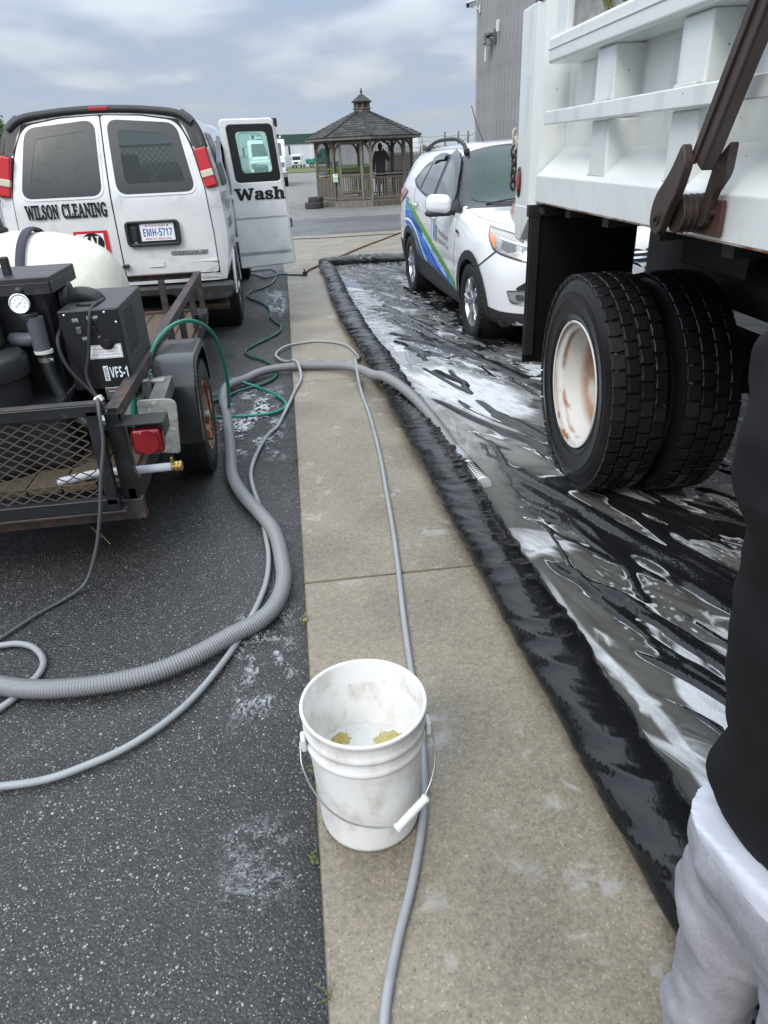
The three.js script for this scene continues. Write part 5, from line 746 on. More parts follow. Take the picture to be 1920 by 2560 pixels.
// ---------------------------------------------------------------- dump truck: local x inward from its near side, z towards its front (s = -z runs to the tail)
{
  const t = thing('dump_truck', 'white dump truck bed with ribbed sides over black double rear wheels', 'dump truck', [1.41, 0, -3.33], -0.054);
  T.truck = tex(1024, 1024, (u, v) => { const n = fbm(u * 4, v * 4, 5, 4, 3), d = sstep(0.6, 0.85, fbm(u * 14, v * 5, 4, 2, 9)), c = cells(u * 70, v * 70, 70), chip = c[1] > 0.988 && c[0] < 0.1 && n > 0.52; const k = 0.93 + 0.1 * (n - 0.5) - 0.15 * d; return chip ? [0.1, 0.07, 0.06] : [k * 0.99, k, k * 0.985]; });
  const W = std(0.77, 0.79, 0.778, { roughness: 0.25, map: rep(T.truck, 0.5), clearcoat: 0.5, clearcoatRoughness: 0.12 }), bead = std(0.7, 0.73, 0.71, { roughness: 0.5, map: T.dirt });
  const BR = std(0.05, 0.034, 0.03, { roughness: 0.42, map: T.dirt, bumpMap: T.bumpFine, bumpScale: 0.001 }), BK = std(0.012, 0.012, 0.012, { roughness: 0.6, map: T.dirt });
  const F = 3.4, TL = -1.17, IN = 0.15, WID = 2.42;                 // front (z), tail (z), depth of the recessed wall, width
  for (const side of [0, 1]) {
    const mir = (x) => (side ? WID - x : x), q = (w, h, d, r, x, y, z, rx, ry, rz) => rb(w, h, d, r, mir(x), y, z, rx || 0, ry ? (side ? -ry : ry) : 0, rz ? (side ? -rz : rz) : 0);
    const panel = (x, y0, y1, z0, z1, th = 0.02) => q(th, y1 - y0, z1 - z0, 0.004, x + th / 2, (y0 + y1) / 2, (z0 + z1) / 2);
    part('side_sheet', [panel(IN, 1.55, 2.14, -0.8, F)], W, t);
    part('lower_rail', [panel(0, 1.38, 1.512, -0.815, F, 0.03)], W, t);
    { const a = Math.atan2(0.135, IN); part('dirt_shedder', [q(Math.hypot(IN, 0.135), 0.012, F + 0.8, 0.003, IN / 2 + 0.004, 1.575, (F - 0.8) / 2, 0, 0, a)], W, t); }
    part('rust_edge', [q(0.026, 0.008, F + 0.8, 0.003, 0.016, 1.378, (F - 0.8) / 2)], M.rustyWhite, t); 
    part('top_rail', [q(IN + 0.02, 0.115, F + 0.655, 0.018, IN / 2 - 0.008, 2.077, (F - 0.655) / 2)], W, t);
    part('weld_bead', [bar(V(mir(-0.019), 2.082, -0.65), V(mir(-0.019), 2.082, F), 0.006, 0.008)], bead, t);
    for (const [z0, z1] of [[-0.065, 0.14], [0.715, 0.915], [1.52, 1.72], [2.35, 2.55]]) {
      const zc = (z0 + z1) / 2, w = z1 - z0, y0 = 1.56, d = IN - 0.012;
      for (const [a, b] of [[1.533, 1.752], [1.816, 2.02]]) part('rib', [q(d, b - a, w, 0.009, d / 2 + 0.024, (a + b) / 2, zc)], W, t);
      part('weld_bead', [bar(V(mir(0.022), 1.534, z0), V(mir(0.022), 1.534, z1), 0.007, 0.006, V(1, 0, 0)), bar(V(mir(0.018), 1.822, z0 + 0.01), V(mir(0.008), 1.822, z1 - 0.01), 0.012, 0.01, V(1, 0, 0))], bead, t);
    }
    part('middle_rail', [q(0.05, 0.062, F + 0.65, 0.006, 0.002, 1.784, (F - 0.65) / 2)], W, t);
    // tail post with a chamfered front corner
    const post = [[-0.015, -1.175], [-0.015, -0.9], [0.012, -0.815], [IN + 0.02, -0.8], [IN + 0.02, -1.175]].map(([x, z]) => [mir(x), -z]);
    part('tail_post', [extr(post, 0.98, 0.008).rotateX(-PI / 2).translate(0, 1.335, 0)], W, t);
    const tip = [[-1.175, 1.345], [-0.83, 1.345], [-0.85, 1.30], [-1.03, 1.155], [-1.16, 1.16]]; part('post_foot', [extr(tip.map(([z, y]) => [z, y]), 0.15, 0.004).rotateY(-PI / 2).translate(mir(side ? -0.0 : 0.135), 0, 0)], W, t);
    part('rust_edge', [q(0.02, 0.05, 0.14, 0.006, 0.0, 1.168, -1.09, 0.1)], M.rustyWhite, t);
    part('latch_plate', [extr([[-1.165, 1.45], [-1.38, 1.34], [-1.44, 1.28], [-1.38, 1.235], [-1.165, 1.2]].map(([z, y]) => [z, y]), 0.025, 0.004).rotateY(-PI / 2).translate(mir(0.05), 0, 0)], M.rustyWhite, t, { label: 'rust-eaten cream latch plate at the tail' });
    part('hook_plate', [q(0.02, 0.19, 0.1, 0.004, 0.03, 2.165, -1.22)], W, t); part('rust_streak', [q(0.004, 0.13, 0.02, 0.002, 0.018, 2.16, -1.225, 0.4)], M.rust, t);
    part('pin_hanger', [q(0.05, 0.15, 0.06, 0.01, 0.04, 1.74, -1.235)], M.rustyWhite, t);
    const mk = new THREE.Group(); mk.name = 'marker_light'; t.add(mk); part('lens', [pl(new THREE.SphereGeometry(0.045, 20, 14).scale(0.35, 1.5, 0.62), mir(-0.018), 1.47, -1.1)], M.red, mk); part('grommet', [pl(new THREE.TorusGeometry(0.045, 0.009, 8, 28).rotateY(PI / 2).scale(1, 1.55, 0.68), mir(-0.018), 1.47, -1.1)], M.blackPlastic, mk);
    const board = new THREE.Group(); board.name = 'side_board'; t.add(board);
    part('board', [q(0.04, 0.3, F + 0.5, 0.004, 0.07, 2.28, (F - 0.5) / 2)], std(0.4, 0.41, 0.41, { map: rep(T.grimy, 1.5), roughness: 0.8, bumpMap: T.bumpFine, bumpScale: 0.003 }), board);
    part('board_bracket', [q(0.03, 0.36, 0.16, 0.005, 0.03, 2.3, -0.57)], W, t); part('stake_cap', [q(0.14, 0.02, 0.13, 0.006, 0.06, 2.325, -0.9)], M.rust, t); part('rust_streak', [q(0.004, 0.12, 0.03, 0.002, 0.012, 2.25, -0.852, 0, 0.3)], M.rust, t);
    for (let i = 0; i < 8; i++) { const r = rngOf(400 + i + side * 50), z = -0.35 + r() * 1.6, L = []; for (let k = 0; k < 26; k++) { const a = r() * 6.28, h = 0.025 + 0.05 * r(); L.push(bar(V(mir(0.045 + 0.01 * r()), 2.142, z + 0.1 * (r() - 0.5)), V(mir(0.04 + 0.03 * Math.cos(a)), 2.142 + h, z + 0.1 * (r() - 0.5)), 0.0035, 0.0025, V(1, 0, 0), 0)); } if (side === 0) part('moss', [mg(L)], std(0.16, 0.17, 0.06, { roughness: 0.9 }), t, { kind: 'stuff' }); }
  }
  // tailgate, floor, sills, headboard
  part('tailgate', [rb(WID - 0.1, 0.95, 0.05, 0.01, WID / 2, 1.83, -1.13)], W, t);
  for (const x of [0.5, 1.2, 1.9]) part('tailgate_rib', [rb(0.1, 0.9, 0.08, 0.01, x, 1.83, -1.18)], W, t);
  part('bed_floor', [bx(WID - 0.3, 0.03, F + 1.1, WID / 2, 1.46, (F - 1.1) / 2)], BK, t);
  part('headboard', [bx(WID, 0.95, 0.05, WID / 2, 1.87, F + 0.03)], W, t);
  for (let i = 0; i < 9; i++) part('floor_beam', [bx(WID - 0.1, 0.11, 0.07, WID / 2, 1.38, -0.9 + i * 0.52)], BK, t);
  for (const x of [0.78, 1.64]) { part('bed_sill', [bx(0.1, 0.14, F + 1.1, x, 1.27, (F - 1.1) / 2)], BK, t); part('frame_rail', [bx(0.08, 0.27, F + 2.2, x, 1.05, (F + 0.4) / 2)], BK, t); part('leaf_spring', [rb(0.09, 0.05, 1.3, 0.015, x, 0.80, 0), rb(0.09, 0.05, 0.9, 0.015, x, 0.75, 0), rb(0.09, 0.06, 0.5, 0.015, x, 0.69, 0)], BK, t); }
  part('cross_member', [bx(0.8, 0.2, 0.08, 1.21, 1.05, -0.75)], BK, t);
  part('axle', [cy(0.09, 0.09, 1.7, 1.21, 0.54, 0, 'x', 16)], BK, t); part('differential', [new THREE.SphereGeometry(0.26, 22, 16).scale(1, 1, 1.1).translate(1.21, 0.56, 0.05)], BK, t);
  part('drive_shaft', [cy(0.06, 0.06, 3.2, 1.21, 0.66, 1.8, 'z', 14)], BK, t);
  part('air_tank', [cy(0.14, 0.14, 0.8, 0.72, 0.85, 1.6, 'z', 18)], BK, t); part('fuel_tank', [rb(0.55, 0.5, 1.1, 0.12, 0.4, 0.8, 2.6)], BK, t);
  part('hoist_box', [rb(0.2, 0.3, 0.5, 0.03, 0.95, 1.0, 0.5)], BK, t); part('added_dark_box', [rb(0.5, 0.72, 1.9, 0.03, 1.05, 0.78, 1.7)], BK, t); part('valve_block', [rb(0.16, 0.13, 0.3, 0.02, 0.70, 1.26, -0.2)], BK, t); part('bump_plate', [rb(0.05, 0.24, 0.6, 0.01, 0.62, 1.22, 0.1)], BK, t);  // the long black box is added to keep the gap under the bed dark
  // mud flaps with their hangers
  for (const x of [0.27, WID - 0.27]) { part('mud_flap', [extr(rrect(x - 0.31, 0.47, x + 0.33, 1.33, 0.01), 0.012, 0.003)], std(0.011, 0.011, 0.0115, { roughness: 0.35, map: T.grimy }), t, { pos: [0, 0, -0.78], rot: [0.0, 0, 0] }); part('flap_hanger', [bx(0.66, 0.06, 0.05, x + 0.01, 1.335, -0.765), bx(0.05, 0.82, 0.03, x - 0.28, 0.93, -0.757)], BK, t); part('flap_bolt', [cy(0.018, 0.018, 0.02, x - 0.25, 1.335, -0.735, 'z', 10)], M.rust, t); }
  // rear wheels in pairs
  const mTyre = std(0.009, 0.009, 0.0095, { roughness: 0.33, map: T.soft, bumpMap: T.bumpFine, bumpScale: 0.0006 });
  T.rim = tex(512, 512, (u, v) => { const n = fbm(u * 8, v * 3, 5, 8, 2), f = fbm(u * 40, v * 20, 3, 40, 6); const ring = Math.exp(-Math.pow((v - 0.82) / 0.035, 2)) * sstep(0.35, 0.62, fbm(u * 9, v * 6, 4, 9, 12)) + Math.exp(-Math.pow((v - 0.94) / 0.03, 2)) * 0.5 * sstep(0.4, 0.6, n) + sstep(0.62, 0.47, v) * 0.95 * sstep(0.1, 0.6, n + 0.2 * f) + 0.7 * sstep(0.7, 0.8, n * 0.75 + f * 0.3); const k = clamp(ring * 0.9); return [lerp(0.66, 0.2 + 0.12 * f, k), lerp(0.66, 0.075 + 0.05 * f, k), lerp(0.63, 0.022, k)]; });
  const wheelProto = (s, out) => { // s: +1 faces +x. deep dished disc wheel
    const w = new THREE.Group(); w.name = 'wheel';
    const R = 0.545, h = 0.135, P = [[0.315, -0.1], [0.335, -0.118], [0.352, -0.124], [0.356, -0.128], [0.362, -0.128], [0.366, -0.125], [0.4, -0.13], [0.425, -0.133], [0.429, -0.137], [0.44, -0.137], [0.444, -0.134], [0.46, -0.133], [0.475, -0.131], [0.482, -0.126], [0.5, -0.125], [0.506, -0.119], [0.523, -0.117], [0.532, -0.111], [0.538, -0.1]];
    const full = [...P, [0.538, 0.1], ...P.slice().reverse().map(([a, b]) => [a, -b])];
    part('tyre', [lathe(full, 96).rotateZ(PI / 2)], mTyre, w);
    const B = [], n = 44, H2 = PI * 0.545 / n;
    for (let i = 0; i < n; i++) for (let k = 0; k < 4; k++) {
      const a = (i + [0, 0.37, 0.8, 0.22][k] + 0.1 * (hsh(i, k, 3) - 0.5)) / n * PI * 2, edge = k === 0 || k === 3, sg = k < 2 ? 1 : -1, x = [-0.094, -0.0315, 0.0315, 0.094][k], hw = edge ? 0.031 : 0.0285, z = H2 - 0.0045;
      const g = extr([[-hw, -z * 0.92], [-hw * 0.2, -z * 1.08], [hw, -z * 0.86], [hw * 0.86, -z * 0.1], [hw, z * 0.86], [hw * 0.2, z * 0.94], [-hw, z * 1.05], [-hw * 0.9, z * 0.1]].map(([p, r]) => [p * sg, r]), 0.016, 0.0025).rotateX(-PI / 2);
      if (edge) g.rotateZ(k ? -0.14 : 0.14); g.rotateY(0.05 * (hsh(i, k, 5) - 0.5)); g.translate(x, 0.5335 - (edge ? 0.003 : 0) - 0.004 * hsh(i, k, 9), 0); g.rotateX(a); B.push(g);
    }
    part('tread_blocks', [mg(B)], mTyre, w, { kind: 'stuff' });
    const rim = lathe(out ? [[0.0, -0.085], [0.11, -0.085], [0.115, -0.105], [0.14, -0.11], [0.2, -0.095], [0.235, -0.085], [0.256, -0.065], [0.266, -0.02], [0.274, 0.04], [0.28, 0.08], [0.286, 0.092], [0.3, 0.097], [0.312, 0.103], [0.324, 0.112], [0.326, 0.12], [0.32, 0.123], [0.312, 0.118]] : [[0.26, -0.1], [0.28, -0.05], [0.29, 0.05], [0.31, 0.1], [0.32, 0.11]], 64);
    const rp = rim.attributes.position, uv = rim.attributes.uv; for (let i = 0; i < rp.count; i++) uv.setXY(i, uv.getX(i) * 1, clamp(Math.hypot(rp.getX(i), rp.getZ(i)) / 0.33) * 0.55 + 0.45 * clamp((rp.getY(i) + 0.07) / 0.19)); rim.rotateZ(s > 0 ? -PI / 2 : PI / 2);
    part('rim', [rim], std(1, 1, 1, { map: T.rim, roughness: 0.5 }), w, { uv: false });
    if (out) { part('hub', [cy(0.08, 0.1, 0.06, s * -0.075, 0, 0, 'x', 22)], M.rust, w); for (let i = 0; i < 10; i++) { const a = i / 10 * PI * 2; part('wheel_nut', [cy(0.016, 0.016, 0.04, s * -0.09, 0.167 * Math.cos(a), 0.167 * Math.sin(a), 'x', 6)], M.rust, w); } for (const a of [1.2, 2.6]) part('hand_hole', [cy(0.026, 0.026, 0.006, s * -0.088, 0.222 * Math.cos(a), 0.232 * Math.sin(a), 'x', 14)], M.darkVoid, w); }
    return w;
  };
  for (const [x, s, out, y, z] of [[0.137, -1, true, 0.552, 0], [0.452, -1, false, 0.552, 0.05], [WID - 0.137, 1, true, 0.552, 0], [WID - 0.452, 1, false, 0.552, 0]]) { const w = wheelProto(s, out); w.position.set(x, y, z); w.rotation.x = x * 1.7; t.add(w); }
  // brown cover arm pivoted on the bed side
  const arm = new THREE.Group(); arm.name = 'cover_arm'; t.add(arm); const AX = -0.085;
  part('arm_tube', [bar(V(AX, 1.60, 1.195), V(AX, 2.75, 1.82), 0.09, 0.045, V(1, 0, 0), 0.008)], BR, arm);
  part('arm_flange', [bar(V(AX - 0.025, 1.60, 1.19), V(AX - 0.025, 2.75, 1.815), 0.014, 0.01, V(1, 0, 0), 0.003)], BR, arm);
  part('arm_lug', [extr(rpoly([[1.0, 1.405, 0.05], [1.075, 1.385, 0.05], [1.11, 1.45, 0.04], [1.165, 1.52, 0.03], [1.2, 1.6, 0.02], [1.165, 1.66, 0.02], [1.105, 1.575, 0.05], [1.01, 1.50, 0.06]], 0.03), 0.022, 0.003).rotateY(-PI / 2).translate(AX - 0.03, 0, 0)], BR, arm);
  part('arm_lug', [extr(rpoly([[1.13, 1.42, 0.02], [1.18, 1.42, 0.02], [1.205, 1.51, 0.02], [1.265, 1.57, 0.02], [1.27, 1.66, 0.02], [1.19, 1.6, 0.02]], 0.02), 0.02, 0.003).rotateY(-PI / 2).translate(AX + 0.06, 0, 0)], BR, arm);
  part('pivot_pin', [cy(0.026, 0.026, 0.06, AX - 0.03, 1.446, 1.055, 'x', 22), cy(0.015, 0.015, 0.05, AX - 0.045, 1.446, 1.055, 'x', 10)], BR, arm);
  part('spring_barrel', [cy(0.052, 0.052, 0.1, AX + 0.035, 1.455, 1.10, 'x', 24), ...[0, 1, 2, 3, 4].map((i) => pl(new THREE.TorusGeometry(0.052, 0.006, 6, 24).rotateY(PI / 2), AX - 0.01 + i * 0.02, 1.455, 1.10))], BR, arm);
  part('mount_plate', [rb(0.014, 0.105, 0.2, 0.004, -0.014, 1.445, 1.13)], std(0.075, 0.038, 0.03, { roughness: 0.5, map: T.dirt }), arm);
  part('plate_bolt', [cy(0.014, 0.014, 0.02, -0.027, 1.46, 1.185, 'x', 8)], BR, arm);
}
{ // chain hanging off the tail
  const t = thing('chain', 'rusty steel chain hanging in two strands from the truck tail', 'chain', [1.41, 0, -3.33], -0.054);
  const link = new THREE.TorusGeometry(0.017, 0.0062, 8, 20).scale(1, 1.75, 1), mats = [M.rustyWhite, M.rust, std(0.07, 0.035, 0.025, { roughness: 0.7, map: T.dirt })];
  for (const [x, z, n, y0] of [[0.0, -1.31, 7, 1.72], [0.05, -1.25, 7, 1.7]]) for (let i = 0; i < n; i++) { const m = new THREE.Mesh(boxUV(mg([link.clone()])), mats[i < 2 ? 0 : i < 3 ? 1 : 2]); m.name = 'link'; m.position.set(x + 0.003 * Math.sin(i * 2.1), y0 - i * 0.045, z + 0.004 * Math.cos(i * 1.7)); m.rotation.set(0.06 * Math.sin(i * 3), (i % 2) * PI / 2 + 0.4, 0.06 * Math.cos(i * 2)); m.castShadow = m.receiveShadow = true; t.add(m); }
}
// ---------------------------------------------------------------- white compact car with blue side graphics (local z forward, front axle at 0)
{
  const t = thing('gas_company_car', 'white compact car with blue and green wave graphics parked on the black mat', 'car', [2.655, 0.004, -6.69], 0.0314);
  const ST = [
    [-3.62, [[0.55, 0.5], [0.68, 0.52], [0.73, 0.62], [0.75, 0.8], [0.74, 1.0], [0.71, 1.12], [0.64, 1.28], [0.54, 1.46], [0.38, 1.52], [0, 1.54]]],
    [-3.5, [[0.66, 0.36], [0.8, 0.38], [0.85, 0.55], [0.87, 0.8], [0.855, 1.0], [0.83, 1.17], [0.74, 1.36], [0.62, 1.54], [0.42, 1.61], [0, 1.63]]],
    [-3.2, [[0.72, 0.3], [0.86, 0.32], [0.9, 0.5], [0.915, 0.78], [0.9, 1.02], [0.868, 1.24], [0.775, 1.42], [0.66, 1.58], [0.44, 1.65], [0, 1.67]]],
    [-2.7, [[0.74, 0.26], [0.865, 0.28], [0.905, 0.45], [0.925, 0.75], [0.912, 1.02], [0.875, 1.25], [0.78, 1.45], [0.665, 1.612], [0.45, 1.68], [0, 1.7]]],
    [-1.9, [[0.74, 0.24], [0.86, 0.26], [0.885, 0.42], [0.912, 0.72], [0.905, 0.99], [0.88, 1.18], [0.782, 1.42], [0.66, 1.628], [0.45, 1.697], [0, 1.717]]],
    [-1.3, [[0.74, 0.23], [0.86, 0.25], [0.885, 0.41], [0.91, 0.71], [0.903, 0.96], [0.88, 1.125], [0.78, 1.38], [0.655, 1.605], [0.45, 1.675], [0, 1.695]]],
    [-0.9, [[0.74, 0.23], [0.865, 0.25], [0.89, 0.41], [0.912, 0.71], [0.903, 0.94], [0.88, 1.08], [0.805, 1.25], [0.71, 1.42], [0.49, 1.475], [0, 1.495]]],
    [-0.5, [[0.74, 0.23], [0.87, 0.25], [0.905, 0.41], [0.92, 0.71], [0.905, 0.92], [0.88, 1.035], [0.85, 1.09], [0.79, 1.15], [0.53, 1.18], [0, 1.195]]],
    [-0.1, [[0.74, 0.23], [0.87, 0.25], [0.915, 0.41], [0.928, 0.7], [0.905, 0.89], [0.872, 0.985], [0.835, 1.03], [0.75, 1.075], [0.5, 1.11], [0, 1.125]]],
    [0.33, [[0.72, 0.23], [0.85, 0.25], [0.895, 0.41], [0.905, 0.68], [0.88, 0.86], [0.84, 0.95], [0.78, 1.0], [0.68, 1.035], [0.46, 1.06], [0, 1.07]]],
    [0.62, [[0.66, 0.24], [0.77, 0.26], [0.81, 0.41], [0.82, 0.63], [0.79, 0.79], [0.745, 0.88], [0.68, 0.94], [0.58, 0.98], [0.4, 1.0], [0, 1.01]]],
    [0.8, [[0.52, 0.26], [0.62, 0.28], [0.655, 0.41], [0.665, 0.58], [0.64, 0.72], [0.59, 0.79], [0.53, 0.845], [0.45, 0.88], [0.3, 0.9], [0, 0.91]]],
    [0.88, [[0.25, 0.3], [0.36, 0.32], [0.4, 0.42], [0.41, 0.54], [0.38, 0.64], [0.35, 0.69], [0.31, 0.725], [0.26, 0.745], [0.18, 0.755], [0, 0.76]]],
  ].map(([z, p]) => ({ z, p }));
  const AR = 0.395, inArch = (x, y, z) => Math.abs(x) > 0.6 && (Math.hypot(z, y - 0.36) < AR || Math.hypot(z + 2.69, y - 0.36) < AR);
  const full = new THREE.Mesh(mergeVertices(loft(ST, 220, 90).deleteAttribute('uv'), 1e-5)); full.geometry.computeVertexNormals();
  const hole = loft(ST, 220, 90, inArch);
  const nose = extr([[-0.4, 0.42], [-0.36, 0.32], [0.36, 0.32], [0.4, 0.42], [0.41, 0.54], [0.35, 0.69], [0.2, 0.755], [-0.2, 0.755], [-0.35, 0.69], [-0.41, 0.54]], 0.01, 0.004).translate(0, 0, 0.872), tail = extr([[-0.68, 0.52], [0.68, 0.52], [0.75, 0.8], [0.71, 1.12], [0.54, 1.46], [0, 1.54], [-0.54, 1.46], [-0.71, 1.12], [-0.75, 0.8]], 0.02, 0.004).translate(0, 0, -3.63);
  const CP = std(0.80, 0.81, 0.83, { roughness: 0.16, clearcoat: 1, clearcoatRoughness: 0.04 }), CL = std(0.03, 0.031, 0.033, { roughness: 0.6, map: T.soft });
  part('body', [hole, nose, tail], CP, t);
  part('underbody', [bx(1.6, 0.05, 4.0, 0, 0.26, -1.35)], M.darkVoid, t);
  const RS = (s) => ({ o: V(s * 2, 0, 0), u: V(0, 0, 1), v: V(0, 1, 0), d: V(-s, 0, 0) }), FR = { o: V(0, 0, 3), u: V(1, 0, 0), v: V(0, 1, 0), d: V(0, 0, -1) }, WS = { o: V(0, 4, 3), u: V(1, 0, 0), v: V(0, 0.6, -0.8), d: V(0, -0.8, -0.6) }, UP = { o: V(0, 4, 0), u: V(1, 0, 0), v: V(0, 0, 1), d: V(0, -1, 0) };
  const gl = std(0.02, 0.024, 0.026, { roughness: 0.02, clearcoat: 1 }), glF = std(0.045, 0.055, 0.057, { roughness: 0.02, clearcoat: 1 });
  for (const s of [-1, 1]) {
    const K = RS(s), sk = (shape, off, e = 0.07) => skin(full, shape, K, off, e);
    // side glass
    part('window_surround', [sk(rpoly([[-0.5, 1.09, 0.02], [-1.35, 1.128, 0.1], [-2.05, 1.19, 0.2], [-2.5, 1.265, 0.1], [-2.66, 1.335, 0.03], [-2.42, 1.49, 0.15], [-1.95, 1.585, 0.2], [-1.45, 1.605, 0.15], [-1.18, 1.56, 0.1], [-0.82, 1.345, 0.1]], 0.04), 0.004)], mFrit, t);
    part('side_window', [sk(rpoly([[-0.86, 1.125, 0.03], [-1.50, 1.155, 0.03], [-1.45, 1.575, 0.05], [-1.22, 1.525, 0.08], [-0.92, 1.34, 0.08]], 0.03), 0.008)], glF, t);
    part('side_window', [sk(rpoly([[-1.60, 1.165, 0.03], [-2.18, 1.235, 0.03], [-2.07, 1.53, 0.05], [-1.56, 1.575, 0.05]], 0.03), 0.008)], gl, t);
    part('side_window', [sk(rpoly([[-2.235, 1.25, 0.03], [-2.56, 1.325, 0.03], [-2.4, 1.45, 0.05], [-2.12, 1.52, 0.05]], 0.03), 0.008)], gl, t);
    part('window_shade', [sk(strip([[-0.84, 1.19], [-0.9, 1.3], [-1.0, 1.41], [-1.12, 1.5], [-1.26, 1.565], [-1.43, 1.598]], 0.07), 0.028, 0.05), sk(strip([[-0.84, 1.19], [-0.9, 1.3], [-1.0, 1.41], [-1.12, 1.5], [-1.26, 1.565], [-1.43, 1.598]], 0.075), 0.012, 0.05)], std(0.025, 0.026, 0.028, { roughness: 0.15, clearcoat: 0.6 }), t);
    part('window_shade', [sk(strip([[-1.62, 1.57], [-1.85, 1.565], [-2.08, 1.53]], 0.06), 0.03, 0.05), sk(strip([[-1.62, 1.57], [-1.85, 1.565], [-2.08, 1.53]], 0.066), 0.013, 0.05)], std(0.025, 0.026, 0.028, { roughness: 0.15, clearcoat: 0.6 }), t);
    // doors: gaps, handles
    for (const line of [[[-0.56, 1.09], [-0.55, 0.8], [-0.62, 0.45]], [[-1.545, 1.15], [-1.56, 0.8], [-1.55, 0.36]], [[-2.5, 1.27], [-2.42, 1.0], [-2.2, 0.75], [-2.16, 0.5]]]) part('door_gap', [sk(strip(line, 0.008), 0.002, 0.06)], std(0.12, 0.12, 0.13, { roughness: 0.8 }), t);
    for (const [z, y] of [[-1.42, 1.0], [-2.32, 1.075]]) { const h = new THREE.Group(); h.name = 'door_handle'; t.add(h); part('grip', [rb(0.022, 0.035, 0.2, 0.01, s * 0.935, y, z)], CP, h); part('recess', [sk(rpoly([[z - 0.08, y - 0.035], [z + 0.09, y - 0.035], [z + 0.09, y + 0.03], [z - 0.08, y + 0.03]], 0.03), 0.002, 0.04)], std(0.45, 0.46, 0.48, { roughness: 0.3 }), h); }
    part('body_crease', [sk(strip([[-0.4, 0.905], [-1.2, 0.965], [-2.0, 1.03], [-2.75, 1.09]], 0.02), 0.007, 0.08)], CP, t);
    part('vent', [sk(rpoly([[-0.55, 0.93], [-0.42, 0.885], [-0.40, 0.92], [-0.5, 0.955]], 0.015), 0.006, 0.03)], M.blackPlastic, t); part('vent_trim', [sk(strip([[-0.54, 0.935], [-0.41, 0.905]], 0.012), 0.011, 0.03)], M.chrome, t);
    // black cladding: arches and sill
    for (const az of [0, -2.69]) {
      const ring = new THREE.Shape(); ring.absarc(az, 0.36, 0.455, -0.35, PI + 0.35, false); ring.absarc(az, 0.36, 0.375, PI + 0.45, -0.45, true); ring.closePath();
      part('arch_cladding', [sk(ring, 0.012, 0.06)], CL, t); part('wheel_housing', [cy(0.4, 0.4, 0.34, s * 0.72, 0.36, az, 'x', 30, true), cy(0.4, 0.4, 0.02, s * 0.55, 0.36, az, 'x', 30)], M.darkVoid, t);
      const w = new THREE.Group(); w.name = 'wheel'; w.position.set(s * 0.80, 0.345, az); t.add(w);
      part('tyre', [lathe(tyreProfile(0.35, 0.235, 0.218), 60).rotateZ(PI / 2), lugs(0.342, 0.235, 44, 0.02, 0.012, 0.2)], M.rubber, w);
      part('rim', [lathe([[0.19, -0.08], [0.2, 0.05], [0.214, 0.09], [0.222, 0.098], [0.226, 0.09]], 48).rotateZ(-s * PI / 2)], std(0.6, 0.61, 0.63, { roughness: 0.25, metalness: 0.9 }), w);
      part('brake_disc', [cy(0.15, 0.15, 0.03, s * 0.01, 0, 0, 'x', 28)], std(0.1, 0.1, 0.1, { roughness: 0.5, metalness: 0.7 }), w);
      for (let i = 0; i < 5; i++) { const a = i / 5 * PI * 2 + 0.3, g = extr([[-0.03, 0.035], [-0.018, 0.1], [-0.042, 0.212], [-0.012, 0.216], [0, 0.17], [0.012, 0.216], [0.042, 0.212], [0.018, 0.1], [0.03, 0.035]], 0.018, 0.006).rotateX(0.09).translate(0, 0, 0.062); part('spoke', [g.rotateZ(a).rotateY(s * PI / 2)], std(0.62, 0.63, 0.65, { roughness: 0.22, metalness: 0.85 }), w); }
      part('hub_cap', [cy(0.034, 0.05, 0.03, s * 0.075, 0, 0, 'x', 20)], std(0.5, 0.51, 0.53, { roughness: 0.25, metalness: 0.85 }), w); part('hub_badge', [cy(0.02, 0.02, 0.034, s * 0.077, 0, 0, 'x', 16)], std(0.02, 0.06, 0.3, { roughness: 0.2 }), w);
    }
    part('sill_cladding', [sk(rpoly([[-0.38, 0.235], [-0.4, 0.37], [-0.56, 0.385], [-2.28, 0.52], [-2.34, 0.42], [-2.3, 0.25]], 0.02), 0.01, 0.08)], CL, t);
    part('front_skirt', [sk(rpoly([[0.33, 0.23], [0.34, 0.40], [0.6, 0.37], [0.86, 0.37], [0.86, 0.23]], 0.02), 0.008, 0.06)], CL, t);
    part('rear_skirt', [sk(rpoly([[-3.6, 0.3], [-3.6, 0.6], [-3.05, 0.6], [-3.06, 0.3]], 0.03), 0.008, 0.08)], CL, t);
    part('mud_guard', [rb(0.2, 0.24, 0.02, 0.006, s * 0.8, 0.26, -0.41), rb(0.2, 0.24, 0.02, 0.006, s * 0.8, 0.26, -3.08)], M.blackPlastic, t, { kind: 'stuff' });
    // tail lamp, roof rail, mirror
    part('tail_light', [sk(rpoly([[-3.5, 1.0], [-3.0, 1.13], [-2.86, 1.2], [-3.0, 1.23], [-3.5, 1.2]], 0.03), 0.012, 0.05)], M.red, t);
    const roofX = (z) => s * 0.60; part('roof_rail', [tube([[s * 0.62, 1.635, -0.98 - 0.2], [s * 0.615, 1.685, -1.3], [s * 0.60, 1.735, -1.6], [s * 0.595, 1.745, -2.1], [s * 0.595, 1.725, -2.6], [s * 0.59, 1.66, -3.0]], 0.02, 60, 10), rb(0.05, 0.06, 0.1, 0.02, s * 0.622, 1.625, -1.17), rb(0.05, 0.06, 0.1, 0.02, s * 0.595, 1.655, -3.0)], CL, t);
    const m = new THREE.Group(); m.name = 'wing_mirror'; t.add(m); const mx = s * 1.03;
    part('mirror_shell', [rb(0.26, 0.18, 0.2, 0.075, mx, 1.17, -0.74, 0, s * 0.15, s * 0.06, 5)], CP, m);
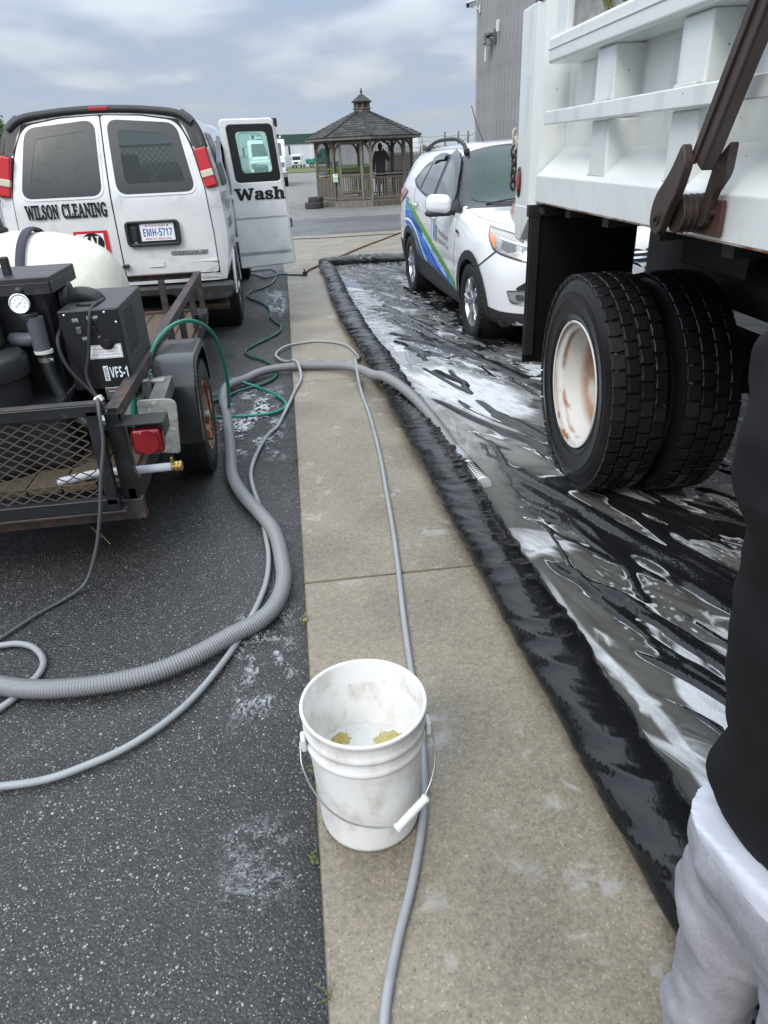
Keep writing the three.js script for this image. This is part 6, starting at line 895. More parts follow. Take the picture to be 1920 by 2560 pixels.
    part('mirror_base', [rb(0.25, 0.05, 0.16, 0.022, mx + s * -0.0, 1.085, -0.745), bar(V(s * 0.87, 1.09, -0.72), V(mx, 1.09, -0.73), 0.08, 0.045)], M.blackPlastic, m); part('mirror_glass', [rb(0.2, 0.13, 0.01, 0.004, mx, 1.165, -0.845)], M.chrome, m);
    part('mirror_sail', [sk(rpoly([[-0.52, 1.09], [-0.86, 1.1], [-0.88, 1.26]], 0.015), 0.012, 0.04)], M.blackPlastic, t);
    // headlamp: reflector bowl under a clear cover
    const HD = { o: V(s * 3, 0, 4.2), u: V(-s * 0.835, 0, 0.55), v: V(0, 1, 0), d: V(-s * 0.55, 0, -0.835) }, oU = HD.o.dot(HD.u), hk = (pts, off, r = 0.02, e = 0.03) => skin(full, rpoly(pts.map(([a, b, c]) => [a - oU, b, c]), r), HD, off, e);
    const hl = new THREE.Group(); hl.name = 'headlight'; t.add(hl);
    part('lamp_frame', [hk([[-0.57, 1.035, 0.01], [-0.3, 1.0, 0.05], [-0.02, 0.915, 0.05], [0.16, 0.83, 0.01], [0.1, 0.765, 0.02], [-0.1, 0.775, 0.03], [-0.37, 0.83, 0.03], [-0.45, 0.86, 0.02], [-0.52, 0.94, 0.03]], 0.003)], std(0.04, 0.04, 0.042, { roughness: 0.3 }), hl);
    part('reflector', [hk([[-0.545, 1.018, 0.01], [-0.3, 0.985, 0.05], [-0.03, 0.90, 0.04], [0.13, 0.828, 0.01], [0.09, 0.782, 0.02], [-0.1, 0.79, 0.03], [-0.36, 0.845, 0.03], [-0.43, 0.872, 0.02], [-0.5, 0.94, 0.03]], 0.006)], std(0.7, 0.7, 0.68, { roughness: 0.25, metalness: 0.75, map: rep(T.grimy, 5) }), hl);
    part('turn_lens', [hk([[-0.53, 0.995, 0.01], [-0.455, 0.96, 0.01], [-0.415, 0.882, 0.01], [-0.44, 0.88, 0.01], [-0.5, 0.94, 0.02]], 0.009, 0.01)], std(0.75, 0.2, 0.02, { roughness: 0.2, clearcoat: 0.8 }), hl);
    part('bulb_bowl', [hk([[-0.36, 0.95], [-0.24, 0.935], [-0.22, 0.86], [-0.3, 0.85], [-0.37, 0.88]], 0.010, 0.02)], std(0.14, 0.145, 0.15, { roughness: 0.15, metalness: 0.8 }), hl); part('bulb_bowl', [hk([[-0.16, 0.915], [-0.06, 0.885], [-0.05, 0.82], [-0.13, 0.82], [-0.18, 0.86]], 0.010, 0.02)], std(0.2, 0.205, 0.21, { roughness: 0.12, metalness: 0.9 }), hl);
    part('lamp_bar', [hk([[-0.40, 0.96], [-0.03, 0.885], [-0.03, 0.872], [-0.40, 0.945]], 0.013, 0.004)], M.chrome, hl);
    part('lens_cover', [hk([[-0.56, 1.028, 0.01], [-0.3, 0.993, 0.05], [-0.025, 0.908, 0.05], [0.145, 0.829, 0.01], [0.095, 0.773, 0.02], [-0.1, 0.782, 0.03], [-0.365, 0.837, 0.03], [-0.44, 0.866, 0.02], [-0.51, 0.94, 0.03]], 0.020, 0.02, 0.04)], std(0.97, 0.97, 0.95, { roughness: 0.03, transmission: 0.97, thickness: 0, specularIntensity: 0.6 }), hl);
    const fg = new THREE.Group(); fg.name = 'fog_light'; t.add(fg); part('fog_lens', [hk([[-0.27, 0.545, 0.02], [-0.13, 0.555, 0.03], [-0.05, 0.5, 0.02], [-0.12, 0.455, 0.03], [-0.23, 0.47, 0.03]], 0.014)], std(0.55, 0.56, 0.57, { roughness: 0.12, metalness: 0.6, clearcoat: 1 }), fg); part('fog_bulb', [hk([[-0.19, 0.53], [-0.12, 0.53], [-0.11, 0.48], [-0.18, 0.48]], 0.018, 0.02)], std(0.2, 0.2, 0.21, { roughness: 0.2, metalness: 0.7 }), fg); part('fog_bezel', [hk([[-0.28, 0.555, 0.02], [-0.12, 0.568, 0.03], [-0.03, 0.5, 0.02], [-0.11, 0.44, 0.03], [-0.24, 0.455, 0.03]], 0.010)], M.chrome, fg);
    part('side_grille', [hk([[-0.2, 0.575, 0.02], [-0.1, 0.64, 0.05], [0.1, 0.70, 0.04], [0.34, 0.71], [0.34, 0.46], [0.0, 0.44], [-0.03, 0.5]], 0.007, 0.02, 0.05)], std(0.018, 0.018, 0.02, { roughness: 0.5, bumpMap: rep(T.bumpFine, 8), bumpScale: 0.01 }), t);
    part('hood_gap', [hk([[-0.42, 0.86], [-0.40, 0.855], [-0.62, 0.70], [-0.63, 0.708]], 0.002, 0.002, 0.04)], M.seam, t);
  }
  // front: grille slots, skirt, plate recess; bonnet seams; windscreen
  part('grille', [skin(full, rpoly([[-0.42, 0.74], [0.42, 0.74], [0.46, 0.80], [0.3, 0.845], [-0.3, 0.845], [-0.46, 0.80]], 0.03), FR, 0.006, 0.05), skin(full, rpoly([[-0.3, 0.42], [0.3, 0.42], [0.38, 0.56], [0.36, 0.66], [-0.36, 0.66], [-0.38, 0.56]], 0.04), FR, 0.008, 0.05)], M.blackPlastic, t, { kind: 'stuff' });
  for (const y of [0.775, 0.815]) part('grille_bar', [skin(full, rpoly([[-0.42, y - 0.008], [0.42, y - 0.008], [0.42, y + 0.008], [-0.42, y + 0.008]], 0.004), FR, 0.014, 0.05)], M.chrome, t);
  part('front_skirt', [skin(full, rpoly([[-0.62, 0.25], [0.62, 0.25], [0.6, 0.365], [-0.6, 0.365]], 0.02), FR, 0.009, 0.05)], CL, t);
  part('windscreen_surround', [skin(full, rpoly([[-0.865, 1.06, 0.1], [-0.45, 0.955, 0.2], [0.45, 0.955, 0.2], [0.865, 1.06, 0.1], [0.672, 1.9, 0.06], [0.3, 1.99, 0.2], [-0.3, 1.99, 0.2], [-0.672, 1.9, 0.06]], 0.08), WS, 0.004, 0.06)], mFrit, t);
  part('windscreen', [skin(full, rpoly([[-0.755, 1.15, 0.12], [-0.42, 1.06, 0.2], [0.42, 1.06, 0.2], [0.755, 1.15, 0.12], [0.6, 1.83, 0.08], [0.3, 1.92, 0.2], [-0.3, 1.92, 0.2], [-0.6, 1.83, 0.08]], 0.08), WS, 0.008, 0.06)], std(0.05, 0.085, 0.078, { roughness: 0.05, specularIntensity: 0.5, map: T.soft }), t);
  part('wiper', [tube([[-0.62, 1.17, -0.46], [-0.3, 1.205, -0.45], [0.1, 1.215, -0.46]], 0.008, 20, 6)], M.blackPlastic, t);
  for (const s of [-1, 1]) part('bonnet_gap', [skin(full, strip([[s * 0.8, -0.46], [s * 0.77, -0.1], [s * 0.66, 0.34]], 0.007), UP, 0.002, 0.05)], std(0.2, 0.2, 0.21, { roughness: 0.8 }), t);
  part('aerial', [tube([[0.1, 1.70, -2.9], [0.05, 1.9, -3.05], [0.02, 2.12, -3.2]], 0.006, 12, 6)], M.blackPlastic, t);
  // side graphics, one printed film
  const c = document.createElement('canvas'); c.width = 1600; c.height = 600; const x = c.getContext('2d'), PX = (z) => (z + 3.2) * 500, PY = (y) => (1.4 - y) * 500;
  const wash = x.createLinearGradient(0, PY(1.1), 0, PY(0.4)); wash.addColorStop(0, '#1f78e0'); wash.addColorStop(0.5, '#0b4fc0'); wash.addColorStop(1, '#0a6af0'); x.fillStyle = wash; x.fillRect(0, 0, 1600, 600);
  const rr = rngOf(9); const curve = (pts, w, col) => { x.strokeStyle = col; x.lineWidth = w; x.beginPath(); x.moveTo(PX(pts[0][0]), PY(pts[0][1])); for (let i = 1; i < pts.length - 1; i += 2) x.quadraticCurveTo(PX(pts[i][0]), PY(pts[i][1]), PX(pts[i + 1][0]), PY(pts[i + 1][1])); x.stroke(); };
  for (let i = 0; i < 26; i++) { const o = rr(), d = rr() * 0.3; curve([[-3.1, 1.0 - o * 0.5], [-2.3, 1.0 - o * 0.5 + d], [-1.4, 0.55 - o * 0.2], [-0.9, 0.42 - o * 0.1], [-0.5, 0.4 - o * 0.1]], 4 + rr() * 12, ['#083a94', '#2f9af2', '#1468d8', '#062f7c', '#1f86ea'][i % 5]); }
  x.fillStyle = '#0c3a86'; x.beginPath(); x.moveTo(PX(-2.75), PY(0.75)); x.quadraticCurveTo(PX(-2.2), PY(0.9), PX(-1.9), PY(0.45)); x.lineTo(PX(-2.8), PY(0.4)); x.fill(); x.fillStyle = '#2b74c8'; for (let i = 0; i < 14; i++) for (let j = 0; j < 9; j++) { x.beginPath(); x.arc(PX(-2.6 + i * 0.05), PY(0.78 - j * 0.035), 6, 0, 7); x.fill(); }
  curve([[-3.0, 0.86], [-2.5, 0.95], [-2.15, 0.68], [-1.85, 0.42], [-1.5, 0.38]], 17, '#e8f2f6'); curve([[-2.8, 0.74], [-2.5, 0.8], [-2.25, 0.62], [-2.05, 0.5], [-1.9, 0.4]], 7, '#7fbf3a'); curve([[-3.05, 1.06], [-2.75, 1.05], [-2.55, 0.9], [-2.4, 0.8], [-2.3, 0.7]], 6, '#8cc540');
  x.save(); x.translate(PX(-1.3), PY(0.545)); x.rotate(0.31); x.fillStyle = '#eaf4ff'; x.font = 'bold italic 50px sans-serif'; x.textAlign = 'center'; x.fillText('naturally comfortable', -90, 8); x.restore(); x.save(); x.translate(PX(-1.9), PY(0.74)); x.rotate(0.31); x.fillStyle = '#bfe0ff'; x.font = 'italic 26px sans-serif'; x.fillText('naturally responsible', -60, 0); x.restore();
  x.strokeStyle = '#5fa010'; x.lineWidth = 34; x.beginPath(); x.moveTo(PX(-2.86), PY(1.115)); x.lineTo(PX(-0.55), PY(0.41)); x.stroke();
  const ct = new THREE.CanvasTexture(c); ct.colorSpace = THREE.SRGBColorSpace; const film = std(1, 1, 1, { map: ct, roughness: 0.3, specularIntensity: 0.6 });
  const fix = (g, z0, y0, w, h) => { const uv = g.attributes.uv; for (let i = 0; i < uv.count; i++) uv.setXY(i, (uv.getX(i) - z0) / w, (uv.getY(i) - y0) / h); return g; };
  const wave = rpoly([[-2.93, 1.135], [-2.83, 1.135], [-1.7, 0.795], [-0.545, 0.445], [-0.55, 0.385], [-2.26, 0.518], [-2.27, 0.6], [-2.4, 0.74], [-2.6, 0.815], [-2.8, 0.81], [-2.93, 0.85]], 0.01);
  part('side_graphics', [fix(skin(full, wave, RS(-1), 0.0035, 0.06), -3.2, 0.2, 3.2, 1.2)], film, t, { uv: false, label: 'blue and green wave film along the side' });
  const c2 = document.createElement('canvas'); c2.width = 800; c2.height = 320; const y = c2.getContext('2d'); y.clearRect(0, 0, 800, 320);
  y.fillStyle = '#2470c0'; y.fillRect(10, 20, 150, 280); y.fillStyle = '#7db8e8'; for (const q of [50, 78, 110]) { y.beginPath(); y.moveTo(q, 300); y.quadraticCurveTo(q + 30, 160, q + 10, 20); y.lineTo(q + 20, 20); y.quadraticCurveTo(q + 44, 160, q + 16, 300); y.fill(); } y.fillStyle = '#e8c840'; y.fillRect(163, 20, 8, 280); y.fillStyle = '#4d8f3a'; y.fillRect(173, 20, 10, 280);
  y.fillStyle = '#45484c'; y.font = '118px sans-serif'; y.textAlign = 'left'; y.save(); y.translate(225, 140); y.scale(0.95, 1.05); y.fillText('Piedmont', 0, 0); y.restore(); y.save(); y.translate(225, 280); y.scale(0.84, 1.05); y.fillText('Natural Gas', 0, 0); y.restore();
  const c2t = new THREE.CanvasTexture(c2); c2t.colorSpace = THREE.SRGBColorSpace;
  part('side_logo', [fix(skin(full, rpoly([[-1.46, 0.765], [-0.72, 0.695], [-0.72, 0.87], [-1.46, 0.955]], 0.004), RS(-1), 0.004, 0.06), -1.46, 0, 0.74, 1)], std(1, 1, 1, { map: c2t, transparent: true, alphaTest: 0.5, roughness: 0.2, clearcoat: 0.6 }), t, { uv: false });
  { const g = t.children[t.children.length - 1].geometry, uv = g.attributes.uv; for (let i = 0; i < uv.count; i++) { const a = uv.getX(i), lo = lerp(0.765, 0.695, a), hi = lerp(0.955, 0.87, a); uv.setY(i, (uv.getY(i) - lo) / (hi - lo)); } }
}
// ---------------------------------------------------------------- the gazebo
const mOld = std(0.175, 0.155, 0.135, { map: T.wood, roughness: 0.85, bumpMap: T.wood, bumpScale: 0.002 }), mOld2 = std(0.235, 0.215, 0.19, { map: T.wood, roughness: 0.85 }), mOldDark = std(0.09, 0.08, 0.07, { map: T.wood, roughness: 0.9 });
{
  const t = thing('gazebo', 'weathered grey wooden gazebo with a shingled eight-sided roof and cupola', 'gazebo', [3.32, -0.04, -27.8], -0.385);
  const N = 8, RP = 1.72, A0 = PI / 8, pt = (k, r, y) => { const a = A0 + k * PI / 4; return V(Math.sin(a) * r, y, Math.cos(a) * r); };
  const DK = 0.2, RAIL = 1.0, EV = 2.12;
  const plan = (r) => Array.from({ length: 8 }, (_, k) => { const p = pt(k, r, 0); return [p.x, -p.z]; });
  part('deck', [extr(plan(1.76), 0.05, 0.004).rotateX(-PI / 2).translate(0, DK - 0.05, 0)], mOld2, t);
  for (let k = 0; k < N; k++) part('skirt_board', [bar(pt(k, 1.77, 0.075), pt(k + 1, 1.77, 0.075), 0.03, 0.17)], k === 7 ? mOld2 : mOld, t);
  const scr = std(0.05, 0.05, 0.05, { roughness: 0.9, transparent: true, opacity: 0.42 });
  const door = 7;                                                   // the front bay carries the screen door
  for (let k = 0; k < N; k++) {
    part('post', [bar(pt(k, RP, 0.02), pt(k, RP, EV), 0.1, 0.1, V(Math.sin(A0 + k * PI / 4), 0, Math.cos(A0 + k * PI / 4)), 0.008)], k % 2 ? mOld : mOld2, t);
    const a = pt(k, RP, 0), b = pt(k + 1, RP, 0), L = (u, y, o = 0) => { const p = a.clone().lerp(b, u), n = p.clone().setY(0).normalize(); return p.addScaledVector(n, o).setY(y); };
    part('top_beam', [bar(L(0.03, EV - 0.06), L(0.97, EV - 0.06), 0.05, 0.1)], mOld, t);
    for (const [u0, u1] of [[0.04, 0.2], [0.96, 0.8]]) { const P = new THREE.QuadraticBezierCurve3(L(u0, EV - 0.46), L(u0 + (u1 - u0) * 0.1, EV - 0.17), L(u1 + (u1 - u0) * 0.5, EV - 0.11)), q = P.getPoints(4); part('brace', q.slice(1).map((p, i) => bar(q[i], p, 0.03, 0.07)), mOld, t); }
    const rails = (u0, u1, n) => { part('hand_rail', [bar(L(u0, RAIL), L(u1, RAIL), 0.09, 0.04)], mOld2, t); part('upper_rail', [bar(L(u0, RAIL - 0.1), L(u1, RAIL - 0.1), 0.035, 0.06)], mOld, t); part('bottom_rail', [bar(L(u0, DK + 0.07), L(u1, DK + 0.07), 0.04, 0.06)], mOld2, t); for (let i = 1; i < n; i++) part('baluster', [bar(L(lerp(u0, u1, i / n), DK + 0.09), L(lerp(u0, u1, i / n), RAIL - 0.11), 0.035, 0.035, V(1, 0, 0), 0)], i % 3 ? mOld2 : mOld, t); };
    if (k === door) {
      rails(0.03, 0.16, 3); rails(0.79, 0.97, 4);
      const d = new THREE.Group(); d.name = 'screen_door'; t.add(d);
      for (const u of [0.19, 0.75]) part('door_stile', [bar(L(u, DK + 0.02, 0.04), L(u, EV - 0.16, 0.04), 0.09, 0.04, V(0, 0, 1))], mOld2, d);
      part('door_head', [bar(L(0.16, EV - 0.15, 0.042), L(0.79, EV - 0.15, 0.042), 0.04, 0.09)], mOld2, d); for (const y of [RAIL, DK + 0.08]) part('door_rail', [bar(L(0.2, y, 0.042), L(0.74, y, 0.042), 0.04, 0.08)], mOld, d);
      for (let i = 1; i < 9; i++) part('baluster', [bar(L(lerp(0.2, 0.74, i / 9), DK + 0.1, 0.04), L(lerp(0.2, 0.74, i / 9), RAIL - 0.03, 0.04), 0.03, 0.03, V(1, 0, 0), 0)], mOld, d);
      part('door_post', [bar(L(0.78, DK, 0.01), L(0.78, EV - 0.1, 0.01), 0.08, 0.06, V(0, 0, 1))], mOld, t);
    } else rails(0.04, 0.96, 13);
    const q = new THREE.BufferGeometry(); const c = [L(0.03, RAIL), L(0.97, RAIL), L(0.97, EV - 0.1), L(0.03, EV - 0.1)]; q.setAttribute('position', new THREE.Float32BufferAttribute([c[0], c[1], c[2], c[0], c[2], c[3]].flatMap((v) => v.toArray()), 3)); q.computeVertexNormals(); part('insect_screen', [q], scr, t);
  }
  // roof: rafters' fascia, and courses of shingles laid piece by piece
  const RE = 2.08, RT = 0.26, YT = 2.92, YE = EV + 0.03;
  const slab = []; for (let k = 0; k < N; k++) { part('fascia', [bar(pt(k, RE - 0.02, YE - 0.035), pt(k + 1, RE - 0.02, YE - 0.035), 0.03, 0.1)], mOld2, t); slab.push(pt(k, RE, YE), pt(k + 1, RE, YE), pt(k + 1, RT, YT), pt(k, RE, YE), pt(k + 1, RT, YT), pt(k, RT, YT)); }
  { const g = new THREE.BufferGeometry(); g.setAttribute('position', new THREE.Float32BufferAttribute(slab.flatMap((v) => v.toArray()), 3)); g.computeVertexNormals(); part('roof_deck', [g], mOldDark, t); }
  const r = rngOf(31), sm = [0.030, 0.042, 0.055, 0.07].map((k) => std(k, k * 0.985, k, { roughness: 0.9, map: T.dirt, bumpMap: T.bumpFine, bumpScale: 0.004 })), back = [];
  for (let k = 0; k < N; k++) for (let j = 0; j < 11; j++) {
    const f0 = j / 11, f1 = (j + 1.12) / 11, R0 = lerp(RE + 0.03, RT, f0), R1 = lerp(RE + 0.03, RT, Math.min(1, f1)), y0 = lerp(YE, YT, f0) + 0.022, y1 = lerp(YE, YT, Math.min(1, f1)) + 0.008, len = R0 * 0.765, n = Math.max(1, Math.round(len / 0.27)), off = (j % 2) * 0.5;
    for (let i = 0; i <= n; i++) {
      const u0 = clamp((i - off) / n), u1 = clamp((i + 1 - off) / n); if (u1 - u0 < 0.03) continue;
      const e = 0.004 / len, a = pt(k, R0, y0).lerp(pt(k + 1, R0, y0), u0 + e), b = pt(k, R0, y0).lerp(pt(k + 1, R0, y0), u1 - e), c = pt(k, R1, y1).lerp(pt(k + 1, R1, y1), u1 - e), d = pt(k, R1, y1).lerp(pt(k + 1, R1, y1), u0 + e), th = V(0, -0.018, 0), a2 = a.clone().add(th), b2 = b.clone().add(th), c2 = c.clone().add(th), d2 = d.clone().add(th);
      const g = new THREE.BufferGeometry(); g.setAttribute('position', new THREE.Float32BufferAttribute([a, b, c, a, c, d, a2, b2, b, a2, b, a, b2, c2, c, b2, c, b, d2, a2, a, d2, a, d].flatMap((v) => v.toArray()), 3)); g.computeVertexNormals();
      const front = k === 6 || k === 7 || k === 0 || k === 5; const m = sm[Math.min(3, Math.floor(r() * 4))]; if (front) part('shingle', [g], m, t); else back.push(g);
    }
  }
  part('rear_shingles', [mg(back)], sm[1], t, { kind: 'stuff' });
  for (let k = 0; k < N; k++) part('hip_cap', [bar(pt(k, RE + 0.03, YE + 0.03), pt(k, RT, YT + 0.03), 0.1, 0.014, V(0, 1, 0), 0)], sm[0], t);
  // cupola
  const cu = new THREE.Group(); cu.name = 'cupola'; t.add(cu);
  part('cupola_base', [extr(plan(0.29), 0.13, 0.004).rotateX(-PI / 2).translate(0, YT - 0.03, 0), extr(plan(0.33), 0.02, 0.003).rotateX(-PI / 2).translate(0, YT + 0.1, 0)], mOld2, cu);
  for (let k = 0; k < N; k++) { part('cupola_post', [bar(pt(k, 0.26, YT + 0.11), pt(k, 0.26, YT + 0.31), 0.04, 0.04, V(0, 0, 1), 0)], mOld2, cu); for (let i = 0; i < 4; i++) part('louvre', [bar(pt(k, 0.255, YT + 0.135 + i * 0.045), pt(k + 1, 0.255, YT + 0.135 + i * 0.045), 0.01, 0.03, V(0, 1, 0.4), 0)], mOld, cu); }
  part('cupola_core', [cy(0.2, 0.2, 0.2, 0, YT + 0.21, 0)], M.darkVoid, cu);
  part('cupola_roof', [new THREE.CylinderGeometry(0.05, 0.36, 0.22, 8, 1).rotateY(A0 + PI / 8 * 0).translate(0, YT + 0.43, 0), new THREE.CylinderGeometry(0.37, 0.37, 0.03, 8).translate(0, YT + 0.31, 0)], sm[2], cu);
  part('finial', [lathe([[0, 0], [0.035, 0], [0.02, 0.03], [0.045, 0.07], [0.05, 0.1], [0.03, 0.13], [0.015, 0.15], [0.025, 0.17], [0.012, 0.2], [0, 0.21]], 14).translate(0, YT + 0.53, 0)], std(0.1, 0.1, 0.07, { roughness: 0.9 }), cu);
  sheet('notice', 0.17, 0.25, 300, (x, W, H) => { x.fillStyle = '#e6e8e4'; x.fillRect(0, 0, W, H * 0.42); x.fillStyle = '#a9dcc0'; x.fillRect(0, H * 0.46, W, H * 0.54); x.fillStyle = '#777'; for (let i = 0; i < 3; i++) x.fillRect(W * 0.15, H * (0.55 + i * 0.12), W * 0.7, 2); x.fillRect(W * 0.5, H * 0.12, W * 0.3, H * 0.14); }, t, pt(7, RP, 0.93).multiply(V(0.93, 1, 1)).add(V(0.02, 0, 0.12)).toArray(), [0, 0, 0]);
}
{ // what stands inside
  const t = thing('smoker_table', 'lime green steel work table inside the gazebo', 'table', [2.75, 0.16, -27.9], 0.1), g = std(0.45, 0.78, 0.05, { roughness: 0.4, map: T.soft });
  part('table_top', [rb(1.5, 0.05, 0.7, 0.01, 0, 0.98, 0)], g, t); part('apron_panel', [rb(1.42, 0.26, 0.04, 0.01, 0, 0.83, 0.33)], g, t); part('dark_slot', [rb(0.7, 0.1, 0.03, 0.01, 0, 0.82, 0.345)], M.darkVoid, t); for (const [x, z] of [[-0.7, 0.3], [0.7, 0.3], [-0.7, -0.3], [0.7, -0.3]]) part('leg', [rb(0.06, 0.95, 0.06, 0.01, x, 0.48, z)], g, t); part('shelf', [rb(1.4, 0.03, 0.6, 0.01, 0, 0.22, 0)], g, t);
  const t2 = thing('tyre', 'worn grey tyre lying flat against the gazebo corner, under another', 'tyre', [1.35, -0.04, -26.75]); part('tyre_body', [lathe(tyreProfile(0.33, 0.2, 0.19), 40).translate(0, 0.1, 0)], std(0.06, 0.06, 0.062, { roughness: 0.9, map: T.dirt }), t2);
  copyOf(t2, [1.42, 0.155, -26.82], 0, 'smaller grey tyre on top of the tyre at the gazebo corner').scale.setScalar(0.82);
}
// ---------------------------------------------------------------- grey metal building
{
  // its long wall runs away from the viewer; local z along the wall, x into the building
  const b = thing('metal_building', 'tall grey ribbed metal building standing behind the dump truck', 'building', [6.2, 0, -23.1]), mS = std(0.33, 0.335, 0.34, { roughness: 0.5, metalness: 0.15, map: T.soft }), H = 10, LEN = 20.2;
  part('wall_core', [bx(14, H, LEN, 7.06, H / 2, LEN / 2)], std(0.28, 0.285, 0.29, { roughness: 0.7 }), b);
  const prof = () => { const P = []; for (let i = 0; i < 3; i++) { const x = i * 0.305; P.push([x, 0], [x + 0.03, 0.032], [x + 0.06, 0.032], [x + 0.09, 0], [x + 0.16, 0], [x + 0.165, 0.006], [x + 0.18, 0.006], [x + 0.185, 0], [x + 0.235, 0], [x + 0.24, 0.006], [x + 0.255, 0.006], [x + 0.26, 0]); } P.push([0.91, 0], [0.91, -0.02], [0, -0.02]); return P; };
  const pg = boxUV(mg([extr(prof().map(([x, y]) => [x, -y]), H - 0.1, 0).rotateX(-PI / 2).rotateY(-PI / 2)]), 0.5), tones = [0.33, 0.345, 0.32].map((k) => std(k, k * 1.005, k * 1.02, { roughness: 0.45, metalness: 0.15, map: T.soft }));
  for (let i = 0; i < 22; i++) { const m = new THREE.Mesh(pg, tones[i % 3]); m.name = 'wall_panel'; m.position.set(0, 0.05, 0.06 + i * 0.915); m.castShadow = m.receiveShadow = true; b.add(m); }
  part('corner_trim', [bx(0.06, H, 0.16, -0.02, H / 2, -0.02)], std(0.36, 0.365, 0.37, { roughness: 0.5 }), b);
  part('roof', [bx(14.4, 0.15, LEN + 0.4, 7.06, H + 0.1, LEN / 2)], mS, b);
  const cam = thing('security_camera', 'white security camera on a bracket at the building corner', 'camera', [6.2, 5.02, -23.1]), WHT = std(0.6, 0.6, 0.58, { roughness: 0.4 }); part('camera_hood', [rb(0.44, 0.03, 0.15, 0.01, -0.2, 0.24, -0.12, 0, 0.7, 0.25)], WHT, cam); part('camera_body', [rb(0.36, 0.11, 0.12, 0.02, -0.2, 0.17, -0.12, 0, 0.7, 0.25)], WHT, cam); part('camera_lens', [rb(0.02, 0.08, 0.09, 0.008, -0.335, 0.125, 0.0, 0, 0.7, 0.25)], M.darkVoid, cam); part('bracket', [bar(V(-0.2, 0.12, -0.12), V(-0.02, 0.02, 0.12), 0.04, 0.04)], std(0.55, 0.55, 0.53, { roughness: 0.4 }), cam); part('bracket_plate', [rb(0.03, 0.2, 0.12, 0.01, -0.03, 0.02, 0.14)], WHT, cam);
  const ant = thing('radio_unit', 'grey radio unit with two white stub antennas mounted on the metal wall', 'antenna', [6.17, 4.2, -21.6]); part('unit_box', [rb(0.16, 0.26, 0.18, 0.02, -0.16, 0, -0.06)], std(0.2, 0.21, 0.22, { roughness: 0.5 }), ant); part('wall_bracket', [rb(0.2, 0.06, 0.3, 0.01, -0.1, 0.06, 0.16)], std(0.12, 0.125, 0.13, { roughness: 0.5 }), ant); part('wall_plate', [rb(0.05, 0.3, 0.06, 0.01, -0.03, 0.02, 0.3)], std(0.14, 0.145, 0.15, { roughness: 0.5 }), ant); part('cable_clamp', [rb(0.1, 0.16, 0.12, 0.02, -0.13, -0.1, 0.14)], std(0.25, 0.26, 0.27, { roughness: 0.5 }), ant); for (const z of [-0.1, -0.02]) part('antenna_rod', [cy(0.013, 0.013, 0.34, -0.17, -0.34, z)], std(0.7, 0.7, 0.66, { roughness: 0.4 }), ant); part('end_cap', [rb(0.08, 0.16, 0.07, 0.02, -0.17, 0.02, -0.2)], std(0.68, 0.68, 0.64, { roughness: 0.4 }), ant);
  const bx2 = thing('wall_box', 'small white box fixed to the metal wall above the radio unit', 'box', [6.17, 4.38, -20.95]); part('box_body', [rb(0.08, 0.26, 0.1, 0.02, -0.05, 0, 0)], std(0.68, 0.68, 0.64, { roughness: 0.4 }), bx2);
}
// ---------------------------------------------------------------- chain-link fence with barbed wire
{
  const f = thing('chain_link_fence', 'chain-link fence topped with barbed wire between the gazebo and the metal building', 'fence', [0, 0, -31]), x0 = 4.6, x1 = 9.4, H = 1.55, gm = std(0.28, 0.285, 0.28, { roughness: 0.6, metalness: 0.5, map: T.dirt });
  for (const x of [4.7, 6.05, 7.0, 7.55, 7.95, 9.3]) part('post', [cy(0.035, 0.035, H + (x > 6.9 && x < 8 ? 0.75 : 0.6), x, (H + 0.6) / 2, 0)], x === 6.05 ? std(0.5, 0.5, 0.49, { roughness: 0.6 }) : gm, f);
  const mesh = tex(128, 128, (u, v) => { const a = Math.abs(((u + v) * 4) % 1 - 0.5), b = Math.abs(((u - v + 4) * 4) % 1 - 0.5), on = Math.min(a, b) < 0.19 ? 1 : 0; return [0.3, 0.31, 0.29, on]; });
  part('mesh_panel', [pl(new THREE.PlaneGeometry(x1 - x0, H), (x0 + x1) / 2, H / 2, 0.03)], std(1, 1, 1, { map: rep(mesh, 2), transparent: true, alphaTest: 0.5, roughness: 0.7 }), f);
  part('privacy_slats', [pl(new THREE.PlaneGeometry(x1 - x0, H - 0.1), (x0 + x1) / 2, H / 2, -0.02)], std(0.17, 0.18, 0.165, { roughness: 0.9, map: T.grimy }), f);
  part('top_tube', [cy(0.02, 0.02, x1 - x0, (x0 + x1) / 2, H, 0, 'x', 8)], gm, f);
  for (let i = 0; i < 3; i++) { const P = []; for (let k = 0; k <= 24; k++) P.push([x0 + (x1 - x0) * k / 24, H + 0.18 + i * 0.17 + 0.02 * Math.sin(k * 1.7 + i), 0.05 * i]); part('barbed_wire', [tube(P, 0.008, 80, 4)], gm, f); }
  const C = []; for (let k = 0; k <= 30; k++) C.push([7.0 + k * 0.075, H + 0.3 + 0.1 * Math.sin(k * 0.5) + 0.012 * k, 0.1 * Math.cos(k * 0.9)]); part('barbed_wire', [tube(C, 0.008, 90, 4)], gm, f);
  const w = thing('satellite_dish', 'large pale round dish standing beyond the gazebo', 'dish', [6.0, -0.04, -37]), dg = new THREE.SphereGeometry(1.0, 30, 12, 0, PI * 2, 0, 0.95).scale(1.3, 0.6, 1.3).rotateX(PI / 2 - 0.2).translate(0, 1.65, 0); part('dish_bowl', [dg], std(0.6, 0.61, 0.6, { roughness: 0.5 }), w); part('dish_post', [cy(0.08, 0.08, 1.7, 0, 0.85, 0.1)], gm, w);
}
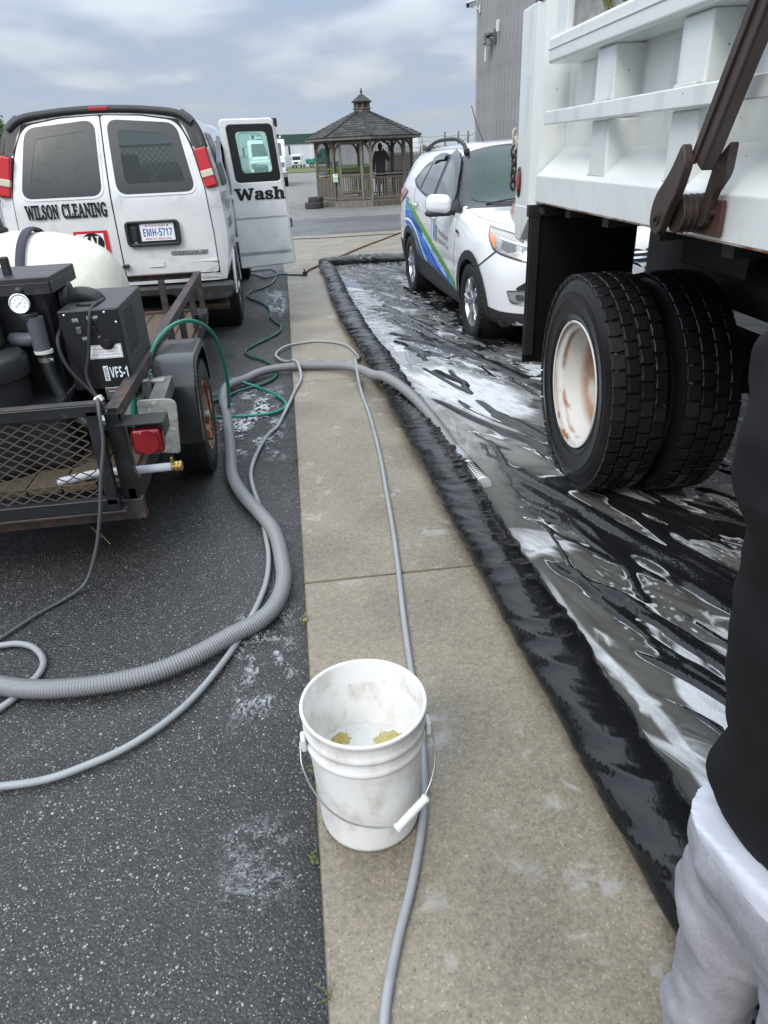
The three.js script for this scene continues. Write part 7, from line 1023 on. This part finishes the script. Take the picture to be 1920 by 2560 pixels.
// ---------------------------------------------------------------- far side of the yard
{
  const y0 = -1.2;
  const b = thing('warehouse', 'long white warehouse with a deep green band under its roof, far across the yard', 'building', [0, y0, -196]), WM = std(0.6, 0.615, 0.64, { roughness: 0.6 }), G = std(0.03, 0.085, 0.065, { roughness: 0.5, map: T.soft });
  part('wall', [bx(29, 5.2, 30, 15.5, 2.6, -15)], WM, b); for (let i = 0; i < 24; i++) part('wall_panel', [bx(1.16, 5.1, 0.06, 1.6 + i * 1.2, 2.55, 0.04)], i % 3 ? WM : std(0.56, 0.575, 0.6, { roughness: 0.6 }), b);
  part('green_band', [bx(29.6, 2.1, 30.6, 15.5, 6.2, -15)], G, b); part('wing_band', [bx(4, 2.0, 12, -0.8, 6.1, 2.0)], G, b); part('wing_wall', [bx(3.8, 5.2, 11.8, -0.8, 2.6, 2.0)], WM, b);
  const tr = thing('delivery_truck', 'white boxy step van parked before the warehouse', 'truck', [6.2, y0, -184], -0.25), w = std(0.72, 0.73, 0.74, { roughness: 0.35 });
  part('box_body', [rb(2.3, 2.3, 4.6, 0.12, 0, 1.72, -1.2)], w, tr); part('nose', [rb(2.1, 1.0, 1.0, 0.15, 0, 1.05, 1.4)], w, tr); part('windscreen', [rb(1.9, 0.8, 0.06, 0.05, 0, 2.02, 1.12, -0.1)], mGlassDark, tr); part('grille', [rb(1.0, 0.4, 0.05, 0.03, 0, 1.05, 1.9)], M.darkVoid, tr); part('bumper', [rb(2.1, 0.3, 0.15, 0.03, 0, 0.55, 1.95)], std(0.1, 0.1, 0.1, {}), tr); for (const s of [-1, 1]) { part('headlight', [rb(0.3, 0.25, 0.05, 0.03, s * 0.78, 1.05, 1.9)], M.chrome, tr); for (const z of [0.9, -2.4]) part('wheel', [cy(0.42, 0.42, 0.26, s * 0.95, 0.42, z, 'x', 20)], M.rubber, tr); part('side_mirror', [rb(0.1, 0.35, 0.2, 0.03, s * 1.3, 2.0, 1.2)], M.blackPlastic, tr); }
  const sm = thing('road_tractor', 'green semi truck tractor seen from the side before the warehouse', 'truck', [9.0, y0, -178]), gr = std(0.02, 0.22, 0.17, { roughness: 0.3, map: T.soft });
  part('bonnet', [rb(2.0, 1.05, 2.2, 0.3, -0.2, 1.35, 0)], gr, sm); part('cab', [extr(rpoly([[0.7, 0.8], [4.4, 0.8], [4.4, 3.9], [2.4, 3.75, 0.5], [1.5, 2.7, 0.3], [0.7, 1.9]], 0.15), 2.2, 0.08).translate(0, 0, -1.1)], gr, sm); part('side_window', [rb(0.7, 0.6, 0.05, 0.1, 2.0, 2.4, 1.2)], mGlassDark, sm); part('windscreen', [rb(0.9, 0.06, 1.9, 0.02, 1.15, 2.4, 0, 0, 0, 0.85)], mGlassDark, sm); part('mudguard', [pl(new THREE.TorusGeometry(0.62, 0.14, 8, 24, PI), 0.1, 0.6, 1.05)], std(0.05, 0.34, 0.26, { roughness: 0.3 }), sm); for (const x of [0.1, 4.8, 6.0]) { const wh = new THREE.Group(); wh.name = 'wheel'; wh.position.set(x, 0.5, 0.95); sm.add(wh); part('tyre', [cy(0.52, 0.52, 0.3, 0, 0, 0, 'z', 24)], M.rubber, wh); part('rim', [cy(0.3, 0.3, 0.32, 0, 0, 0, 'z', 20)], M.chrome, wh); } part('chassis', [rb(6.6, 0.25, 0.9, 0.05, 3.4, 0.75, 0)], M.darkVoid, sm); part('bumper', [rb(0.25, 0.45, 2.2, 0.05, -1.25, 0.65, 0)], M.chrome, sm);
  struct('kerb_bed', [bx(9, 0.12, 2.2, 6.8, y0 + 0.06, -172)], std(0.2, 0.06, 0.045, { roughness: 0.9 }));
  const wt = thing('work_truck', 'white truck cab with roof beacons standing on the gravel behind the open van door', 'truck', [-0.2, -0.045, -47], 0.0); const W2 = std(0.76, 0.77, 0.78, { roughness: 0.3, clearcoat: 0.5 });
  part('cab', [extr(rpoly([[-3.4, 1.0], [-1.25, 1.0], [-1.25, 1.7], [-1.75, 2.5, 0.25], [-2.2, 2.62], [-3.4, 2.62]], 0.1), 2.1, 0.08).rotateY(-PI / 2).translate(1.05, -0.05, 0)], W2, wt);
  part('bonnet', [rb(1.9, 0.75, 1.5, 0.2, 0, 1.3, -0.55)], W2, wt); part('front_panel', [rb(2.1, 0.6, 0.3, 0.08, 0, 1.15, 0.15)], W2, wt); part('windscreen', [rb(1.8, 0.85, 0.05, 0.03, 0, 2.0, -1.42, -0.5)], mGlassDark, wt); part('side_window', [rb(0.04, 0.6, 0.8, 0.03, 1.08, 2.02, -2.1)], std(0.2, 0.24, 0.24, { roughness: 0.1 }), wt);
  part('bumper', [rb(2.2, 0.32, 0.25, 0.05, 0, 0.68, 0.35)], M.chrome, wt); for (const s of [-1, 1]) { part('headlight', [rb(0.35, 0.35, 0.1, 0.06, s * 0.82, 1.2, 0.28)], M.chrome, wt); part('wheel', [cy(0.47, 0.47, 0.28, s * 0.98, 0.47, -0.5, 'x', 24)], M.rubber, wt); part('wheel', [cy(0.47, 0.47, 0.5, s * 0.9, 0.47, -5.2, 'x', 24)], M.rubber, wt); part('side_mirror', [rb(0.12, 0.5, 0.16, 0.03, s * 1.38, 1.95, -1.2)], M.blackPlastic, wt); part('mirror_arm', [bar(V(s * 1.02, 2.25, -1.35), V(s * 1.38, 2.2, -1.2), 0.03, 0.03)], M.blackPlastic, wt); }
  part('beacon', [rb(0.2, 0.2, 0.2, 0.05, 0.75, 2.75, -1.9), rb(0.2, 0.2, 0.2, 0.05, -0.75, 2.75, -1.9)], M.blackPlastic, wt, { kind: 'stuff' }); part('light_bar', [rb(1.9, 0.12, 0.14, 0.04, 0, 2.7, -1.9)], W2, wt); part('service_body', [rb(2.3, 1.7, 3.6, 0.05, 0, 1.75, -5.2)], W2, wt);
  // orange equipment trailer and trees at the far left
  const o = thing('equipment_trailer', 'orange equipment trailer carrying a white tank on the gravel beyond the van', 'trailer', [-16.3, -0.045, -47], 0.3), OR = std(0.6, 0.24, 0.03, { roughness: 0.5, map: T.dirt });
  part('frame', [rb(4.2, 0.2, 1.8, 0.03, 0, 0.62, 0)], OR, o); part('rail', [rb(4.2, 0.06, 0.06, 0.01, 0, 1.35, 0.85), ...[-1.9, -0.6, 0.6, 1.9].map((x) => rb(0.06, 0.7, 0.06, 0.01, x, 1.0, 0.85))], std(0.4, 0.03, 0.03, { roughness: 0.5 }), o); part('tank', [cy(0.6, 0.6, 2.6, 0.1, 1.3, 0, 'x', 26), new THREE.SphereGeometry(0.6, 22, 14).scale(0.5, 1, 1).translate(1.4, 1.3, 0)], std(0.6, 0.6, 0.58, { roughness: 0.5 }), o); for (const x of [0.2, 1.5]) part('wheel', [cy(0.32, 0.32, 0.22, x, 0.3, 0.85, 'z', 20)], M.rubber, o); part('pump', [rb(0.5, 0.6, 0.6, 0.1, 1.7, 1.0, 0.2)], M.blackPaint, o);
}
// ---------------------------------------------------------------- trees
const LEAF = new THREE.BufferGeometry(); LEAF.setAttribute('position', new THREE.Float32BufferAttribute([0, 0, 0, 0.5, 0.25, 0.08, 0, 1, 0, 0, 0, 0, 0, 1, 0, -0.5, 0.25, 0.08], 3)); LEAF.setAttribute('uv', new THREE.Float32BufferAttribute([0, 0, 1, 0, 1, 1, 0, 0, 1, 1, 0, 1], 2)); LEAF.computeVertexNormals();
function tree(label, x, y, z, h, w, seed, tone, group, n = 5200) {
  const t = thing('tree', label, 'tree', [x, y, z], 0, group), r = rngOf(seed), bark = std(0.09, 0.075, 0.06, { roughness: 0.95, map: T.wood }), L = [];
  const clumps = []; for (let i = 0; i < 26; i++) { const a = r() * 6.28, k = Math.pow(r(), 0.6), yy = 0.28 + 0.72 * r(); clumps.push([Math.cos(a) * w * k * (1.15 - yy * 0.8), h * yy, Math.sin(a) * w * k * (1.15 - yy * 0.8), w * (0.26 + 0.22 * r())]); }
  const limbs = [tube([[0, 0, 0], [0.05 * w, h * 0.3, 0], [0, h * 0.6, 0.05], [0.02, h * 0.93, 0]], 0.045 * w, 20, 8)]; for (const c of clumps.slice(0, 12)) limbs.push(tube([[0, c[1] * 0.55, 0], [c[0] * 0.5, c[1] * 0.8, c[2] * 0.5], c.slice(0, 3)], 0.016 * w, 10, 5));
  part('trunk', limbs, bark, t);
  const m = new THREE.Matrix4(), q = new THREE.Quaternion(), e = new THREE.Euler();
  const im = new THREE.InstancedMesh(LEAF, std(1, 1, 1, { roughness: 0.7, transmission: 0.25, thickness: 0 }), n); im.name = 'crown'; im.userData.kind = 'stuff';
  for (let i = 0; i < n; i++) { const c = clumps[Math.floor(r() * clumps.length)], a = r() * 6.28, b = Math.acos(2 * r() - 1), k = c[3] * Math.pow(r(), 0.4); e.set(r() * 6.28, r() * 6.28, r() * 6.28); q.setFromEuler(e); const s = w * (0.05 + 0.06 * r()); m.compose(V(c[0] + Math.sin(b) * Math.cos(a) * k, c[1] + Math.cos(b) * k * 0.8, c[2] + Math.sin(b) * Math.sin(a) * k), q, V(s, s * 1.3, s)); im.setMatrixAt(i, m); const g = 0.7 + 0.6 * r(); im.setColorAt(i, new THREE.Color().setRGB(tone[0] * g, tone[1] * g, tone[2] * g)); }
  im.castShadow = im.receiveShadow = true; t.add(im);
}
tree('leafy green tree rising behind the orange equipment trailer', -19.7, -0.1, -60, 5.2, 1.9, 5, [0.06, 0.11, 0.02]);
tree('broad bush-like tree at the frame edge beyond the equipment trailer', -22.6, -0.1, -58, 4.6, 2.4, 6, [0.055, 0.1, 0.022]);
tree('olive coloured treetop showing over the chain-link fence', 10.2, -0.6, -52, 2.3, 1.6, 8, [0.13, 0.12, 0.03]);
tree('bare-looking dark sapling behind the gazebo screens', 7.1, -0.1, -40, 2.6, 0.9, 12, [0.05, 0.06, 0.03], undefined, 700);
{ // weeds in the joint between asphalt and walk
  const r = rngOf(71), wm = [std(0.075, 0.11, 0.025, { roughness: 0.7 }), std(0.2, 0.2, 0.06, { roughness: 0.7 })], spots = [[-0.066, -1.55, 'round-leaved weed in the joint beside the bucket rim'], [-0.072, -1.255, 'small clover weed in the joint by the bucket base'], [-0.06, -0.9, 'thin yellow grass tuft in the joint in front of the bucket'], [-0.058, -2.33, 'dry weed in the joint beyond the bucket'], [-0.035, -4.0, 'mossy weed in the joint beside the trailer wheel'], [-0.01, -6.35, 'green weed in the joint near the grey hose loop'], [0.02, -7.6, 'weed in the joint where the green hose bends to the walk'], [0.04, -9.3, 'low weed in the joint near the far end of the walk']];
  spots.forEach(([x, z, l], k) => { const t = thing('weed', l, 'weed', [x, -0.012, z]), L = [], n = k === 2 ? 7 : 9; for (let i = 0; i < n; i++) { const a = r() * 6.28, d = 0.004 + 0.014 * r(), h = k === 2 ? 0.03 + 0.04 * r() : 0.008 + 0.02 * r(); if (k === 2) L.push(tube([[0, 0, 0], [Math.cos(a) * d, h * 0.7, Math.sin(a) * d * 1.5], [Math.cos(a) * d * 2, h, Math.sin(a) * d * 2.4]], 0.0012, 6, 4)); else L.push(pl(new THREE.SphereGeometry(1, 8, 6).scale(0.0065, 0.002, 0.005), Math.cos(a) * d, h, Math.sin(a) * d * 1.6, 0.4 * (r() - 0.5), a, 0.4), bar(V(0, 0, 0), V(Math.cos(a) * d, h, Math.sin(a) * d * 1.6), 0.0015, 0.0015, V(0, 1, 0), 0)); } part('leaves', [mg(L)], wm[k === 2 || k === 3 ? 1 : 0], t); });
}
// ---------------------------------------------------------------- people
const skinM = std(0.36, 0.21, 0.15, { roughness: 0.55, transmission: 0 });
function handField(w, d, up) {                                     // palm and five fingers from wrist w along d, thumb towards up
  const D = V(...d).normalize(), U = V(...up).normalize(), N = new THREE.Vector3().crossVectors(D, U), at = (a, b, c) => V(...w).addScaledVector(D, a).addScaledVector(U, b).addScaledVector(N, c).toArray(), L = [[at(0, 0, 0), 0.027, at(0.05, 0.012, 0), 0.024], [at(0.02, -0.012, 0), 0.022, at(0.085, -0.026, 0), 0.012], [at(0.02, 0.01, 0), 0.022, at(0.088, 0.026, 0), 0.012]], F = [];
  [[0.032, 0.068], [0.011, 0.076], [-0.011, 0.071], [-0.031, 0.056]].forEach(([o, l]) => { const a = at(0.082, o, 0), b = at(0.082 + l * 0.5, o * 1.08, 0.012), c = at(0.082 + l * 0.86, o * 1.08, 0.034); F.push([a, 0.0095, b, 0.0088], [b, 0.0088, c, 0.0075]); });
  F.push([at(0.02, 0.024, 0.004), 0.014, at(0.055, 0.052, 0.016), 0.0105], [at(0.055, 0.052, 0.016), 0.0105, at(0.082, 0.06, 0.028), 0.008]);
  return { palm: bones(L, 0.02), f: bones(F, 0.004) };
}
function person(name, label, o) {                                  // o: joints in metres, standing figure facing +x locally, z across
  const t = thing(name, label, 'person', o.pos, o.turn || 0), J = o.j, c = o.cell || 0.014, fold = o.fold ?? 1;
  const S = [1, -1], hw = 0.175, lim = [];
  const sh = (s) => [J.chest[0] - 0.01, 1.43, s * hw], hip = (s) => [J.pelvis[0], 0.9, s * 0.09];
  const core = [[[J.pelvis[0], 0.93, 0.05], 0.115, [J.pelvis[0], 0.93, -0.05], 0.115], [[J.pelvis[0], 0.95, 0], 0.12, [J.waist[0], 1.12, 0], 0.115], [[J.waist[0], 1.12, 0], 0.118, [J.chest[0], 1.33, 0], 0.135], [[J.chest[0], 1.33, 0.07], 0.12, [J.chest[0], 1.33, -0.07], 0.12], [[J.chest[0] - 0.01, 1.43, 0.15], 0.06, [J.chest[0] - 0.01, 1.43, -0.15], 0.06]];
  const legs = S.flatMap((s) => { const k = J.knee(s), a = J.ankle(s); return [[hip(s), 0.092, k, 0.058], [k, 0.058, a, 0.04]]; });
  const arms = S.flatMap((s) => { const e = J.elbow(s), w = J.wrist(s); return [[sh(s), 0.055, e, 0.042], [e, 0.042, w, 0.029]]; });
  const feet = S.map((s) => { const a = J.ankle(s); return [[a[0] - 0.02, 0.045, a[2]], 0.042, [a[0] + 0.15, 0.03, a[2] + s * 0.02], 0.03]; });
  const hd = J.head, neck = [[J.chest[0], 1.45, 0], 0.058, [hd[0] - 0.02, hd[1] - 0.1, hd[2]], 0.052];
  const all = bones([...core, ...legs, ...arms, neck], 0.035), hands = S.map((s) => { const e = V(...J.elbow(s)), w = V(...J.wrist(s)); return handField(J.wrist(s), w.sub(e).toArray(), J.thumb ? J.thumb(s) : [0, 1, 0.2 * s]); });
  const headF = (x, y, z) => { const X = x - hd[0], Y = y - hd[1], Z = z - hd[2]; let d = (Math.hypot(X / 0.098, Y / 0.118, Z / 0.077) - 1) * 0.085; d = smin(d, (Math.hypot((X - 0.03) / 0.062, (Y + 0.065) / 0.062, Z / 0.055) - 1) * 0.055, 0.03); d = smin(d, Math.hypot(X - 0.105, (Y + 0.02) * 0.7, Z) - 0.014, 0.016); for (const q of S) { d = smin(d, (Math.hypot((X + 0.005) / 0.02, (Y + 0.01) / 0.034, (Z - q * 0.079) / 0.011) - 1) * 0.011, 0.006); d = Math.max(d, 0.011 - Math.hypot(X - 0.092, Y - 0.008, Z - q * 0.032)); } return Math.max(d, 0.004 - Math.hypot(X - 0.094, (Y + 0.06) * 3, Z * 0.3)); };
  const bb = [[-0.45, 0, -0.55], [0.75, 1.8, 0.55]];
  const bodyG = [blob(all, ...bb, c), blob(headF, [hd[0] - 0.16, hd[1] - 0.18, hd[2] - 0.13], [hd[0] + 0.16, hd[1] + 0.16, hd[2] + 0.13], o.fine || 0.005)];
  S.forEach((s, i) => { const w = J.wrist(s), h = hands[i]; bodyG.push(blob((x, y, z) => smin(h.palm(x, y, z), h.f(x, y, z), 0.006), w.map((q) => q - 0.2), w.map((q) => q + 0.2), o.fine || 0.005)); });
  part('body', bodyG, o.skin || skinM, t);
  const wr = (x, y, z, k) => fold * (0.009 * n3(x * 6 + y * 3, y * 11 + 4, z * 6) + 0.004 * n3(x * 16, y * 26, z * 16));
  const jk = bones([[[J.pelvis[0] + 0.004, 0.82, 0.07], 0.131, [J.pelvis[0] + 0.004, 0.82, -0.07], 0.131], ...[-1, 1].map((s) => [[J.waist[0] - 0.005, 1.02, s * 0.05], 0.132, [J.chest[0] - 0.005, 1.36, s * 0.07], 0.136]), ...core.map(([a, r, b, q]) => [a, r + 0.013, b, q + 0.013]), ...arms.map(([a, r, b, q]) => [a, r + 0.022, b, q + 0.02])], 0.032);
  const hem = o.hem || (() => 0.86);
  part('jacket', [blob((x, y, z) => Math.max(jk(x, y, z) + wr(x, y, z), hem(x, z) - y, y - 1.53), ...bb, c)], o.jacket, t, { k: 2 });
  const tr = bones([...core.slice(0, 2).map(([a, r, b, q]) => [a, r + 0.012, b, q + 0.01]), [[J.pelvis[0] - 0.03, 0.72, 0.07], 0.122, [J.pelvis[0] - 0.03, 0.72, -0.07], 0.122], ...legs.map(([a, r, b, q]) => [a, r + 0.03, b, q + 0.036])], 0.04);
  part('trousers', [blob((x, y, z) => Math.max(tr(x, y, z) + 1.2 * wr(x * 0.8, y * 0.9 + x * 0.6, z), 0.05 - y, y - hem(x, z) + 0.03), [-0.4, 0, -0.4], [0.45, 1.06, 0.4], o.cell2 || c)], o.trousers, t, { k: 2 });
  if (o.shirt) { const sf = bones([...core.slice(0, 2).map(([a, r, b, q]) => [a, r + 0.03, b, q + 0.03]), [[J.pelvis[0] - 0.012, 0.76, 0.07], 0.136, [J.pelvis[0] - 0.012, 0.76, -0.07], 0.136]], 0.04); part('shirt', [blob((x, y, z) => Math.max(sf(x, y, z) + 0.6 * wr(x, y, z), hem(x, z) - 0.1 + 0.01 * n3(x * 5, 0, z * 5) - y, y - hem(x, z) - 0.002), [-0.35, 0.5, -0.35], [0.35, 1.15, 0.35], 0.007)], o.shirt, t, { k: 2 });
    part('red_shirt', [blob((x, y, z) => Math.max(sf(x, y, z) - 0.006 + 0.6 * wr(x, y, z), hem(x, z) + 0.02 - 0.045 * sstep(0.06, 0.2, z) * sstep(-0.16, 0.0, x) - y, y - hem(x, z) - 0.001), [-0.35, 0.6, -0.35], [0.35, 1.15, 0.35], 0.008)], std(0.3, 0.01, 0.015, { roughness: 0.9 }), t, { label: 'red hem showing between the jacket and the white shirt' }); }
  part('shoes', [blob(bones(feet, 0.03), [-0.3, -0.02, -0.4], [0.45, 0.16, 0.4], 0.009)], std(0.03, 0.028, 0.027, { roughness: 0.6 }), t);
  part('hair', [blob((x, y, z) => { const X = x - hd[0], Y = y - hd[1], Z = z - hd[2]; return Math.max((Math.hypot((X + 0.012) / 0.1, (Y - 0.012) / 0.12, Z / 0.085) - 1) * 0.085 + 0.002 * n3(x * 60, y * 60, z * 60), (X - 0.045) - 0.9 * Y * 0.3 - (Y > 0.07 ? 0.05 : 0), -0.06 - Y); }, [hd[0] - 0.16, hd[1] - 0.16, hd[2] - 0.14], [hd[0] + 0.16, hd[1] + 0.18, hd[2] + 0.14], o.fine ? 0.01 : 0.006)], std(0.02, 0.015, 0.012, { roughness: 0.7 }), t);
  if (o.extra) o.extra(t, J); return t;
}
T.denim = tex(512, 512, (u, v) => { const a = vn(u * 256, v * 64, 0), b = vn(u * 64, v * 256, 0, 3), w = fbm(u * 5, v * 5, 5, 5, 6), k = 0.78 + 0.12 * (a + b - 1) + 0.5 * (w - 0.45); return [k, k, k * 1.03]; });
person('person', 'person in black jacket and pale grey jeans standing close by the berm', {
  pos: [0.705, 0.0, -0.56], turn: 0.06, cell: 0.011, cell2: 0.009,
  j: { pelvis: [-0.02], waist: [-0.04], chest: [-0.06], head: [0.0, 1.63, 0], knee: (s) => [-0.03, 0.49, s * 0.1], ankle: (s) => [-0.03, 0.085, s * 0.11], elbow: (s) => [0.1, 1.16, s * 0.23], wrist: (s) => [0.33, 1.08, s * 0.16] },
  fold: 1.5, hem: (x, z) => clamp(0.77 + 0.3 * z, 0.69, 0.9), jacket: std(0.012, 0.012, 0.013, { roughness: 0.85, map: T.soft, specularIntensity: 0.4 }), trousers: std(0.36, 0.355, 0.375, { roughness: 0.9, map: T.denim, bumpMap: T.denim, bumpScale: 0.001 }), shirt: std(0.66, 0.68, 0.76, { roughness: 0.9, map: T.soft }),
  extra: (t) => { part('pocket_seam', [tube([[0.03, 0.80, 0.205], [-0.01, 0.74, 0.212], [-0.045, 0.64, 0.2]], 0.003, 16, 5), tube([[0.037, 0.80, 0.203], [-0.003, 0.735, 0.21], [-0.038, 0.635, 0.198]], 0.0022, 16, 5)], std(0.25, 0.25, 0.27, { roughness: 0.9 }), t); },
});
person('person', 'person in dark clothes inside the gazebo with a hand raised to the head', {
  pos: [3.95, 0.15, -28.1], turn: 1.75, cell: 0.03, cell2: 0.03, fine: 0.016, fold: 0.6,
  j: { pelvis: [0], waist: [0], chest: [0], head: [0.03, 1.64, 0], knee: (s) => [0.02, 0.5, s * 0.1], ankle: (s) => [-0.02, 0.085, s * 0.11], elbow: (s) => (s > 0 ? [0.1, 1.22, 0.33] : [0.02, 1.15, -0.27]), wrist: (s) => (s > 0 ? [0.12, 1.47, 0.2] : [0.12, 0.95, -0.24]), thumb: (s) => [0.4, 0.3, -s] },
  hem: () => 0.78, jacket: std(0.014, 0.014, 0.016, { roughness: 0.9 }), trousers: std(0.02, 0.02, 0.024, { roughness: 0.9 }), skin: std(0.12, 0.07, 0.05, { roughness: 0.6 }),
});
renderer.render(scene, camera);
